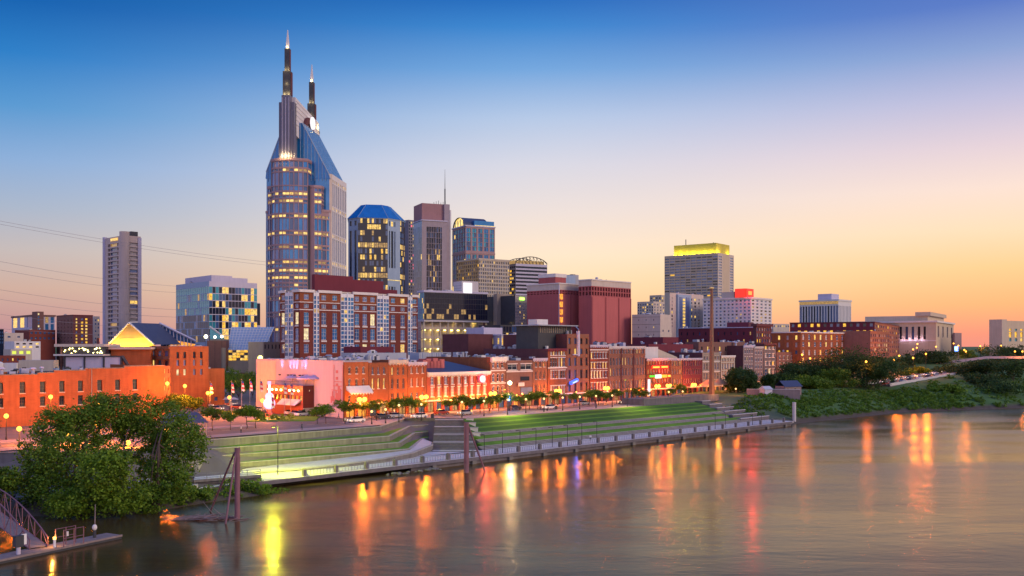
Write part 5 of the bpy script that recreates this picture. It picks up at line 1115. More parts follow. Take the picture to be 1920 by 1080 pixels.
def hip(bb):
    H = b.H+.12; z1 = b.z(676); L, D = b.L, b.D
    bb.poly([(0,0,H),(L,0,H),(L-8,D*.55,z1),(9,D*.55,z1)], 'roof_slate'); bb.poly([(0,D,H),(0,0,H),(9,D*.55,z1)], 'roof_slate'); bb.poly([(L,0,H),(L,D,H),(L-8,D*.55,z1)], 'roof_slate'); bb.poly([(L,D,H),(0,D,H),(9,D*.55,z1),(L-8,D*.55,z1)], 'roof_slate')
b.part('hipped_roof', hip)
for i in range(9):
    x = b.L*(.03+.94*(i+.98)/9); b.trim.obox((x-.15,0),(x+.15,0),.18,3.6,b.H-.7,'brick_red',0)
def blk(bb):
    for i in range(6): x = b.sx(812+i*6.3); bb.box(x, 4.5, b.H-.2, x+1.9, 8, b.z(676+(i % 3)*1.2)+.6*(i % 2), 'precast_pink')
b.part('roof_structure', blk)
glow('neon_pink', (1,.62,.66), 1.6); glow('neon_ring', (1,.04,.10), 1.6)
xs_ = b.sx(900); zs_ = b.z(713.5)
b.part('neon_disc_sign', lambda bb: (bb.tube((xs_,-1.0,zs_), (xs_,-1.35,zs_), 1.05, 'neon_pink', n=24), bb.tube((xs_,-.7,zs_), (xs_,-1.0,zs_), 1.35, 'neon_ring', n=24), bb.box(xs_-.08,-.7,zs_+.9,xs_+.08,0,zs_+1.1,'metal_dark')))
def plight(parent, loc, e, c, r=.3, name='lamp_light'):
    l = bpy.data.lights.new(name, 'POINT'); l.energy = e; l.color = c; l.shadow_soft_size = r; lo = bpy.data.objects.new(name, l); COL.objects.link(lo); lo.location = loc
    l.specular_factor = .08
    if parent: lo.parent = parent
    return lo
plight(b.root, (xs_,-2.2,zs_), 1700, (1,.06,.10), .6)
for i in range(8): plight(b.root, (b.L*(.03+.94*(i+.98)/9), -.7, 4.2), 260, (1,.5,.05), .1)
b.done(mn=0)
row('victorian_house', 'cream trimmed pink Victorian front with arched window hoods and heavy cornice', 919.5, 948.5, 670, 'brick_pink', [(678,690),(701,716),(724,741)], 3, .52, arch='trim', corn=(1.1,.8,'trim'), bands=(695,719), side='brick_warm')
b = row('brown_modern_front', 'brown flat front with two wide white framed windows and a small white sign', 949.2, 999, 676, 'brick_brown', [(683,694)], px=[(952,970),(976,997)], n=2, glass=('glass_dark','lit_dim'), style='cross', lit=('lit_orange','lit_pink'), plit=.25, fin=True, bands=(697,), roof='roof_dark')
b.part('sign_board', lambda bb: bb.box(b.sx(969),-.9,b.z(725),b.sx(979.5),-.6,b.z(718),'trim')); b.part('louvre', lambda bb: bb.box(b.sx(976),-.2,b.z(741),b.sx(997),0,b.z(728),'glass_lav')); b.part('canopy_window', lambda bb: bb.box(b.sx(976),-.15,b.z(715),b.sx(992),0,b.z(707),'glass_dark'))
b.done(mn=0)
row('pink_brick_house', 'narrow pinkish brick house with three bays of tall dark windows', 999.4, 1026, 672, 'brick_pink', [(680,688),(697,711),(722,737)], 3, .36, glass=('glass_dark',), plit=.12, lit=('lit_orange',), arch='brick_pink', corn=(.5,.4,'lavender'))
row('paired_window_house', 'brick house with paired white framed windows in its top floors', 1027, 1063, 654, 'brick_warm', [(658,666),(671,688),(695,710),(724,739)], px=[(1032,1036),(1037,1040.5),(1041.5,1045),(1047,1051),(1052,1055.5),(1056.5,1060)], n=6, glass=('blind','glass','glass_dark'), bands=(690,), roof='roof_dark', corn=(.4,.3,'brick_maroon'))
b = row('corner_tower_house', 'tall salmon brick house with dark penthouse box and cantilevered steel canopy on its roof', 1063.4, 1104.5, 626, 'brick_pink', [(634,645),(654,664),(671,686),(694,710),(718,734)], px=[(1066,1070),(1077,1081),(1088,1092),(1098,1102)], n=4, glass=('glass_dark','glass'), plit=.08, lit=('lit',), sills='brick_warm', style='bare', fin=True)
b.part('penthouse', lambda bb: (bb.box(b.sx(1030), 5, b.H-8, b.sx(1092), 15, b.z(611), 'metal_dark'), bb.box(b.sx(1026), 3, b.z(611), b.sx(1097), 16, b.z(609), 'metal_grey'), bb.box(b.sx(1028), 4.9, b.z(610), b.sx(1048), 9, b.z(599), 'white'), [bb.box(b.sx(1034+4*i), 4.9, b.z(624), b.sx(1035+4*i), 5, b.z(613), 'tan_dark') for i in range(13)]))
b.part('steel_canopy', lambda bb: (bb.box(b.sx(1081), -.8, b.z(668), b.sx(1084), .1, b.z(620), 'lavender'), bb.box(b.sx(1073), -.5, b.z(666), b.sx(1081), -.05, b.z(664), 'lavender'), bb.tube((b.sx(1083),-.5,b.z(618)), (b.sx(1092),3,b.z(611)), .2, 'metal_grey')))
glow('neon_blue', (.05,.13,1), 1.6); glow('neon_blue_w', (.5,.7,1), 1.3)
b.part('blue_neon_sign', lambda bb: (bb.tube((b.sx(1065),-1.1,b.z(718.5)), (b.sx(1078),-1.1,b.z(712.5)), .62, 'neon_blue'), bb.tube((b.sx(1067),-1.75,b.z(718)), (b.sx(1075),-1.75,b.z(714.3)), .22, 'neon_blue_w')))
plight(b.root, (b.sx(1071), -2.6, b.z(716)), 900, (.04,.10,1), .5); b.done(mn=0)
row('white_sash_house', 'red brick house with white sash windows, left ones lit yellow, under a maroon parapet', 1106, 1140.5, 647, 'brick_red', [(661,672),(680,691),(696,709),(718,731)], 6, .6, m=.03, glass=('blind','glass','blind'), pick=lambda r,c,g:('lit' if (r==1 and c<2) else ('lit_pale' if (r==2 and c<4) else None)), bands=(656,), roof='roof_dark', corn=(.3,.3,'lavender'), cl=9)
b = row('long_brown_warehouse', 'long brown brick warehouse of three bays with tall paired windows', 1141, 1210, 649.5, 'brick_brown', [(655,663),(671,685),(691,705),(714,729)], 12, .42, m=.02, glass=('glass','glass_lav','blind','glass_dark'), pick=lambda r,c,g:('lit' if (r==1 and c in (4,5)) or (r==0 and c==9) else ('lit_orange' if r==0 and c==10 else None)), corn=(.5,.35,'concrete_light'), cl=12, fin=True, bands=(665,), bandm='brick_pink', sills='brick_pink')
for q in (.335,.665): b.trim.obox((b.L*q-.25,0),(b.L*q+.25,0),.3,0,b.H-.6,'brick_dark',0)
b.done(mn=0)
b = row('neon_bar', 'red lit brick bar covered in red, green and yellow neon signs', 1212, 1257, 672, 'brick_red', [(676,684),(693,701),(711,719)], 8, .4, m=.03, glass=('glass','blind'), lit=('lit_orange','lit_gold'), plit=.3, fin=True, corn=(.5,.4,'lavender'), sills='brick_red')
glow('neon_red', (1,.025,.01), 3); glow('neon_orange', (1,.30,.03), 3.5); glow('neon_lime', (.05,.9,.02), 1.0); glow('neon_white', (.85,1,.9), 1.5); glow('neon_amber', (1,.42,.03), 1.3)
def nb(bb):
    for x0, x1 in ((1221,1234.5),(1237,1250)): bb.box(b.sx(x0)-.1,-.6,b.z(691)-.1,b.sx(x1)+.1,-.35,b.z(686.5)+.1,'neon_red'); bb.box(b.sx(x0)+.3,-.75,b.z(690),b.sx(x1)-.3,-.6,b.z(687.5),'neon_orange')
    bb.box(b.sx(1216),-.7,b.z(707.5),b.sx(1226),-.4,b.z(704),'neon_lime'); bb.prism([(b.sx(1226),-1),(b.sx(1236),-1),(b.sx(1236),-.5),(b.sx(1226),-.5)], b.z(710), b.z(703), 'neon_white'); bb.box(b.sx(1236.5),-.7,b.z(709),b.sx(1248),-.4,b.z(703.5),'neon_amber'); bb.box(b.sx(1250.5),-.6,b.z(708),b.sx(1255),-.4,b.z(704.5),'neon_orange')
b.part('neon_sign', nb); b.part('white_roof_wall', lambda bb: (bb.box(.2,1.5,b.H-1,b.L*.62,2,b.H+4.2,'white'), bb.prism([(b.L*.62,1.5),(b.L*1.45,1.5),(b.L*1.45,2),(b.L*.62,2)], b.H-.9, [b.H+3.4,b.H+.3,b.H+.3,b.H+3.4], 'beige')))
plight(b.root, (b.L*.5,-2.2,b.z(689)), 900, (1,.03,.01), .8); plight(b.root, (b.L*.25,-2.5,b.z(706)), 160, (.3,1,.2), .4); plight(b.root, (b.L*.75,-2.2,b.z(706)), 550, (1,.25,.03), .4)
b.part('vertical_sign', lambda bb: bb.box(.4,-1.1,1.2,.9,-.3,b.z(711),'sign_white')); b.done(mn=0)
row('pink_row_house', 'pinkish brick house with four sash windows per floor right of the neon bar', 1257.6, 1279.5, 672.5, 'brick_pink', [(677,686),(693,702),(711,720)], 4, .42, glass=('glass','blind'), plit=.08, corn=(.3,.3,'lavender'), sills='brick_pink')
row('maroon_row_house', 'dull maroon brick house with one yellow window near its right top', 1280.2, 1316.5, 672, 'brick_maroon', [(677,686),(693,702),(711,719)], 8, .38, m=.03, glass=('glass','glass_lav','blind'), pick=lambda r,c,g:'lit' if (r,c)==(0,5) else None, corn=(.3,.3,'lavender'), sills='brick_pink', cl=9)
row('tan_row_house', 'tan fronted house with three tall window bays partly hidden by the rust coloured pole', 1317, 1350, 661, 'tan_dark', [(668,675),(681,694),(699,712)], 6, .5, m=.03, glass=('glass','glass_lav','glass_dark'), plit=.08, lit=('lit_orange',), frame='frame_tan', sills='beige', bands=(678,697))
row('beige_row_house', 'beige stone house with wide windows right of the rust coloured pole', 1351.5, 1378, 667, 'beige', [(671,677),(682,692),(697,708)], 5, .55, m=.03, glass=('glass','glass_lav','blind'), plit=.06, frame='frame_tan', sills='brick_pink', corn=(.5,.5,'trim'))
row('grey_row_house', 'grey brown brick house with white roof edge behind the small dark conifers', 1393.5, 1413, 648, 'brick_grey', PYR(652,708,4,.5), 4, .42, glass=('glass','glass_lav'), plit=.06, t=66, corn=(.6,.4,'lavender'))
row('grey_row_house', 'plain grey brick house second from the left in the group by the yellow street light', 1413.5, 1431, 650, 'brick_grey', PYR(655,708,4,.45), 3, .4, glass=('glass_lav','glass'), plit=.05, t=66, corn=(.5,.35,'concrete_light'))
row('grey_row_house', 'darker grey house with large lit top windows at the right end of its group', 1431.5, 1455, 644, 'concrete_dark', [(648,655),(663,670),(678,685),(692,704)], 3, .62, glass=('glass_lav','blind','glass'), lit=('lit_orange','lit_pale','lit_gold'), plit=.4, t=66, corn=(.7,.5,'brick_dark'))
row('plain_brick_house', 'plain brown brick house half hidden by the riverside trees', 1456, 1497, 660, 'brick_brown', PYR(665,715,4,.5), 5, .3, glass=('glass','blind'), lit=('lit_orange','lit_dim'), plit=.25, t=70)
# awning on the first house
x, y = line(646, TF); aw = empty('shop_awning', (*line(649.5, TF-.3), 7+6.6), ANG, 'long white scalloped awning across the front of the first arched brick house', 'awning')
bb = MB(); L_ = 7.6; bb.prism([(0,-1.8),(L_,-1.8),(L_,.1),(0,.1)], [0,0,.9,.9], [.12,.12,1.9,1.9], 'white'); bb.build('canopy', aw); bb = MB()
for i in range(8): bb.poly([(i*L_/8,-1.82,.05),((i+1)*L_/8,-1.82,.05),((i+.5)*L_/8,-1.82,-.45)], 'white')
bb.build('valance', aw)

# ---------------- pink walled building on the Broadway corner (its long left side faces the street)
xc, yc = line(645.5, TF+.4); b = Bd('pink_walled_building', 'building with a huge pale pink side wall lit by violet floodlights', 645.5, yc, 0, 480, 676, 7., C=(xc-.3, yc), L=.5)
H = b.H; D = b.D
M('mural_red', (.62,.20,.20), .8, .08); M('mural_pale', (.66,.55,.45), .8, .15, .8)
b.face((0,D),(0,0),0,H,'pink_wall'); b.face((.5,D),(0,D),0,H,'pink_wall'); b.face((0,0),(.5,0),0,H,'pink_wall'); b.roof([(0,0),(10,0),(10,D),(0,D)], H+.1, 'roof_light', 1., 'lavender', th=.3)
b.part('side_building', lambda bb: (bb.box(.5,12,0,10,D,H-1,'brick_dark'), bb.box(-.12, D-11, 3, -.02, D-.5, H-.4, 'mural_pale')))
def mural(bb):
    r = random.Random(5)
    for i in range(3): bb.box(-.1, b.sy(634), b.z(700+i*12.5), -.02, b.sy(630), b.z(694.5+i*12.5), 'mural_red')
    for i in range(9): yy = b.sy(640-i*2.2); bb.box(-.1, yy, b.z(757)+r.uniform(0,1), -.02, yy+.5, b.z(740)+r.uniform(-1.5,2.5), 'mural_red')
    for i in range(3): bb.box(-.11, b.sy(641), b.z(733-8*i), -.03, b.sy(622+i*3), b.z(731.5-8*i), 'mural_red')
    bb.box(-.1, b.sy(627), b.z(760), -.02, b.sy(626), b.z(684), 'mural_red'); bb.box(-.1, b.sy(643.5), b.z(760), -.02, b.sy(642.6), b.z(684), 'mural_red')
b.part('wall_mural', mural)
for px_, e in ((529,5200),(545,5200),(551,5200),(557,5200),(573,5200),(567,2500)):
    q = b.sy(px_); l = bpy.data.lights.new('violet_floodlight', 'SPOT'); l.energy = e*.55; l.color = (.60,.36,1); l.spot_size = rad(34); l.spot_blend = .8; l.shadow_soft_size = .12; lo = bpy.data.objects.new('violet_floodlight', l); COL.objects.link(lo); lo.parent = b.root; lo.location = (-.75, q, b.z(703)-.2); lo.rotation_euler = Vector((.16, 0, 1)).to_track_quat('-Z', 'Y').to_euler()
    f = MB(); f.box(-1.1, q-.25, b.z(703)-.7, -.6, q+.25, b.z(703)-.35, 'metal_dark'); f.build('floodlight', b.root)
b.clutter(9, H-.9, 12, x0=1, x1=9, y0=4, y1=D-4, big=2.6); b.done(mn=0)
# roof-corner lamp on the pink wall
lr = empty('wall_or_fill_lamp', tuple(Vector(P(488, 671, 292))), 0, 'bright yellow floodlight at the top left corner of the pink wall', 'lamp')
glow('lamp_yellow', (1,.85,.15), 6); bb = MB(); bb.ball((0,0,0), .75, 'lamp_yellow'); bb.build('bulb', lr); bb = MB(); bb.tube((0,0,-8), (0,0,-.7), .15, 'pole_grey'); bb.build('bracket', lr); plight(lr, (-1.0,-1.2,-.6), 2000, (1,.72,.06), .6)
# red restaurant in front of the pink wall
xr, yr = 591, None
b = Bd('red_corner_restaurant', 'low red restaurant with striped awnings and a roof terrace below the pink wall', 568, 262, 615, 500, 723.5, 7.)
H = b.H
b.face((0,0),(b.L,0),0,H,'brick_red',rows=[b.row(731,735)],px=None,n=3,ww=.12,m=.12,glass=('lit_pale',),plit=0) if False else b.face((0,0),(b.L,0),0,H,'brick_red',rows=[b.row(731.5,734.5)],n=3,ww=.16,m=.15,glass=('lit_pale',),plit=0)
b.face((0,b.D),(0,0),0,H,'red_paint',rows=[b.row(742,752)],n=9,ww=.6,glass=('glass_dark','glass'),lit=('lit','lit_gold'),plit=.6,style='cross',frame='frame_dark'); back(b,b.rect(),0,H,'brick_red',(0,3)); b.roof(b.rect(),H,'roof_light',.8,'lavender')
b.trim.obox((0,0),(b.L,0),.12,0,2.2,'beige',0)
def aw_(bb):
    for i in range(4): y0 = b.D*(.06+.085*i*1.4); bb.prism([(-1.9,y0),(0,y0),(0,y0+2.6),(-1.9,y0+2.6)], [2.9,3.9,3.9,2.9], [3.05,4.5,4.5,3.05], 'white' if i % 2 else 'pink_wall')
b.part('awning', aw_)
for i, q in enumerate((.08,.2,.32,.55,.68,.8,.9)): plight(b.root, (-.7, b.D*q, H-1.2), 240, (1,.55,.12), .1); 
ll = MB(); [ll.ball((-.5, b.D*q, H-1.4), .28, 'lit_lamp', 8, 5) for q in (.08,.2,.32,.55,.68,.8,.9)]; ll.build('wall_lights', b.root)
def ter(bb):
    for i in range(26): yy = b.D*(.1+.034*i); bb.tube((-.1,yy,H), (-.1,yy,H+1.1), .05, 'metal_dark', n=4)
    bb.box(-.16, b.D*.1, H+1.05, -.04, b.D*.98, H+1.15, 'metal_dark')
b.part('terrace_railing', ter)
b.done(mn=0)
M('canvas_violet', (.6,.45,.66), .8, .08)
for i, (px_, lb) in enumerate(((530,'left lavender parasol on the terrace below the violet floodlights'),(555,'wide middle parasol on the roof terrace under the violet floodlights'),(570,'right parasol nearest the red wall corner on the roof terrace'))):
    y0 = b.sy(px_); w = Matrix.Rotation(ANG,4,'Z') @ Vector((3.2, y0, H)); o = empty('parasol', (b.X+w.x, b.Y+w.y, 7+H-.6), .2*i, lb, 'parasol', 'parasols on the restaurant roof terrace')
    bb = MB(); R_ = 2.1 if i != 1 else 2.8
    for k in range(8): a0, a1 = k*math.pi/4, (k+1)*math.pi/4; bb.poly([(R_*math.cos(a0),R_*math.sin(a0),2.6),(R_*math.cos(a1),R_*math.sin(a1),2.6),(0,0,3.5)], 'canvas_violet'); bb.poly([(R_*math.cos(a0),R_*math.sin(a0),2.6),(R_*math.cos(a1),R_*math.sin(a1),2.6),(R_*math.cos(a1),R_*math.sin(a1),2.35),(R_*math.cos(a0),R_*math.sin(a0),2.35)], 'canvas_violet')
    bb.build('canopy', o); bb = MB(); bb.tube((0,0,0), (0,0,3.4), .06, 'pole_grey'); bb.build('pole', o)
# ================================================================== vegetation
def leafmat(name, c1, c2, rough=.6):
    m = bpy.data.materials.new(name); m.use_nodes = True; nt = m.node_tree; bs = nt.nodes['Principled BSDF']; bs.inputs['Roughness'].default_value = rough; bs.inputs['Specular IOR Level'].default_value = .25
    ge = nt.nodes.new('ShaderNodeNewGeometry'); oi = nt.nodes.new('ShaderNodeObjectInfo'); mx = nt.nodes.new('ShaderNodeMix'); mx.data_type = 'RGBA'
    mx.inputs[6].default_value = (*c1, 1); mx.inputs[7].default_value = (*c2, 1); nt.links.new(ge.outputs['Random Per Island'], mx.inputs[0])
    n = nt.nodes.new('ShaderNodeTexNoise'); n.inputs['Scale'].default_value = .45; tc = nt.nodes.new('ShaderNodeTexCoord'); nt.links.new(tc.outputs['Object'], n.inputs[0])
    mr = nt.nodes.new('ShaderNodeMapRange'); mr.inputs[1].default_value = .3; mr.inputs[2].default_value = .7; mr.inputs[3].default_value = .65; mr.inputs[4].default_value = 1.4; nt.links.new(n.outputs[0], mr.inputs[0])
    ad = nt.nodes.new('ShaderNodeMath'); ad.operation = 'MULTIPLY_ADD'; nt.links.new(oi.outputs['Random'], ad.inputs[0]); ad.inputs[1].default_value = .35; ad.inputs[2].default_value = .83
    mu = nt.nodes.new('ShaderNodeMath'); mu.operation = 'MULTIPLY'; nt.links.new(mr.outputs[0], mu.inputs[0]); nt.links.new(ad.outputs[0], mu.inputs[1])
    vm = nt.nodes.new('ShaderNodeVectorMath'); vm.operation = 'SCALE'; nt.links.new(mx.outputs[2], vm.inputs[0]); nt.links.new(mu.outputs[0], vm.inputs['Scale']); nt.links.new(vm.outputs[0], bs.inputs['Base Color'])
    tr = nt.nodes.new('ShaderNodeBsdfTranslucent'); nt.links.new(vm.outputs[0], tr.inputs[0]); ms = nt.nodes.new('ShaderNodeMixShader'); ms.inputs[0].default_value = .28
    nt.links.new(bs.outputs[0], ms.inputs[1]); nt.links.new(tr.outputs[0], ms.inputs[2]); nt.links.new(ms.outputs[0], nt.nodes['Material Output'].inputs[0])
    MATS[name] = m
leafmat('leaf_lit', (.08,.18,.012), (.26,.38,.03)); leafmat('leaf_mid', (.045,.115,.010), (.18,.26,.022)); leafmat('leaf_dark', (.020,.050,.014), (.065,.115,.024)); leafmat('leaf_bank', (.05,.12,.012), (.15,.25,.022))
M('bark', (.09,.06,.05), .9, .3, 1., .3)
def leaves(rng, C, R, n, size, clump=None, flat=.8, solid=.35):
    """leaf quads gathered in clumps on and inside the lobes C (centres) with radii R"""
    C = np.asarray(C, float); R = np.asarray(R, float); w = R.prod(1)**(2/3); w /= w.sum(); out = []
    for c, r, k in zip(C, R, np.maximum(8, (w*n)).astype(int)):
        nc = max(6, int(k/26)); d = rng.normal(size=(nc, 3)); d /= np.linalg.norm(d, axis=1)[:, None]; rad_ = rng.uniform(solid, 1.0, nc)**.6
        cc = c+d*r*rad_[:, None]; idx = rng.integers(0, nc, k); cs = clump or (r.mean()*.22)
        out.append(cc[idx]+rng.normal(size=(k, 3))*cs*np.array([1, 1, .7])*rng.uniform(.5, 1.2, k)[:, None])
    P_ = np.concatenate(out); k = len(P_); s = size*rng.uniform(.6, 1.35, k)
    a = rng.normal(size=(k, 3)); a[:, 2] *= .6; a /= np.linalg.norm(a, axis=1)[:, None]; b_ = rng.normal(size=(k, 3)); b_ = np.cross(a, b_); b_ /= np.linalg.norm(b_, axis=1)[:, None]
    V = np.stack([P_-a*s[:, None]*.5, P_+b_*s[:, None]*.32, P_+a*s[:, None]*.5, P_-b_*s[:, None]*.32], 1).reshape(-1, 3)
    return V, np.arange(4*k).reshape(-1, 4)
def crown_mesh(seed, C, R, n, size, mat, **kw):
    V, Fc = leaves(np.random.default_rng(seed), C, R, n, size, **kw); o = np_mesh('crown', V, Fc, mat); return o
def trunk_mb(rr, h, r0, tips, base=(0, 0, 0)):
    b = MB(); p = Vector(base); segs = 4; q = p
    for i in range(segs):
        nq = Vector((base[0]+rr.uniform(-.04, .04)*h, base[1]+rr.uniform(-.04, .04)*h, base[2]+h*(i+1)/segs)); b.tube(q, nq, r0*(1-.14*i), 'bark', r0*(1-.14*(i+1)), 7); q = nq
    for t in tips:
        t = Vector(t); m_ = q+(t-q)*.5+Vector((rr.uniform(-.3,.3), rr.uniform(-.3,.3), .1*(t-q).length)); b.tube(q, m_, r0*.42, 'bark', r0*.26, 6); b.tube(m_, t, r0*.26, 'bark', r0*.08, 5)
    return b
def tree(name, label, loc, h, w, mat, seed, n=2200, size=.55, group=None, cat='tree', lobes=6, low=.3, rz=0.):
    rr = random.Random(seed); C, R_ = [], []
    for i in range(lobes):
        a = i*2.4+rr.random(); q = rr.uniform(.15, .33)*w if i else 0; C.append((q*math.cos(a), q*math.sin(a), h*(low+(1-low)*rr.uniform(.35 if low > .13 else .08, .78)))); s = rr.uniform(.22, .34); R_.append((w*s, w*s, h*(1-low)*rr.uniform(.2, .3)))
    C[0] = (0, 0, h*.74); R_[0] = (w*.3, w*.3, h*.24)
    ro = empty(name, loc, rz, label, cat, group); c = crown_mesh(seed, C, R_, n, size, mat); c.parent = ro
    trunk_mb(rr, h*low*1.15, max(.06, h*.022), C[:5]).build('trunk', ro); return ro
def px_tree(px, py_base, z, *a, **k): pass

# the big tree at the left bank: several leaning trunks, many lobes traced from the photograph's clumps
def bigtree():
    Yt = 152; k = Yt/F; g = float(gz(-68, Yt)); ro = empty('riverbank_tree', (-62, Yt, .8), 0, 'big spreading green tree with several leaning trunks on the river bank at the left', 'tree')
    L = lambda px, py, dy, r, rz_=None: ((((px-960)*(Yt+dy)/F)+62, dy, CH-(py-HZ)*(Yt+dy)/F-.8), (r*k, r*k*.9, (rz_ or r)*k))
    S_ = [(210,775,4,46,34),(150,790,2,42,34),(100,800,0,38,36),(255,775,6,45,40),(310,790,6,44,42),(340,820,4,40,42),(365,835,2,28,36),(75,850,0,36,42),(120,860,-3,50,50),(165,842,2,38,34),(130,790,4,34,26),(250,800,8,34,26),(275,855,6,30,24),(235,812,6,26,18),(190,830,5,22,16),(218,852,4,28,22),(285,815,6,30,24),(60,905,0,34,34),(110,920,-4,46,38),(195,890,-8,44,40),(215,870,-8,32,26),(160,940,-6,44,28),(230,930,-6,44,34),(285,890,2,36,36),(310,900,0,36,38),(280,935,-2,38,26),(330,870,3,34,38),(300,832,5,30,22),(120,948,-8,34,20),(90,880,-2,40,44),(190,760,5,34,22),(340,905,0,24,22)]
    lb = [L(*q) for q in S_]
    lit_lobes = [i for i in range(len(lb)) if S_[i][2] < -5]
    def cr(idx, seed, mat, n): o = crown_mesh(seed, [lb[i][0] for i in idx], [lb[i][1] for i in idx], n, .43, mat, solid=.45); o.parent = ro; return o
    cr([i for i in range(len(lb)) if i not in lit_lobes], 7, 'leaf_mid', 44000); cr(lit_lobes, 8, 'leaf_lit', 13000)  # front lobes get brighter leaves, light on the clumps put into the colour
    rr = random.Random(3)
    for i, (px, py) in enumerate(((150,955),(160,960),(285,950),(298,952),(232,950),(120,955))):
        bx = (px-960)*k+62; tips = [lb[j][0] for j in sorted(range(len(lb)), key=lambda j: abs(lb[j][0][0]-bx)+rr.random()*3)[:5]]
        trunk_mb(rr, 8+rr.random()*3, .34, tips, (bx, (i % 3)-1, -1)).build('trunk', ro)
bigtree()
# left edge low trees and bank bushes
tree('edge_shrub_tree', 'small leafy tree cut by the left edge above the dock ramp', (-78, 147, .3), 7.5, 7, 'leaf_mid', 21, 3000, .42, low=.15)
tree('edge_shrub_tree', 'dark bushy tree at the left edge under the orange street light', (-100, 177, 6.9), 5.5, 9, 'leaf_dark', 22, 3000, .42, low=.1)
def thicket(name, label, pts, n, size, mat, h, seed, kind='stuff', **kw):
    """ground cover: leaf clumps over the terrain"""
    rg = np.random.default_rng(seed); C, R_ = [], []
    for x, y in pts:
        z = float(gz(x, y)); s = rg.uniform(.6, 1.25)*h; C.append((x, y, z+s*.35)); R_.append((s*rg.uniform(.8, 1.3), s*rg.uniform(.8, 1.3), s*.6))
    V, Fc = leaves(rg, C, R_, n, size, solid=.5, **kw); return np_mesh(name, V, Fc, mat, label=label, kind=kind)
rg = np.random.default_rng(5)
pts = []
for i in range(60):
    x = rg.uniform(-64, -41); y0 = np.interp(x, [-64,-60,-50,-43,-40], [150,149,162,170,173]); pts.append((x, y0+rg.uniform(.5, 7)*(1 if x < -44 else .3)))
thicket('bank_undergrowth', None, pts, 9000, .4, 'leaf_mid', 1.5, 31)
pts = [(rg.uniform(-110,-62), rg.uniform(150,162)) for i in range(60)]
thicket('bank_undergrowth', None, pts, 6000, .45, 'leaf_dark', 1.4, 32)
# ivy covered bank at the right of the steps and vine slope
pts = []
for i in range(1100):
    s = rg.uniform(152, 285); d = rg.uniform(1, 24) if s > 168 else rg.uniform(13, 24); x, y = ST(s, 0)
    q = np.interp(s, [152,206,251,285], [0,2,.5,-14]); x, y = ST(s, q+d); pts.append((x, y))
pts = [p for p in pts if sdist(p[0], p[1]) > 1.5]
thicket('ivy_bank', None, pts, 60000, .5, 'leaf_bank', .95, 33)
pts = []
for i in range(620):
    s = rg.uniform(255, 620); base = np.interp(s, [251,310,400,695], [0,-25,-53,-184]); t = base+rg.uniform(1, 1)*abs(rg.normal(18, 16))
    if s < 372 and t > 14: t = base+rg.uniform(1, 14-base-4)
    x, y = ST(s, t)
    if sdist(x, y) > 1: pts.append((x, y))
low_ = [p for p in pts if st(*p)[0] < 372]
thicket('bank_scrub', None, low_, 26000, .6, 'leaf_bank', 1.7, 36)
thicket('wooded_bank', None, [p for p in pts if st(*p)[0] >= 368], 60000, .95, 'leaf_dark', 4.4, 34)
pts = [ST(rg.uniform(362, 520), rg.uniform(12, 34)) for i in range(130)]
thicket('hilltop_scrub', None, pts, 16000, .9, 'leaf_dark', 3.6, 35)

# right riverside trees: a dark cluster
def at_px(px, Y): return ((px-960)/F*Y, Y)
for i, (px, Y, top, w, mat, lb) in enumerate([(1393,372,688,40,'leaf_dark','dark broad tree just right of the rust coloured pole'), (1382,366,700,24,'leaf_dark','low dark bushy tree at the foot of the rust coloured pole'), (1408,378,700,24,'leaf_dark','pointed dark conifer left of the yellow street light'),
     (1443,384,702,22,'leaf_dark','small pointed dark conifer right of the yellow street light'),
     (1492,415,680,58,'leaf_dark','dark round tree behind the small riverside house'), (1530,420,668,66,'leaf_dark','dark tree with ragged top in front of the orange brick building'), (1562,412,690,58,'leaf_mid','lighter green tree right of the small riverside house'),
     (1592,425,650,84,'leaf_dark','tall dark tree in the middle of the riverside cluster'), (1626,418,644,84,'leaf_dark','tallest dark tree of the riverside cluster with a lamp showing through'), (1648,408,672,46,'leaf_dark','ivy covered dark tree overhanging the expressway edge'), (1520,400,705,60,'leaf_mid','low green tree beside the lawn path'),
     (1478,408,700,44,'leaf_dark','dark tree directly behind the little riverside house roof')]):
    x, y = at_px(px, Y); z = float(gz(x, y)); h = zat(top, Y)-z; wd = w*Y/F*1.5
    tree('conifer' if 'conifer' in lb else 'riverside_tree', lb, (x, y, z-.2), h, wd*(1 if 'conifer' not in lb else .9), mat, 50+i, 9000, .66, lobes=8 +5 if 'conifer' not in lb else 4, low=.12)
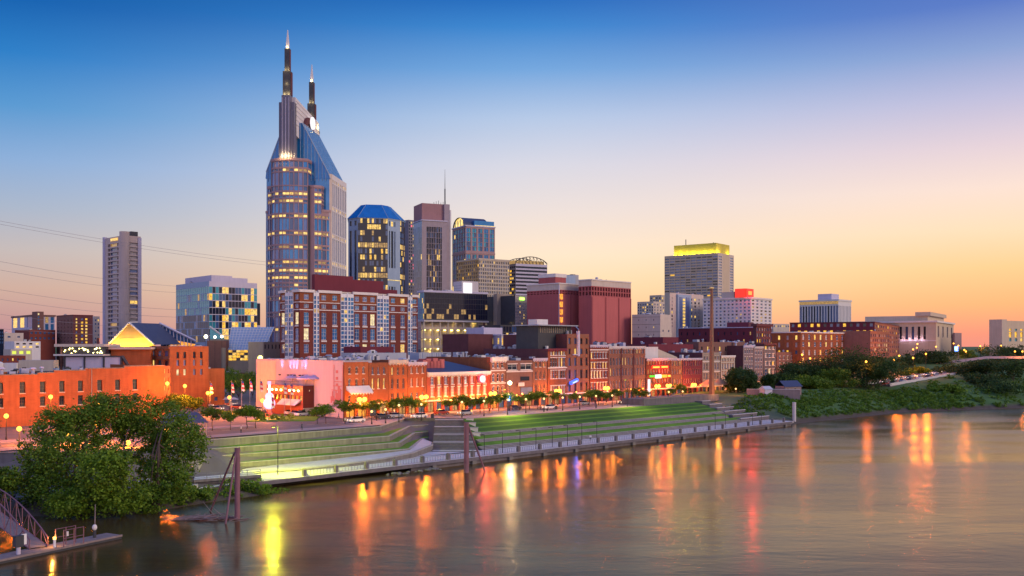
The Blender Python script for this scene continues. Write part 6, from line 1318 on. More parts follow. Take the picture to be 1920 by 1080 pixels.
for i, (px, Y, top, w, lb) in enumerate([(1672,500,677,50,'dark tree left of the four expressway lamps'),(1700,520,668,44,'dark tree behind the expressway lamps left of centre'),(1735,540,655,60,'dark tree between the expressway and the stone courthouse'),(1765,545,657,60,'dark round tree right of the brightest expressway lamp'),(1814,600,655,40,'orange tinted tree beside the blue sign right of the courthouse'),(1868,560,648,74,'dark domed tree left of the pale court building'),(1893,600,651,40,'dark tree before the pale court building windows'),(1915,560,645,50,'dark tree cut by the right edge of the view'),
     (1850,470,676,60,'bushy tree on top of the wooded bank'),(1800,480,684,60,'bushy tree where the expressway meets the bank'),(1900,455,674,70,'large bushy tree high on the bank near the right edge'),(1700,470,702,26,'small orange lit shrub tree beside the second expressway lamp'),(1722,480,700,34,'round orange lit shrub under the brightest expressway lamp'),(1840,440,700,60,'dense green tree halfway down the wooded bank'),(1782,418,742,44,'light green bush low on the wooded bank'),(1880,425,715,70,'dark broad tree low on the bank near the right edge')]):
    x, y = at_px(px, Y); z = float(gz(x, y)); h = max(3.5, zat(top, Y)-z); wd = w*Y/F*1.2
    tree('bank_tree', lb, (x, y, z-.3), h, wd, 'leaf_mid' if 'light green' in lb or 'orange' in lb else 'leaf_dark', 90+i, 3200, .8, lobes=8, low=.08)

# small round street trees along First Avenue: three models, copied
protos = []
for i in range(3): 
    o = tree('street_tree', None, (0,0,0), 5.2, 5.4, 'leaf_mid', 140+i, 1500, .36, lobes=6, low=.36); protos.append(o)
STR = [(398,217,'leftmost small street tree above the terrace walls'),(432,219,'second small street tree above the terrace walls'),(463,222,'third small street tree above the terrace walls'),(479,224,'fourth small street tree beside the grass island'),
 (595,236,'small street tree left of the pair in front of the pink wall'),(611,237,'small street tree right of the pair in front of the pink wall'),(644,245,'small street tree below the corner of the pink wall'),(655,252,'street tree touching the first arched brick house'),
 (684,254,'street tree under the bright lamp by the awning house'),(705,256,'street tree in front of the house with yellow arched windows'),(737,259,'leftmost tree of the dark trio before the arched houses'),(755,260,'middle tree of the dark trio before the arched houses'),(772,262,'right tree of the dark trio before the arched houses'),
 (790,268,'thin tree by the seam of the arched houses and red hall'),(838,272,'orange lit tree before the lit doorway of the red hall'),(860,268,'left tree of three dark ones before the red hall'),(880,271,'middle tree of three dark ones before the red hall'),(900,274,'right tree of three dark ones before the red hall'),
 (918,283,'small tree below the neon disc corner of the red hall'),(935,284,'small tree in front of the cream trimmed house'),(955,286,'small tree below the white sign board'),(975,288,'slim tree before the narrow pinkish house'),(993,290,'dark tree left of the narrow pinkish house'),(1008,292,'dark tree before the narrow pinkish house door'),
 (1040,298,'orange lit tree before the paired window house'),(1076,304,'small tree under the blue neon sign'),(1105,309,'left tree before the white sash window house'),(1122,312,'right tree before the white sash window house'),(1136,314,'small tree at the left end of the long brown warehouse'),(1156,320,'tree beside the arched door of the long brown warehouse'),
 (1192,328,'left of two trees at the right end of the brown warehouse'),(1206,331,'right of two trees at the right end of the brown warehouse'),(1258,345,'small tree before the pinkish row house'),(1277,348,'taller tree before the maroon row house')]
for i, (px, Y, lb) in enumerate(STR):
    x, y = at_px(px, Y); pr = protos[i % 3]; o = pr if i < 3 else copy_tree(pr); o.location = (x, y, 7.0); r = random.Random(i); s = r.uniform(.78, 1.12)*(1.12 if px in (755,772,1277) else 1); o.scale = (s*1.05, s*1.05, s); o.rotation_euler = (0, 0, r.random()*6)
    tag(o, lb, 'tree', 'small street trees along the avenue')
for i, (px, Y, h, w, lb) in enumerate([(448,325,8,16,'broad leafy tree behind the flag poles'),(430,350,9,9,'dark tree between the orange building and the flag poles'),(474,335,8,8,'dark tree at the left foot of the pink wall'),(336,262,6,8,'orange lit tree before the old brick tower'),(360,268,5,6,'low orange lit tree left of the corner building')]):
    x, y = at_px(px, Y); tree('street_corner_tree', lb, (x, y, 7), h*(1.3 if i < 3 else 1), w, 'leaf_mid', 180+i, 3000, .5, low=.15)
for i, (px, Y, w, d, h, lb) in enumerate([(605,259,5.5,2,3.2,'clipped dark hedge under the red restaurant wall'),(572,262,3,2,2,'small clipped bush left of the dark hedge'),(516,246,9,2.5,1.8,'orange lit flower bed around the glowing guitar sign'),(470,262,12,1.4,1.2,'long low orange lit hedge beside the parked cars'),(430,268,10,1.4,1.2,'low hedge left of the parked cars')]):
    x, y = at_px(px, Y); C = [(q-w/2, 0, h*.5) for q in np.arange(.5, w, 1.0)]; R_ = [(.8, d/2, h*.5)]*len(C); o = crown_mesh(200+i, C, R_, int(900*w/5), .3, 'leaf_dark' if i < 2 else 'leaf_mid'); o.name = 'hedge'; o.location = (x, y, 7); o.rotation_euler = (0, 0, -.5 if i > 2 else .3); tag(o, lb, 'hedge')

# ================================================================== lamps
glow('lamp_orange', (1,.40,.04), 5); glow('lamp_cream', (1,.62,.22), 2.4); glow('lamp_white', (1,.88,.45), 9); glow('lamp_blue', (.1,.25,1), 10); glow('lamp_green', (.8,1,.1), 5)
OR = (1,.22,.015)
SPQ = {240:.003, 130:.003, 181:.004, 313:.005, 185:.006, 679:.004, 956:.03, 1676:.006, 1686:.0005, 1712:.0008, 1736:.006}
def lamp(kind, px, py, Y, lb, e=3000, col=OR, zb=7., r=.48, grp='street lamps', spec=.009):
    p = P(px, py, Y); h = p.z-zb; o = empty('street_lamp', (p.x, p.y, zb), ANG, lb, 'street lamp', grp)
    b = MB(); b.tube((0,0,0), (0,0,h-.3), .11, 'pole_black', .07, 8); b.tube((0,0,0), (0,0,.7), .22, 'pole_black', .13, 8)
    gm = {'orange':'lamp_orange','twin':'lamp_orange','cream':'lamp_cream','white':'lamp_white','green':'lamp_green'}[kind]
    if kind == 'twin':
        b.tube((-.9,0,h-.5), (.9,0,h-.5), .05, 'pole_black'); b.build('post', o)
        for sx_ in (-.85, .85): g = MB(); g.ball((sx_,0,h), r*1.3, gm); g.build('globe', o)
    else: b.build('post', o); g = MB(); g.ball((0,0,h), r, gm); g.build('globe', o)
    plight(o, (0,-.3,h-.15), e, col, .8).data.specular_factor = SPQ.get(px, spec); return o
TW = [(679,749,50.3,'twin globe lamp in front of the awning house'),(795,744.5,50.3,'twin globe lamp where the arched houses end'),(924,738,50.3,'twin globe lamp between the red hall and the cream trimmed house'),(1046,733,50.3,'twin globe lamp in front of the paired window house'),(1137,728,50.3,'twin globe lamp at the left end of the brown warehouse'),(1233,724,50.3,'left twin globe lamp in front of the neon bar'),(1254,723,50.3,'right twin globe lamp in front of the neon bar'),(1301,721.5,50.3,'twin globe lamp in front of the maroon row house')]
for px, py, t, lb in TW: lamp('twin', px, py, line(px, t)[1], lb, 6000 if px < 900 else 4200)
PK = [(697,771.5,'first cream park lamp left of the stairs'),(723,767.7,'second cream park lamp left of the stairs'),(748,760,'cream park lamp beside the dark tree trio'),(790,758,'cream park lamp just left of the stair head'),(866,754,'cream park lamp just right of the stair head'),(907.5,752,'cream park lamp above the left corner of the lawn'),(951.6,749.5,'cream park lamp below the bright starburst lamp'),(986,748.7,'cream park lamp before the narrow pinkish house'),(1020,747.6,'cream park lamp left of the paired window house lamp'),(1055,745.6,'cream park lamp left of the blue neon sign'),(1087,744,'cream park lamp right of the blue neon sign'),(1117.6,742.6,'cream park lamp before the white sash window house'),(1148,741.5,'cream park lamp before the brown warehouse middle'),(1254,735,'cream park lamp below the neon bar'),(1280,734,'cream park lamp before the maroon row house'),(1220,731,'small amber lamp at the left corner of the neon bar')]
for px, py, lb in PK: lamp('cream', px, py, line(px, 34)[1], lb, 420, (1,.34,.04), r=.30, grp='cream park lamps', spec=.01)
LT = [(11.7,780,'orange',196,'orange street lamp at the left edge, the higher of two'),(36,804,'orange',186,'orange street lamp left of the big tree, lowest on the left'),(95,744,'orange',222,'orange street lamp in front of the long brick warehouse'),(313.7,719,'orange',250,'orange street lamp at the right end of the brick warehouse'),(346.6,723.7,'orange',262,'orange street lamp in front of the old brick tower'),(389.6,737,'orange',258,'orange street lamp at the edge of the orange corner building'),(492,751,'orange',252,'bright orange street lamp left of the glowing guitar sign'),(185,755,'orange',215,'orange street lamp half hidden behind the top of the big tree'),(181,794,'orange',190,'orange street lamp glimpsed through the middle of the big tree'),(313,807,'orange',190,'orange street lamp glimpsed through the right of the big tree'),(240,830,'orange',182,'low orange lamp hidden behind the big tree crown'),(130,815,'orange',186,'orange lamp hidden behind the left part of the tree'),(430,745,'orange',275,'small orange lamp by the food stands'),(558,735,'orange',275,'small amber lamp beside the restaurant door')]
for px, py, kd, Y, lb in LT: lamp(kd, px, py, Y, lb, {11.7:3000,36:5000,95:15000,240:9000,130:12000,181:9000,313:9000}.get(px, 13000), OR)
for px, py, Y, zb, lb in ((386,631,395,8,'brilliant yellow floodlight beside the glass office block'),(403,632,400,8,'yellow floodlight on the brick end of the glass roofed hall'),(416,631,401,8,'right hand yellow floodlight on the glass roofed hall')): lamp('white', px, py, Y, lb, 2500 if px == 386 else 1000, (1,.85,.3), zb, .75 if px == 386 else .55, 'yellow floodlights')
lamp('white', 956, 718, line(956, 45)[1], 'brilliant white starburst lamp in front of the brown flat front', 4500, (1,.82,.35), r=.62, grp=None)
lb_ = lamp('cream', 953.5, 740, line(953.5, 45.2)[1], 'small lamp with a blue glowing panel below the brilliant white lamp', 300, (.1,.2,1), r=.3, grp=None)
g = MB(); g.box(-.4,-.25,3.0,.4,-.1,4.2,'lamp_blue'); g.build('blue_panel', lb_); plight(lb_, (0,-.8,3.6), 900, (.08,.2,1), .3)
for px, py, Y, lb in ((1624,678,405,'orange lamp shining through the tallest riverside tree'),(1519,672,430,'orange lamp low on the orange brick building'),(1504,665,435,'upper orange lamp at the corner of the orange brick building'),(1500,680,428,'lower orange lamp beside the orange brick building'),
     (1676,675,452,'first tall expressway lamp beside the dark trees'),(1686,667,475,'second expressway lamp standing slightly behind the first'),(1712,671,470,'third expressway lamp in the middle'),(1736,663.5,480,'tallest and brightest expressway lamp'),
     (1755,650,600,'yellow lamp in front of the stone courthouse'),(1797,648,590,'orange lamp by the blue sign'),(1788,644,620,'small orange lamp beside the courthouse right end'),(1811,659,520,'bright orange lamp right of the blue sign'),(1808,656,545,'dim orange lamp just behind the brighter one'),(1838,649,560,'orange lamp halfway between the blue sign and the domed tree'),(1877,648,585,'yellow lamp at the left foot of the pale court building'),(1903,659,520,'orange lamp under the pale court building'),(1917,659,520,'orange lamp at the right edge of the view'),(1720,645,600,'orange lamp before the courthouse lower wall'),(1719,652,580,'lower orange lamp before the courthouse lower wall'),(1712,655,570,'leftmost small lamp before the courthouse lower wall')):
    x, y = at_px(px, Y); lamp('orange', px, py, Y, lb, {1676:10000,1736:10000}.get(px, 5500) if 1670 < px < 1740 else 2600, OR, float(gz(x, y)), .42, 'orange lamps on the right bank')
lamp('green', 1430, 712, 385, 'yellow street light between the two small conifers', 5000, (.95,.9,.1), 8., .6, None)
lamp('cream', 1379.6, 729, 352, 'small orange lamp on the wall right of the rust coloured pole', 900, OR, 9.1, .3, None)
for i, (px, py, lb) in enumerate(((1345,539,'x'),)): pass
# yellow-green floodlight on a mast lighting the terraces
x, y = G(521, 888, 2.2)
def mastlamp(px, Y, ztop, zb, lb, e=0, col=(1,1,.2), spot=False):
    xx, yy = at_px(px, Y); o = empty('light_mast', (xx, yy, zb), ANG, lb, 'light mast', 'thin dark light masts along the quay'); b = MB(); b.tube((0,0,0), (0,0,ztop-zb), .09, 'pole_black', .06); b.tube((0,0,ztop-zb), (-.9,0,ztop-zb+.05), .06, 'pole_black'); b.build('pole', o)
    h = MB(); h.box(-1.3,-.15,ztop-zb-.05,-.6,.15,ztop-zb+.1,'pole_black'); 
    if e: h.box(-1.2,-.12,ztop-zb-.1,-.7,.12,ztop-zb-.055,'lamp_green')
    h.build('lamp_head', o)
    if spot:
        l = bpy.data.lights.new('lamp_light', 'SPOT'); l.energy = e; l.color = col; l.spot_size = rad(130); l.spot_blend = .9; l.shadow_soft_size = .2; lo = bpy.data.objects.new('lamp_light', l); COL.objects.link(lo); lo.parent = o; lo.location = (-.95,-.4,ztop-zb-.35); lo.rotation_euler = (rad(-28),0,0)
    elif e: plight(o, (-.95,0,ztop-zb-.3), e, col, .15).data.specular_factor = .0012
mastlamp(521, 178, zat(800,178), 2.2, 'light mast on the walkway whose lamp casts yellow green light on the terraces', 3200, (.85,1,.05))
l = bpy.data.lights.new('terrace_floodlight', 'SPOT'); l.energy = 26000; l.color = (.85,1,.06); l.spot_size = rad(115); l.spot_blend = .6; l.shadow_soft_size = .3; lo = bpy.data.objects.new('terrace_floodlight', l); COL.objects.link(lo); lo.location = (*at_px(521,178.5), zat(803,178)); lo.rotation_euler = Vector((.15,1,-.75)).to_track_quat('-Z','Y').to_euler()
for i, (px, lb) in enumerate(((908,'thin light mast right of the braced steel pole'),(942,'second thin light mast of the quay, near the start of the railing'),(975,'third thin light mast along the quay'),(1005,'fourth thin light mast along the quay'),(1035.5,'tallest thin light mast in the middle of the quay'),(1064,'sixth thin light mast along the quay'),(1091,'seventh thin light mast along the quay'),(1119,'eighth thin light mast along the quay'),(1341,'light mast before the stepped wall'),(1360,'second light mast before the stepped wall'),(1411,'light mast near the right end of the quay'),(1428,'last light mast at the right end of the quay'))):
    X_, Y_ = line(px, 1.6); mastlamp(px, Y_, zat(801 if px == 1035.5 else (815-(px-908)*.115 if px < 1200 else 776), Y_), 1.5, lb)
for px, lb in ((1176,'tall dark light mast on the upper edge of the lawn'),(951,'dark light mast behind the lawn under the starburst lamp')):
    X_, Y_ = line(px, 31.5); mastlamp(px, Y_, zat(712 if px == 1176 else 730, Y_), 7, lb, 7000, (1,.86,.16), True)

# ================================================================== glowing guitar shaped sign
glow('sign_lavender', (.70,.55,1), 1.15); glow('sign_core', (1,.9,1), 1.5); glow('sign_pink', (1,.35,.7), 3)
p = P(505, 780, 258); o = empty('guitar_sign', (p.x, p.y, 7.), .1, 'glowing lavender guitar shaped sign with a tall bright neck among the parked cars', 'sign'); H_ = zat(715, 258)-7; zc = zat(753, 258)-7
b = MB(); b.tube((0,-.3,zc-.5), (0,.3,zc-.5), 1.55, 'sign_lavender', n=24); b.tube((0,-.28,zc+1.4), (0,.28,zc+1.4), 1.05, 'sign_lavender', n=20); b.tube((0,-.4,zc-.5), (0,-.31,zc-.5), 1.1, 'sign_core', n=20); b.build('guitar_body', o)
b = MB(); b.box(-.28,-.25,zc+2.2,.28,.25,H_,'sign_core'); b.box(-.42,-.3,H_-.9,.42,.3,H_,'sign_lavender'); b.build('guitar_neck', o); b = MB(); b.tube((0,0,-.2), (0,0,zc-2), .5, 'red_paint'); b.frustum([(-1.5,-1),(1.5,-1),(1.5,1),(-1.5,1)], 0, [(-1,-.6),(1,-.6),(1,.6),(-1,.6)], 1.2, 'brick_red'); b.build('base', o)
plight(o, (0,-2.2,zc), 1300, (.85,.5,1), .8)

# flag poles with hanging flags
M('flag_red', (.55,.06,.08), .8, .1); M('flag_blue', (.06,.08,.3), .8, .1)
FL = [(394,258,716,'leftmost flag pole in front of the orange corner building'),(434,262,715,'flag pole before the broad leafy tree, left of the close pair'),(453,262,712,'flag pole right of the broad leafy tree centre'),(468.5,262,712,'flag pole in front of the tree and the pink wall edge'),(488,248,712,'flag pole just left of the glowing guitar sign'),(509,246,742,'short flag pole in front of the guitar sign base'),(533,250,716,'flag pole at the open lot right of the guitar sign'),(545,254,718,'rightmost flag pole near the red restaurant')]
for px, Y, py, lb in FL:
    q = P(px, py, Y); o = empty('flag_pole', (q.x, q.y, 7), .3, lb, 'flag pole', 'flag poles on the plaza'); b = MB(); h = q.z-7; b.tube((0,0,0), (0,0,h), .07, 'pole_grey', .045); b.ball((0,0,h+.1), .12, 'brass', 8, 5); b.build('pole', o)
    f = MB(); n = 5
    for i in range(n):
        z0, z1 = h-.3-i*.55, h-.3-(i+1)*.55; x0, x1 = .08+.16*i**.5, .08+.16*(i+1)**.5
        f.poly([(.05,0,z0),(x0+.35,.1*(i % 2),z0-.15),(x1+.35,.1*((i+1) % 2),z1-.15),(.05,0,z1)], ['flag_blue','flag_red','trim','flag_red','trim'][i])
    f.build('flag', o)

# ================================================================== steel poles
def braced(px, pyb, pyt, r, braces, lb, mat='steel_purple'):
    x, y = G(px, pyb, -.3); k = y/F; o = empty('braced_pile', (x, y, 0), 0, lb, 'steel pile'); h = zat(pyt, y); b = MB(); b.tube((0,0,-3), (0,0,h), r, mat, n=14); b.tube((0,0,h), (0,0,h+.12), r*1.06, 'trim' if 'white' in lb else mat, n=14); b.build('pile', o)
    for bx, by, tx, ty, rr in braces:
        X_, Y_ = G(bx, by, 0); b = MB(); b.tube((X_-x, Y_-y, -1), ((tx-px)*k, -.1, zat(ty, y)), rr, mat, n=8); b.build('brace', o)
    return o
braced(445, 978, 841, .40, [(421,983,443,846,.15),(390,958,440,848,.15)], 'nearest purple brown steel pile with two long slanting braces')
braced(874.5, 889, 793, .52, [(913,884,877,796,.2)], 'purple brown steel pile with one thin brace in front of the stairs')
braced(1489, 795, 755, .62, [], 'pale round steel pile at the right end of the quay', 'concrete_light')
x, y = line(1334.5, 33); o = empty('rust_obelisk', (x, y, 8.6), ANG, 'very tall rust coloured tapering steel pole above the right end of the lawn', 'pole'); b = MB(); h = zat(541, y)-8.6; M('weathered_steel', (.26,.13,.08), .8, .2, .5, .3)
b.frustum([(-.7,-.7),(.7,-.7),(.7,.7),(-.7,.7)], 0, [(-.34,-.34),(.34,-.34),(.34,.34),(-.34,.34)], h, 'weathered_steel'); b.build('shaft', o); b = MB(); b.box(-.6,-.6,h,.6,.6,h+.4,'lit_dim'); b.box(-1.4,-.2,h+.4,1.4,.2,h+.6,'metal_grey'); b.build('lit_cap', o)
plight(o, (-2,-4,2), 900, (1,.34,.05), .3)
glow('tent_lit', (1,.35,.05), .25); M('canvas', (.55,.30,.16), .8, .1)
for i, (px, Y, w, lb) in enumerate(((1330,365,7.5,'orange lit tent roof at the foot of the rust coloured pole'),(1350,372,6,'second dim tent roof behind the rust coloured pole'))):
    x, y = at_px(px, Y); o = empty('marquee', (x, y, 9.1), ANG, lb, 'tent'); b = MB(); b.frustum([(-w/2,-2.5),(w/2,-2.5),(w/2,2.5),(-w/2,2.5)], 2.2, [(-w*.15,-.3),(w*.15,-.3),(w*.15,.3),(-w*.15,.3)], 4.4, 'canvas'); b.build('canvas_roof', o)
    b = MB(); [b.tube((a,c,0), (a,c,2.2), .08, 'pole_grey') for a in (-w/2+.2,w/2-.2) for c in (-2.3,2.3)]; b.build('tent_pole', o, kind=None)
# driftwood caught on the nearest pile
x, y = G(378, 974, 0); o = empty('driftwood_raft', (x, y, 0), 0, 'tangled raft of brown driftwood caught between the braces of the nearest pile', 'driftwood'); b = MB(); r = random.Random(8)
for i in range(150):
    q = r.gauss(0, 2.4)+.8; a = r.gauss(0, .5); L = r.uniform(.8, 3.6); c = (q, r.gauss(0, .7), r.uniform(-.1, .5)*max(.2, 1-abs(q)/6)); b.tube((c[0]-L/2*math.cos(a), c[1]-L/2*math.sin(a)*.6, c[2]-.06), (c[0]+L/2*math.cos(a), c[1]+L/2*math.sin(a)*.6, c[2]+r.uniform(-.05,.45)), r.uniform(.03,.10), 'rust' if r.random()<.15 else 'wood', r.uniform(.02,.05), 5)
for sx_, hh in ((2.2, 2.6),(3.4, 2.0),(4.2, 1.2)): b.tube((sx_,.4,0), (sx_-2.2,.6,hh), .07, 'wood', .02, 5)
b.build('branches', o)
# quay rubble
x, y = ST(-6, -1.2); o = empty('rock_pile', (x, y, 0), ANG, 'dark rocks and driftwood at the foot of the quay by the stairs', 'rocks'); b = MB()
for i in range(26): b = MB(); b.ball((r.uniform(-7,9), r.uniform(-.9,.5), r.uniform(-.1,.25)), r.uniform(.25,.6), 'concrete_dark' if i % 4 else 'concrete', 7, 4, .6); b.build('rock', o)

# ================================================================== floating dock and gangway
A0 = Vector(G(228, 1003, .5)); A1 = Vector(G(-30, 1056, .5)); d = (A1-A0).normalized(); n_ = Vector((d.y, -d.x)); n_ = n_ if n_.y > 0 else -n_
o = empty('floating_dock', (*A0, 0), math.atan2(d.y, d.x), 'weathered wooden floating dock at the bottom left corner', 'dock'); LD = (A1-A0).length+14; sg = 1 if Vector((-d.y, d.x)).dot(n_) > 0 else -1
b = MB(); b.box(0, min(0, sg*3.0), -.35, LD, max(0, sg*3.0), .38, 'metal_dark'); b.build('float', o)
b = MB()
for i in range(int(LD/.32)): b.box(i*.32+.01, min(0, sg*3.0), .38, i*.32+.29, max(0, sg*3.0), .5+.01*(i % 2), 'wood')
b.box(-.05, -.12 if sg > 0 else -.0, .3, LD, .0 if sg > 0 else .12, .56, 'wood'); b.build('planks', o)
def dk(x, y, z=0.): v = A0+d*x+n_*y; return Vector((v.x, v.y, z))
# gangway: arched truss bridge from upper left down to the dock
g0 = dk(10.9, 2.0, .6); g1 = Vector(P(-75, 918, 143)); o = empty('gangway', tuple(g0), 0, 'arched steel truss gangway leading down to the floating dock', 'gangway')
gd = g1-g0; gh = Vector((gd.x, gd.y)).normalized(); gn = Vector((-gh.y, gh.x))*1.1; n = 14
b = MB(); 
for sg2 in (-1, 1):
    pr = None
    for i in range(n+1):
        t = i/n; base = gd*t+Vector((gn.x*sg2, gn.y*sg2, 0)); top = base+Vector((0,0,1.1+2.1*math.sin(math.pi*min(1, t*1.05))**.8))
        b.tube(base, top, .06, 'steel_purple')
        if pr: b.tube(pr[0], base, .09, 'steel_purple'); b.tube(pr[1], top, .09, 'steel_purple'); b.tube(pr[0], top, .05, 'steel_purple') if i % 2 else b.tube(pr[1], base, .05, 'steel_purple')
        pr = (base, top)
b.build('truss', o); b = MB(); b.poly([(gn.x,gn.y,.05),(-gn.x,-gn.y,.05),tuple(gd-Vector((gn.x,gn.y,-.05))),tuple(gd+Vector((gn.x,gn.y,.05)))], 'wood'); b.build('walkway', o)
def onDock(name, lb, cat, x, y, fn, grp=None):
    v = dk(x, y, .52); o = empty(name, tuple(v), math.atan2(d.y, d.x), lb, cat, grp); fn(o)
glow('bollard_lit', (1,.5,.08), 6)
def bol(o): b = MB(); b.tube((0,0,0), (0,0,1.0), .16, 'frame_white', n=12); b.build('column', o); g = MB(); g.tube((0,0,1.0), (0,0,1.3), .18, 'bollard_lit', n=12); g.build('lamp', o); plight(o, (0,-.5,1.3), 260, (1,.45,.08), .1)
onDock('dock_light', 'small glowing bollard light on the floating dock', 'bollard light', 9.6, .7, bol)
def prow(o): b = MB(); b.tube((0,0,0), (-.1,0,4.4), .09, 'wood', .05); b.build('pole', o); b = MB(); b.ball((0,0,1.35), .32, 'trim', 10, 6, 1.3); b.tube((0,0,0), (0,0,1.0), .2, 'metal_dark'); b.build('buoy', o)
onDock('mooring_post', 'slim mooring post with a white buoy at the far end of the dock', 'mooring post', 3.0, 1.6, prow)
def gate(o): b = MB(); [b.tube((x,y,0), (x,y,2.2), .06, 'steel_purple') for x in (-1.4,0,1.5) for y in (0,1.6)]; [b.tube((-1.4,y,z), (1.5,y,z), .04, 'steel_purple') for y in (0,1.6) for z in (1.1,2.15)]; b.build('frame', o); g = MB(); g.box(-.35,-.1,1.0,-.05,.05,1.6,'trim'); g.build('sign', o)
onDock('dock_gate', 'open metal gate frame on the dock beside the lit bollard', 'gate', 7.6, 1.2, gate)
def box_(o): b = MB(); b.box(-.75,-.3,.9,.35,.3,2.3,'metal_dark'); b.tube((-.2,0,0), (-.2,0,.9), .25, 'lavender'); b.build('cabinet', o); g = MB(); g.box(-1.5,-.36,1.0,-.72,-.28,2.3,'frame_white'); g.build('sign_panel', o)
onDock('dock_cabinet', 'dark service cabinet with a white panel under the gangway', 'cabinet', 14.6, .9, box_)

# ================================================================== small things: cars, people, stands, cables
def car(loc, rz, col, lb, grp='parked cars'):
    o = empty('parked_car', loc, rz, lb, 'car', grp)
    if col not in CARM:
        CARM[col] = M('car_'+str(len(CARM)), col, .3, .05, 1, 0, spec=.6)
        b = MB(); nme = CARM[col].name; pr = [(-2.2,.35),(2.2,.35),(2.25,.75),(1.5,.95),(-2.1,1.0),(-2.25,.7)]
        for y in (-.86, .86): b.poly([(x, y, z) for x, z in (pr if y < 0 else pr[::-1])], nme)
        for k in range(6): (x0,z0),(x1,z1) = pr[k], pr[(k+1) % 6]; b.poly([(x0,-.86,z0),(x0,.86,z0),(x1,.86,z1),(x1,-.86,z1)], nme)
        b.frustum([(-1.75,-.74),(1.0,-.74),(1.0,.74),(-1.75,.74)], .97, [(-1.35,-.6),(.3,-.6),(.3,.6),(-1.35,.6)], 1.45, 'glass_dark', nme); CARB[col] = b.mesh('body')
    c = bpy.data.objects.new('body', CARB[col]); COL.objects.link(c); c.parent = o
    for x in (-1.4, 1.4):
        for y in (-.8, .8):
            w = bpy.data.objects.new('wheel', WHL); COL.objects.link(w); w.parent = o; w.location = (x, y, .33); q = bpy.data.objects.new('rim', RIM); COL.objects.link(q); q.parent = w
    h = bpy.data.objects.new('headlight', HDL); COL.objects.link(h); h.parent = o; h.location = (2.26, -.6, .72); h = bpy.data.objects.new('headlight', HDL); COL.objects.link(h); h.parent = o; h.location = (2.26, .6, .72)
    return o
CARM, CARB = {}, {}
b = MB(); b.tube((0,-.11,0), (0,.11,0), .33, 'frame_dark', n=14); WHL = b.mesh('wheel'); b = MB(); b.tube((0,-.12,0), (0,.12,0), .18, 'metal_grey', n=10); RIM = b.mesh('rim'); glow('headlight', (1,.9,.7), 3); b = MB(); b.box(-.04,-.16,-.08,.02,.16,.08,'headlight'); HDL = b.mesh('headlight')
WH, SI, DK, RD = (.7,.7,.7), (.35,.36,.38), (.04,.04,.05), (.35,.04,.03)
for px, Y, rz, c, lb in ((386,300,.2,WH,'pale car at the corner of the orange building'),(405,285,-.3,SI,'silver car crossing the open plaza'),(463,288,.1,WH,'white van like car behind the long low hedge'),(474,283,.1,SI,'silver car right of the white one behind the hedge'),(487,280,.15,WH,'white car left of the glowing guitar sign'),(447,292,.1,RD,'red car behind the long low hedge'),(538,272,.9,DK,'dark car at the right of the guitar sign'),(548,268,.9,WH,'white car second from the right of the guitar sign'),(558,265,.9,SI,'silver car on the ramp before the restaurant'),(567,262,.9,WH,'pale car closest to the restaurant entrance'),(530,276,.8,RD,'red car just right of the guitar sign base')):
    x, y = at_px(px, Y); car((x, y, 7.02), rz, c, lb)
for k, (px, t, c, lb) in enumerate(((668,41,WH,'white car driving on the avenue below the pink wall corner'),(717,46.5,DK,'dark car parked before the yellow windowed arched house'),(742,46.5,SI,'silver car parked before the cart door house'),(786,41,WH,'white car driving past the last arched house'),(828,46.8,RD,'red car parked before the lit doorway of the red hall'),(872,41,SI,'silver car driving past the middle of the red hall'),(965,46.8,DK,'dark car parked before the brown flat front'),(1030,41,WH,'white car driving past the paired window house'),(1095,46.8,SI,'silver car parked before the corner tower house'),(1170,41,DK,'dark car driving past the brown warehouse'),(1240,46.8,WH,'white car parked before the neon bar'))):
    x, y = line(px, t); car((x, y, 7.02), ANG+(0 if t > 42 else math.pi), c, lb, 'cars on the avenue')
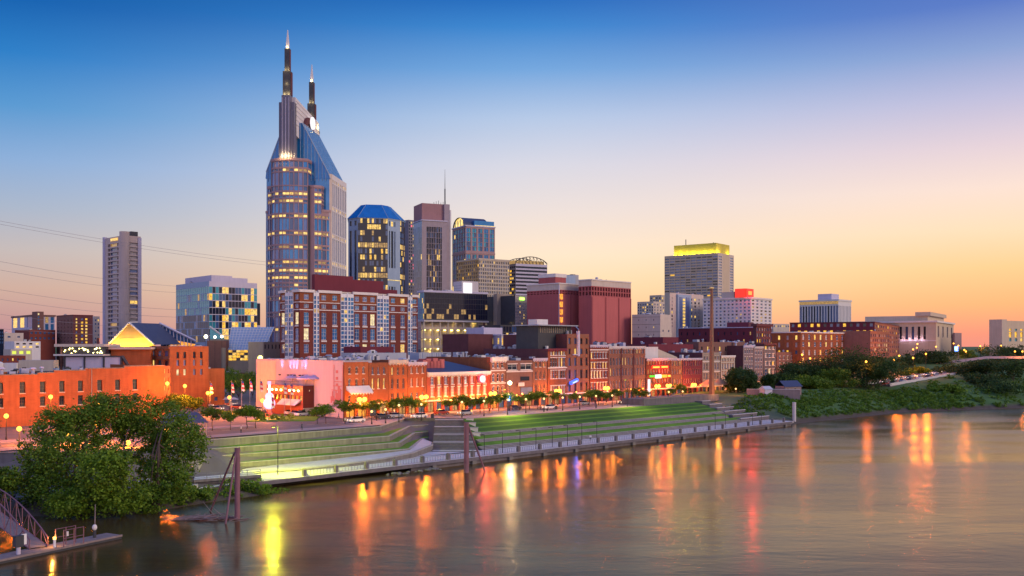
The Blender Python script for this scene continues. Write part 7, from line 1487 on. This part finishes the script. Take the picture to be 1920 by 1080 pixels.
# people
def person_mesh(seed, shirt, pants):
    r = random.Random(seed); me = bpy.data.meshes.new('p'); st_ = r.uniform(.06,.22)
    v = [(0,0,.95),(0,0,1.2),(0,0,1.43),(0,0,1.53),(0,.0,1.66),(0,.01,1.76),(-.1,0,.88),(-.11,-st_,.48),(-.11,-st_*.8,.06),(-.11,-st_*.8-.14,.04),(.1,0,.88),(.11,st_,.48),(.11,st_*1.3,.07),(.11,st_*1.3-.14,.04),(-.2,0,1.4),(-.26,.03,1.12),(-.25,-.08,.88),(-.25,-.12,.80),(.2,0,1.4),(.26,-.03,1.12),(.25,-.10,.88),(.25,-.14,.80)]
    e = [(0,1),(1,2),(2,3),(3,4),(4,5),(0,6),(6,7),(7,8),(8,9),(0,10),(10,11),(11,12),(12,13),(2,14),(14,15),(15,16),(16,17),(2,18),(18,19),(19,20),(20,21)]
    rr = [.15,.14,.16,.055,.10,.085,.095,.065,.045,.035,.095,.065,.045,.035,.06,.045,.035,.03,.06,.045,.035,.03]
    me.from_pydata(v, e, []); o = bpy.data.objects.new('p', me); COL.objects.link(o); m = o.modifiers.new('s', 'SKIN'); 
    for i, q in enumerate(me.skin_vertices[0].data): q.radius = (rr[i], rr[i]*(.75 if i < 3 else 1)); q.use_root = i == 0
    sb = o.modifiers.new('d', 'SUBSURF'); sb.levels = 1; dg = bpy.context.evaluated_depsgraph_get(); nm_ = bpy.data.meshes.new_from_object(o.evaluated_get(dg)); bpy.data.objects.remove(o)
    nm_.materials.clear()
    for mt in (pants, shirt, 'skin', 'hair'): nm_.materials.append(MATS[mt])
    for p_ in nm_.polygons:
        z = p_.center.z; p_.material_index = 0 if z < .95 and abs(p_.center.x) < .2 else (1 if z < 1.46 and (z > 1.0 or abs(p_.center.x) < .2) else (3 if z > 1.7 or (z > 1.58 and p_.center.y > .03) else 2))
    return nm_
M('skin', (.45,.26,.19), .6, .05); M('hair', (.03,.02,.015), .6, .1); M('cloth_white', (.7,.68,.7), .9, .05); M('cloth_blue', (.04,.07,.35), .9, .05); M('cloth_dark', (.03,.03,.04), .9, .1); M('cloth_red', (.4,.05,.06), .9, .05)
PM = [person_mesh(1,'cloth_white','cloth_dark'), person_mesh(2,'cloth_blue','cloth_dark'), person_mesh(3,'cloth_red','cloth_blue'), person_mesh(4,'cloth_dark','cloth_dark'), person_mesh(5,'cloth_white','cloth_blue')]
PE = [(671,785,1,'person in blue beside the left park lamp'),(706,789,3,'person in dark clothes at the top terrace wall corner'),(715,785,0,'person in white at the left of the group above the terrace bend'),(721,784,4,'person in white and blue within the group above the terrace bend'),(727,781,0,'person in white near the middle of the group above the terrace'),(733,780,2,'person in red in the group above the terrace'),(739,778,4,'person in white at the right end of the group above the terrace'),(660,792,4,'person in white near the bus stop railing'),(647,795,0,'person in white left of the bus stop railing'),(635,786,1,'person in blue under the pair of street trees'),(566,806,3,'person in dark clothes leaning on the top terrace wall'),(452,812,0,'person in white under the small street trees'),(918,775,3,'dark figure on the sidewalk before the cream trimmed house'),(1013,768,3,'dark figure on the sidewalk near the narrow pinkish house'),(1035,763,3,'dark figure walking before the paired window house'),(1116,758,3,'dark figure before the white sash window house'),(1186,753,3,'dark figure before the brown warehouse')]
for px, py, k, lb in PE:
    x, y = G(px, py, 7.03); o = bpy.data.objects.new('person', PM[k]); COL.objects.link(o); o.location = (x, y, 7.03); o.rotation_euler = (0,0,(px*7) % 6); tag(o, lb, 'person', 'people on the plaza and sidewalk')
for px, py, z, k, lb in ((1026,775,6.3,3,'person in dark clothes on the upper edge of the lawn'),(1107,827,1.52,0,'person in white on the promenade near the grass strip'),(1373,775,3.2,2,'person in red on the stepped wall landing')):
    x, y = G(px, py, z); o = bpy.data.objects.new('person', PM[k]); COL.objects.link(o); o.location = (x, y, z); tag(o, lb, 'person', 'people in the park')
# food stands
for i, (px, c, lb) in enumerate(((412,'metal_grey','grey roofed food stand at the left of the plaza row'),(424,'red_paint','red food stand in the middle of the plaza row'),(438,'steelblue','bluish food stand at the right of the plaza row'))):
    x, y = at_px(px, 305); o = empty('food_stand', (x, y, 7.0), .1, lb, 'food stand'); b = MB(); b.box(-1.2,-1,0,1.2,1,1.0,c); [b.tube((a,e,1), (a,e,2.3), .05, 'pole_grey') for a in (-1.1,1.1) for e in (-.9,.9)]; b.build('counter', o); b = MB(); b.frustum([(-1.5,-1.3),(1.5,-1.3),(1.5,1.3),(-1.5,1.3)], 2.25, [(-.3,-.3),(.3,-.3),(.3,.3),(-.3,.3)], 2.9, 'roof_light'); b.build('canopy', o); plight(o, (0,-.5,1.9), 350, (1,.5,.2), .1)
# blue tarp roof glimpsed right of the big tree
x, y = G(360, 800, 9.5); o = empty('pavilion', (x-4, y+6, 7), .4, 'small pavilion with a steel blue roof just behind the right side of the big tree', 'pavilion'); b = MB(); b.frustum([(-5,-4),(5,-4),(5,4),(-5,4)], 3.0, [(-3,-.3),(3,-.3),(3,.3),(-3,.3)], 5.0, 'roof_slate'); b.build('roof', o); b = MB(); [b.tube((a,c,0), (a,c,3), .15, 'pole_grey') for a in (-4.5,0,4.5) for c in (-3.5,3.5)]; b.build('post', o)
# little riverside house and wall
x, y = at_px(1478, 362); zg = float(gz(x, y)); o = empty('riverside_house', (x, y, zg), .5, 'small grey riverside house with a blue grey gable roof before the dark trees', 'house'); b = MB(); b.prism([(-4.2,-2.5),(4.2,-2.5),(4.2,2.5),(-4.2,2.5)], -.5, 3.0, 'brick_grey'); b.poly([(4.2,-2.5,3),(4.2,2.5,3),(4.2,0,4.9)], 'beige'); b.box(-3.2,-2.56,.9,-2.3,-2.5,2.1,'glass_dark'); b.box(.6,-2.56,.9,1.5,-2.5,2.1,'glass_dark'); b.build('wall', o)
b = MB(); b.poly([(-4.5,-2.9,2.75),(4.6,-2.9,2.75),(4.6,0,5.0),(-4.5,0,5.0)], 'roof_slate'); b.poly([(4.6,2.9,2.75),(-4.5,2.9,2.75),(-4.5,0,5.0),(4.6,0,5.0)], 'roof_slate'); b.build('roof', o)
x, y = at_px(1436, 352); o = empty('garden_shed', (x, y, float(gz(x, y))), .6, 'tiny pale shed left of the small riverside house', 'shed'); b = MB(); b.box(-2,-1.3,-.5,2,1.3,2.2,'lavender'); b.build('wall', o); b = MB(); b.frustum([(-2.3,-1.6),(2.3,-1.6),(2.3,1.6),(-2.3,1.6)], 2.2, [(-2,-.1),(2,-.1),(2,.1),(-2,.1)], 3.4, 'roof_light'); b.build('roof', o)
o = empty('garden_wall', (*at_px(1400, 356), 8.2), 0, 'long low weathered wall in front of the shed and riverside house', 'wall'); b = MB(); a_ = Vector(at_px(1400, 356)); c_ = Vector(at_px(1500, 352)); b.obox((0,0), c_-a_, .4, -1.5, 2.0, 'brick_grey'); b.obox((0,0), c_-a_, .6, 2.0, 2.15, 'concrete_light', -.1); b.build('wall', o)
# expressway deck on the right bank
E = [Vector((*at_px(1640,385), 8.6)), Vector((*at_px(1668,416), 9.2)), Vector((*at_px(1728,442), 10.6)), Vector((*at_px(1790,472), 12.4)), Vector((*at_px(1850,540), 14.5))]
o = empty('expressway_deck', tuple(E[1]), 0, 'raised expressway deck with a pale parapet on piers along the wooded bank', 'road deck'); b = MB(); q = MB(); r_ = MB()
for i in range(1, 4):
    a, c = E[i]-E[1], E[i+1]-E[1]; dd = Vector((c.x-a.x, c.y-a.y)).normalized(); nn_ = Vector((-dd.y, dd.x))
    for mb, w0, w1, z0, z1, mt in ((b,0,11,-.9,0,'asphalt'),(r_,-.3,0,-1.2,.9,'concrete_light'),(r_,-.5,-.3,-.9,-.3,'concrete_dark'),(r_,11,11.3,-1,.8,'concrete_light')):
        pl = [(a.x+nn_.x*w0,a.y+nn_.y*w0),(c.x+nn_.x*w0,c.y+nn_.y*w0),(c.x+nn_.x*w1,c.y+nn_.y*w1),(a.x+nn_.x*w1,a.y+nn_.y*w1)]; mb.prism(pl, [a.z+z0,c.z+z0,c.z+z0,a.z+z0], [a.z+z1,c.z+z1,c.z+z1,a.z+z1], mt, None, True)
    for t in (.1, .5, .9): p_ = a+(c-a)*t; q.tube((p_.x+nn_.x*1.5,p_.y+nn_.y*1.5,p_.z-9), (p_.x+nn_.x*1.5,p_.y+nn_.y*1.5,p_.z-.9), .6, 'concrete', n=10)
b.build('roadway', o); r_.build('parapet', o); q.build('pier', o)
cp = random.Random(9); cols_ = [WH,SI,DK,RD,WH,SI]
for i in range(22):
    t = (i % 11)/11*2.9+1.05; k = int(t); f_ = t-k; a, c = E[k], E[k+1]; p_ = a+(c-a)*f_; dd = Vector((c.x-a.x, c.y-a.y)).normalized(); w = 2.6 if i < 11 else 7.6; o = car((p_.x-dd.y*w, p_.y+dd.x*w, p_.z+.02), math.atan2(dd.y, dd.x)+(math.pi if i >= 11 else 0), cols_[cp.randrange(6)], ('%s car queueing in the %s lane of the expressway deck' % (cp.choice(['white','silver','dark','red']), 'near' if i < 11 else 'far')), 'cars on the expressway')
    cn = {v: k_ for k_, v in {'white': WH, 'silver': SI, 'dark': DK, 'red': RD}.items()}[[kk for kk, mm in CARB.items() if mm == o.children[0].data][0]]
    ORD = ['first','second','third','fourth','fifth','sixth','seventh','eighth','ninth','tenth','last']; o['label'] = '%s car, %s from the left in the %s lane of the expressway deck' % (cn, ORD[i % 11], 'near' if i < 11 else 'far')
# dry roadside verge beyond the deck
M('dry_grass', (.34,.27,.13), .95, .3, .3)
sv = np.linspace(286, 372, 40); tv = np.linspace(30, 62, 12); V = []
for t_ in tv:
    for s_ in sv: x_, y_ = ST(s_, t_); V.append((x_, y_, float(gz(x_, y_))+.22))
I = np.arange(len(V)).reshape(12, 40); np_mesh('roadside_verge', np.array(V), np.stack([I[:-1,:-1].ravel(), I[:-1,1:].ravel(), I[1:,1:].ravel(), I[1:,:-1].ravel()], 1), 'dry_grass', kind='structure')
# upper road wall and blue sign
o = empty('upper_road_wall', (*at_px(1700, 545), 0), 0, 'pale orange lit road parapet above the wooded bank on the right', 'wall'); b = MB(); pa = Vector(at_px(1700, 545)); 
pp = [(1700,545,690),(1790,540,676),(1850,530,668),(1930,520,668)]
for (p0_, Y0, y0_), (p1_, Y1, y1_) in zip(pp[:-1], pp[1:]): a = Vector(at_px(p0_, Y0))-pa; c = Vector(at_px(p1_, Y1))-pa; b.prism([(a.x,a.y),(c.x,c.y),(c.x,c.y+.5),(a.x,a.y+.5)], [zat(y0_,Y0)-1.3,zat(y1_,Y1)-1.3,zat(y1_,Y1)-1.3,zat(y0_,Y0)-1.3], [zat(y0_,Y0),zat(y1_,Y1),zat(y1_,Y1),zat(y0_,Y0)], 'concrete_light')
b.build('parapet', o)
p = P(1793, 655, 560); o = empty('blue_sign', (p.x, p.y, 17), 0, 'small glowing blue sign on a post right of the courthouse', 'sign'); b = MB(); b.box(-.9,-.15,p.z-17-1,.9,.15,p.z-17+1.6,'lamp_blue'); b.build('panel', o); b = MB(); b.tube((1.2,0,0), (1.2,0,p.z-17+2), .15, 'pole_grey'); b.build('post', o)
# overhead power cables at the left
M('cable_grey', (.32,.28,.30), .6, .05)
for i, (ya, xb, yb) in enumerate(((412,480,486),(418,480,492),(487,330,535),(503,330,547),(540,330,579),(558,330,593),(586,330,616),(380+234,200,626))):
    Ya, Yb = 380, 520; a = P(-60, ya-(yb-ya)*60/xb, Ya); c = P(xb+60 if xb == 480 else 352, yb+(yb-ya)*(60 if xb == 480 else 22)/xb, Yb); b = MB(); pr = None; n = 14
    for k in range(n+1): t = k/n; q = a+(c-a)*t-Vector((0,0,3.0*4*t*(1-t)))*.6; pr and b.tube(pr, q, .055, 'cable_grey', n=4); pr = q
    o = b.build('power_cable'); tag(o, ['topmost thin power cable crossing the sky at the left','second thin power cable just below the topmost','third power cable from the top at the left','fourth power cable from the top at the left','fifth power cable from the top at the left','sixth power cable from the top at the left','seventh power cable from the top at the left','lowest power cable near the far left roofs'][i], 'power cable', 'overhead power cables')
# street furniture: benches and bins near the stair head
for i, (px, py, lb) in enumerate(((811,784,'dark litter bin at the head of the stairs'),(1043,768,'dark litter bin on the sidewalk before the corner tower house'))):
    x, y = G(px, py, 7.03); o = empty('litter_bin', (x, y, 7.03), ANG, lb, 'bin'); b = MB(); b.tube((0,0,0), (0,0,1.0), .4, 'metal_dark', .45, 12); b.build('drum', o); b = MB(); b.tube((0,0,1.0), (0,0,1.2), .48, 'pole_black', .2, 12); b.build('lid', o)
